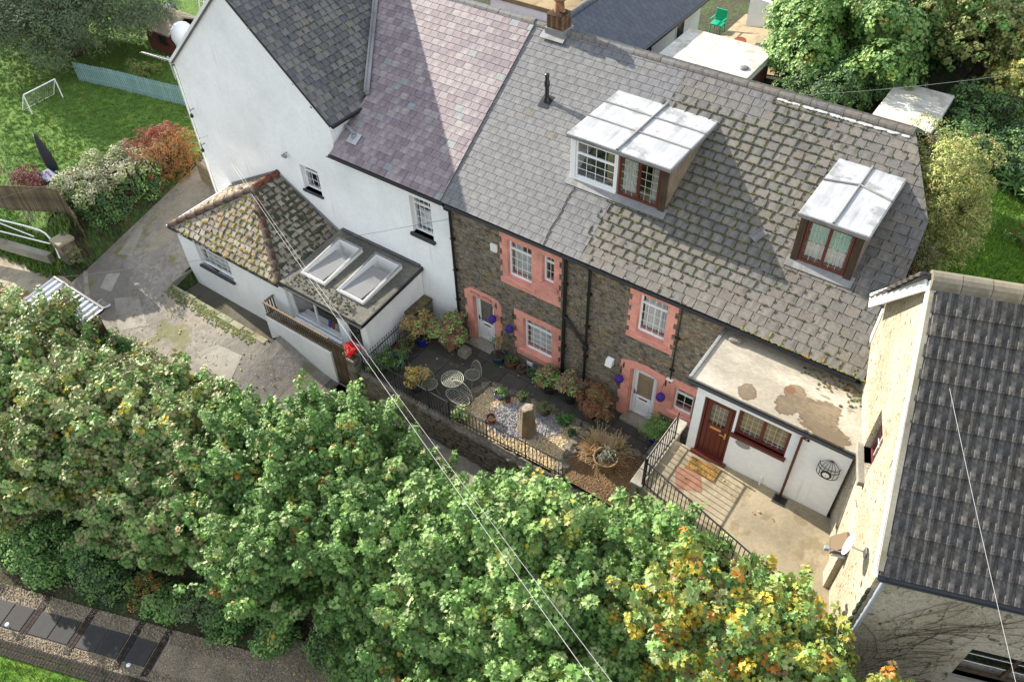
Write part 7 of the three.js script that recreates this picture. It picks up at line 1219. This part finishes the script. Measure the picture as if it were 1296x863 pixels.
paling('pale teal picket fence across the far lawn', [[-26.0, -2.5], [-23.5, -3.1], [-21.2, -3.5], [-19.2, -3.9], [-17.4, -4.8]], 1.0, 0.13, 0.075, [std({ color: lin(0.24, 0.38, 0.38), roughness: 0.7 }), std({ color: lin(0.2, 0.34, 0.34), roughness: 0.7 })], 'picket_fence');
paling('narrow pale wooden side gate beside the big gable', [[-14.3, -0.45], [-12.75, -0.25]], 1.1, 0.11, 0.05, std({ color: lin(0.4, 0.34, 0.22), roughness: 0.9, map: woodMap }), 'side_gate', 'gate');
{
  const y = H(-15.6, 5.35), t = thing('stone_pillar', 'squat pale stone gate pillar at the drive mouth', 'pillar', [-15.6, y, 5.35]);
  part('shaft', rbx(-15.9, -15.3, y - 0.2, y + 0.75, 5.05, 5.65, 0.06), std({ color: lin(0.42, 0.37, 0.27), roughness: 1, map: stoneMap, bumpMap: bumpRough, bumpScale: 0.03 }), t);
  part('cap', rbx(-15.95, -15.25, y + 0.75, y + 0.9, 5.0, 5.7, 0.05), std({ color: lin(0.45, 0.4, 0.3), roughness: 1, map: concreteMap }), t);
  shrub('tufty yellow-green weed at the foot of the stone pillar', -15.1, 5.35, 0.3, 0.45, 'small', [[0.7, [0.2, 0.2, 0.06]], [0.3, gS]], 561, { y, n: 10, density: 400 });
  // tubular gate folded back along the yard
  const g = thing('tubular_gate', 'white tubular metal gate rail along the bank', 'gate', [-18.5, y, 6.1]);
  const yy = y + 0.1; part('rail', [tube([V3(-21.5, yy + 1.0, 7.1), V3(-16.8, yy + 1.05, 5.75), V3(-16.2, yy + 0.95, 5.6), V3(-15.9, yy + 0.5, 5.6), V3(-15.6, yy + 0.05, 5.75)], 0.035, 30)], M.whitePaint, g);
  part('lower_rail', rod(V3(-21.5, yy + 0.45, 7.1), V3(-16.1, yy + 0.5, 5.65), 0.03), M.whitePaint, g); part('stay', rod(V3(-18.8, yy + 1.0, 6.35), V3(-16.9, yy + 0.6, 5.8), 0.025), M.whitePaint, g);
  part('post', rod(V3(-19.2, yy - 0.1, 6.45), V3(-19.2, yy + 1.1, 6.45), 0.04), M.blackIron, g);
  solo('yard_kerb', bar(V3(-22, y + 0.05, 7.35), V3(-16.2, y - 0.05, 5.85), 0.25, 0.4), M.concrete, 'mossy concrete kerb wall under the white gate rail', 'kerb');
}
{ // drive edge by the trench
  const t = thing('drive_edge', 'mossy concrete edge of the drive beside the white extension', 'kerb', [-8.5, -1.1, 4.0]); const r = rng(3);
  part('edge_stone', rbx(-11.34, -11.16, -1.2, H(-11.4, 3.5) + 0.06, 2.95, 3.9, 0.03), M.concrete, t);
  let x = -11.3; while (x < -5.9) { const w = 0.5 + r() * 0.4, h = H(x + w / 2, 4.15) + 0.06 + r() * 0.03; part('edge_stone', rbx(x, x + w - 0.02, -1.2, h, 3.88 + r() * 0.04, 4.16, 0.03), std({ color: lin(0.36 + r() * 0.08, 0.34 + r() * 0.06, 0.27), roughness: 1, map: concreteMap }), t); x += w; }
  const l = []; for (let i = 0; i < 500; i++) { const X = lerp(-11.2, -6.2, r()), Z = 4.05 + Math.abs(r() + r() - 1) * 0.5; l.push({ p: V3(X, H(X, Z) + 0.055, Z), s: V3(0.03 + r() * 0.05, 0.012, 0.03 + r() * 0.04), c: mossCols[Math.floor(r() * 3)].clone().multiplyScalar(1.15) }); } inst('moss', blobGeo, std({ color: 0xffffff, roughness: 1 }), l, t);
}
{ // small goal, parasol, shed, ladder, dome
  const g = thing('football_goal', 'small white metal goal frame with net on the lawn', 'goal', [-25.1, 0.95, -0.2]);
  part('frame', [tube([V3(-25.0, 0.97, 0.68), V3(-25.0, 1.95, 0.66)], 0.03), tube([V3(-25.15, 0.97, -1.05), V3(-25.15, 1.95, -1.05)], 0.03), rod(V3(-25.0, 1.95, 0.66), V3(-25.15, 1.95, -1.05), 0.03), rod(V3(-25.0, 1.95, 0.66), V3(-25.7, 0.97, 0.75), 0.025), rod(V3(-25.15, 1.95, -1.05), V3(-25.85, 0.97, -1.0), 0.025), rod(V3(-25.7, 0.97, 0.75), V3(-25.85, 0.97, -1.0), 0.025)], M.whitePaint, g);
  const net = []; for (let k = 0; k <= 14; k++) { const f = k / 14; net.push(rod(V3(lerp(-25, -25.15, f), 1.95, lerp(0.66, -1.05, f)), V3(lerp(-25.7, -25.85, f), 0.97, lerp(0.75, -1, f)), 0.0015, 4)); } for (let k = 1; k < 9; k++) { const f = k / 9; net.push(rod(V3(lerp(-25, -25.7, f), lerp(1.95, 0.97, f), 0.7), V3(lerp(-25.15, -25.85, f), lerp(1.95, 0.97, f), -1.03), 0.0015, 4)); }
  part('net', net, M.whitePaint, g);
  const p = thing('closed_parasol', 'closed black parasol on a dark stand by the crimson shrub', 'parasol', [-19.1, 0.95, 3.1]);
  part('pole', rod(V3(-19.1, 0.95, 3.1), V3(-19.35, 3.1, 3.15), 0.025), M.galv, p);
  part('canopy', lathe([[0.02, 0], [0.2, 0.06], [0.22, 0.5], [0.17, 1.1], [0.07, 1.6], [0.01, 1.75]], 12).rotateZ(0.12).translate(-19.14, 1.35, 3.1), std({ color: lin(0.02, 0.022, 0.028), roughness: 0.85 }), p);
  part('base', lathe([[0, 0.1], [0.2, 0.09], [0.3, 0.02], [0.3, 0]], 16).translate(-19.1, 0.96, 3.1), M.darkGlaze, p);
  const tb = thing('garden_table', 'dark blue covered garden table behind the fence', 'table', [-18.7, 0.95, 3.6]);
  part('top', rbx(-19.1, -18.2, 1.55, 1.62, 3.3, 3.9, 0.02), std({ color: lin(0.03, 0.05, 0.12), roughness: 0.7 }), tb); for (const [a, b] of [[-19.0, 3.35], [-18.3, 3.35], [-19.0, 3.85], [-18.3, 3.85]]) part('leg', rod(V3(a, 0.95, b), V3(a, 1.55, b), 0.025), M.blackIron, tb);
  const x = -24.6, z = -7.6, y = H(x, z), s = thing('garden_shed', 'small reddish shed with pale felt roof beyond the teal fence', 'shed', [x, y, z]);
  part('wall', bx(x - 1.2, x + 1.0, y - 0.1, y + 1.3, z - 0.9, z + 0.9), std({ color: lin(0.2, 0.06, 0.045), roughness: 0.8, map: woodMap }), s);
  part('roof', [extrude([[-1.15, 0], [0, 0.55], [1.15, 0], [1.15, 0.07], [0, 0.63], [-1.15, 0.07]], 2.6).rotateY(Math.PI / 2).translate(x - 1.4, y + 1.28, z)], std({ color: lin(0.42, 0.38, 0.3), roughness: 0.95, map: concreteMap }), s);
  const w = part('window', rbx(x - 0.2, x + 0.6, y + 0.5, y + 1.1, z + 0.9, z + 0.94, 0.01), M.brown, s); part('pane', bx(x - 0.12, x + 0.52, y + 0.58, y + 1.02, z + 0.941, z + 0.946), std({ color: lin(0.02, 0.02, 0.025), roughness: 0.1 }), w);
  const d = thing('covered_barbecue', 'white domed cover standing against the shed roof', 'cover', [x + 1.5, y, z + 0.9]);
  part('cover', lathe([[0.5, 0], [0.52, 0.9], [0.62, 1.2], [0.55, 1.55], [0.35, 1.8], [0, 1.9]], 20).translate(x + 1.5, y, z + 0.5), std({ color: lin(0.75, 0.77, 0.78), roughness: 0.6 }), d);
  part('base', lathe([[0, 0], [0.45, 0], [0.45, 0.12], [0, 0.12]], 16).translate(x + 1.5, y - 0.03, z + 0.5), M.darkGlaze, d);
  const l = thing('ladder', 'white ladder leaning behind the shed', 'ladder', [x - 0.5, y, z - 2.2]); for (const a of [-0.2, 0.2]) part('stile', rod(V3(x - 0.5 + a, y, z - 2), V3(x - 0.5 + a, y + 3.2, z - 2.8), 0.03), M.whitePaint, l); for (let k = 1; k < 11; k++) part('rung', rod(V3(x - 0.7, y + k * 0.29, z - 2 - k * 0.0727), V3(x - 0.3, y + k * 0.29, z - 2 - k * 0.0727), 0.016), M.whitePaint, l);
  solo('water_butt', lathe([[0, 0], [0.3, 0], [0.36, 0.5], [0.33, 1.0], [0.34, 1.03], [0, 1.05]], 18).translate(-27.0, H(-27, -9.2), -9.2), std({ color: lin(0.01, 0.03, 0.08), roughness: 0.5 }), 'dark blue water butt left of the shed', 'water butt');
}
{ // corrugated roof by the drive
  const t = thing('corrugated_shed', 'low shed with pale corrugated metal roof at the drive edge', 'shed', [-13, -1.3, 7.2]); const y = 0.35;
  part('wall', bx(-14.0, -11.3, -1.3, y - 0.1, 6.9, 8.6), M.woodDark, t);
  const sheet = []; const n = 22; for (let i = 0; i < n; i++) { const u = i / n, u2 = (i + 1) / n; const A = (q, s) => V3(lerp(-14.2, -11.1, q), y + 0.03 * Math.cos(q * n * Math.PI) + (s ? -0.12 : 0.1), s ? 8.8 : 6.75); for (let k = 0; k < 4; k++) { const a = lerp(u, u2, k / 4), b = lerp(u, u2, (k + 1) / 4); sheet.push([A(a, 0), A(a, 1), A(b, 1)], [A(a, 0), A(b, 1), A(b, 0)]); } }
  part('corrugated_sheet', polyMesh(sheet), std({ color: lin(0.4, 0.42, 0.45), roughness: 0.6, metalness: 0.2, side: THREE.DoubleSide }), t);
  part('verge', bar(V3(-11.08, y + 0.1, 6.75), V3(-11.08, y - 0.1, 8.8), 0.05, 0.1), M.black, t); part('ridge_flashing', bar(V3(-14.2, y + 0.13, 6.72), V3(-11.06, y + 0.13, 6.72), 0.08, 0.06), M.black, t);
}
// ---------------------------------------------------------------- slab path in the lower garden
{
  const A = V3(-8.2, -2.5, 15.37), D = V3(0.937, 0, -0.35), Nn = V3(0.35, 0, 0.937), Y = -2.5;
  const at = (s, w) => { const p = A.clone().addScaledVector(D, s).addScaledVector(Nn, w); return [p.x, p.z]; };
  const path = struct('garden_path', draped([[at(0, 0), at(10.3, 0), at(10.3, 1.55), at(0, 1.55)]], 0.03), M.gravel);
  struct('gravel_area', draped([[at(10.3, -0.5), at(16, -1.2), at(16.5, 3.2), at(10.0, 3.2)]], 0.035), M.gravel);
  const sl = [0.9, 1.05, 1.2].map((k) => std({ color: lin(0.05 * k, 0.052 * k, 0.055 * k), roughness: 0.8, map: concreteMap, bumpMap: bumpFine, bumpScale: 0.004 }));
  const gs = uvw(new RoundedBoxGeometry(0.66, 0.06, 0.72, 1, 0.01)), r = rng(9), ang = Math.atan2(-D.z, D.x);
  const bm = [[0.09, 0.06, 0.05], [0.12, 0.08, 0.065], [0.07, 0.055, 0.05]].map((c) => std({ color: lin(...c), roughness: 0.9, map: stoneMap })), bg = uvw(new RoundedBoxGeometry(0.2, 0.06, 0.1, 1, 0.008));
  let s = 0.3; for (let k = 0; k < 5; k++) { for (let j = 0; j < (k === 4 ? 1 : 2); j++) { const m = part('paving_slab', gs, sl[Math.floor(r() * 3)], path), q = at(s + 0.33, 0.82); m.position.set(q[0], Y + 0.03 + r() * 0.006, q[1]); m.rotation.y = ang + (r() - 0.5) * 0.02; s += 0.69; } for (const o of [0.06, 0.17]) for (let w = 0; w < 7; w++) { const b = part('brick', bg, bm[Math.floor(r() * 3)], path), q = at(s + o, 0.1 + w * 0.205); b.position.set(q[0], Y + 0.028, q[1]); b.rotation.y = ang + Math.PI / 2; } s += 0.24; }
  s = 0; while (s < 10.2) { const b = part('edging_brick', bg, bm[Math.floor(r() * 3)], path), q = at(s + 0.05, 1.62); b.position.set(q[0], Y + 0.04, q[1]); b.rotation.y = ang + Math.PI / 2; const c = part('edging_brick', bg, bm[Math.floor(r() * 3)], path), q2 = at(s + 0.05, 1.83); c.position.set(q2[0], Y + 0.045, q2[1]); c.rotation.y = ang + Math.PI / 2; s += 0.108; }
  const pb = []; for (let i = 0; i < 9000; i++) { const big = r() < 0.55; const q = big ? at(lerp(10.3, 16, r()), lerp(-0.6, 2.6, r())) : at(lerp(0, 10.3, r()), r() < 0.5 ? r() * 0.42 : 1.22 + r() * 0.33); const k = 0.4 + r() * 0.9; pb.push({ p: V3(q[0], H(q[0], q[1]) + 0.045, q[1]), q: new THREE.Quaternion().setFromEuler(new THREE.Euler(r() * 6, r() * 6, 0)), s: V3(0.014 + r() * 0.022, 0.012, 0.014 + r() * 0.015), c: lin(0.28 * k, 0.23 * k, 0.16 * k) }); }
  inst('gravel', clean(new THREE.IcosahedronGeometry(1, 0)), std({ color: 0xffffff, roughness: 0.9 }), pb, null, 'stuff', 'loose brown gravel along the slab path', 'gravel');
  for (const [x, z, l] of [[-5.08, 15.42, 'beside the first slabs'], [-1.1, 14.1, 'beside the last slabs']]) { const t = thing('path_light', 'small silver solar light at the path edge ' + l, 'path light', [x, Y + 0.06, z], 'solar lights on the path edging'); part('stem', rod(V3(x, Y, z), V3(x, Y + 0.2, z), 0.012), M.galv, t); part('head', lathe([[0.02, 0], [0.06, 0.015], [0.06, 0.035], [0, 0.05]], 16).translate(x, Y + 0.2, z), std({ color: lin(0.75, 0.8, 0.85), roughness: 0.3 }), t); }
}
// ---------------------------------------------------------------- overhead cables
function cable(label, a, b, sag, r, mat, mid) { const pts = []; for (let k = 0; k <= 14; k++) { const f = k / 14, p = a.clone().lerp(b, f); p.y -= sag * 4 * f * (1 - f); pts.push(p); } return solo('overhead_cable', tube(pts, r, 28, 5), mat, label, 'cable'); }
cable('pale overhead cable from the gable over the lean-to and the trees', V3(-11.11, 3.25, 0.03), V3(11.9, 6.35, 10.4), 0.25, 0.005, M.cable);
cable('second, thinner pale overhead cable close beside the first', V3(-10.9, 3.3, 0.03), V3(12.15, 6.35, 10.2), 0.45, 0.004, M.cable);
cable('thin dark cable from the cottage corner across the drive', V3(0.14, 5.08, 0.12), V3(-15.5, 2.4, 11.2), 0.35, 0.006, M.cableDark);
cable('thin dark cable above the paling fence and bank', V3(-11.9, 3.9, 0.05), V3(-19.5, 2.4, 9.6), 0.2, 0.006, M.cableDark);
cable('grey cable beyond the right end of the cottage ridge', V3(8.3, 9.15, -5.4), V3(15.5, 9.0, -13.5), 0.2, 0.004, M.cable);
cable('pale cable across the dark tiled roof of the roughcast house', V3(14.25, 9.3, 3.3), V3(18.4, 6.6, 9.2), 0.1, 0.004, M.cable);
{ // fallen leaves on the paving
  const g = leafPoly('maple').scale(0.075, 0.075, 0.075), r = rng(88), l = [];
  const put = (x, y, z, n, w, d) => { for (let i = 0; i < n; i++) l.push({ p: V3(x + (r() - 0.5) * w, y, z + (r() - 0.5) * d), q: new THREE.Quaternion().setFromEuler(new THREE.Euler((r() - 0.5) * 0.5, r() * 6.28, (r() - 0.5) * 0.5)), s: 0.5 + r() * 0.7, c: [lin(0.42, 0.32, 0.1), lin(0.3, 0.2, 0.09), lin(0.5, 0.42, 0.2), lin(0.35, 0.15, 0.05)][Math.floor(r() * 4)] }); };
  put(3.5, 0.02, 0.9, 40, 9, 1.2); put(0.4, 0.02, 2.2, 12, 3.2, 2); put(11.4, 2.62, 3.0, 9, 3.8, 1.6); put(4.5, -1.24, 4.4, 160, 8, 1.2); put(2.5, -2.44, 11.6, 50, 5, 1.6);
  for (let i = 0; i < 120; i++) { const x = lerp(-13, -4.5, r()), z = lerp(4.6, 6.8, r()); l.push({ p: V3(x, H(x, z) + 0.075, z), q: new THREE.Quaternion().setFromEuler(new THREE.Euler(0, r() * 6.28, 0)), s: 0.5 + r() * 0.6, c: [lin(0.42, 0.32, 0.1), lin(0.3, 0.2, 0.09)][i % 2] }); }
  inst('fallen_leaves', g, M.leafDull, l, null, 'stuff', 'small fallen brown and yellow leaves scattered over the paving', 'leaves');
}
renderer.render(scene, camera);
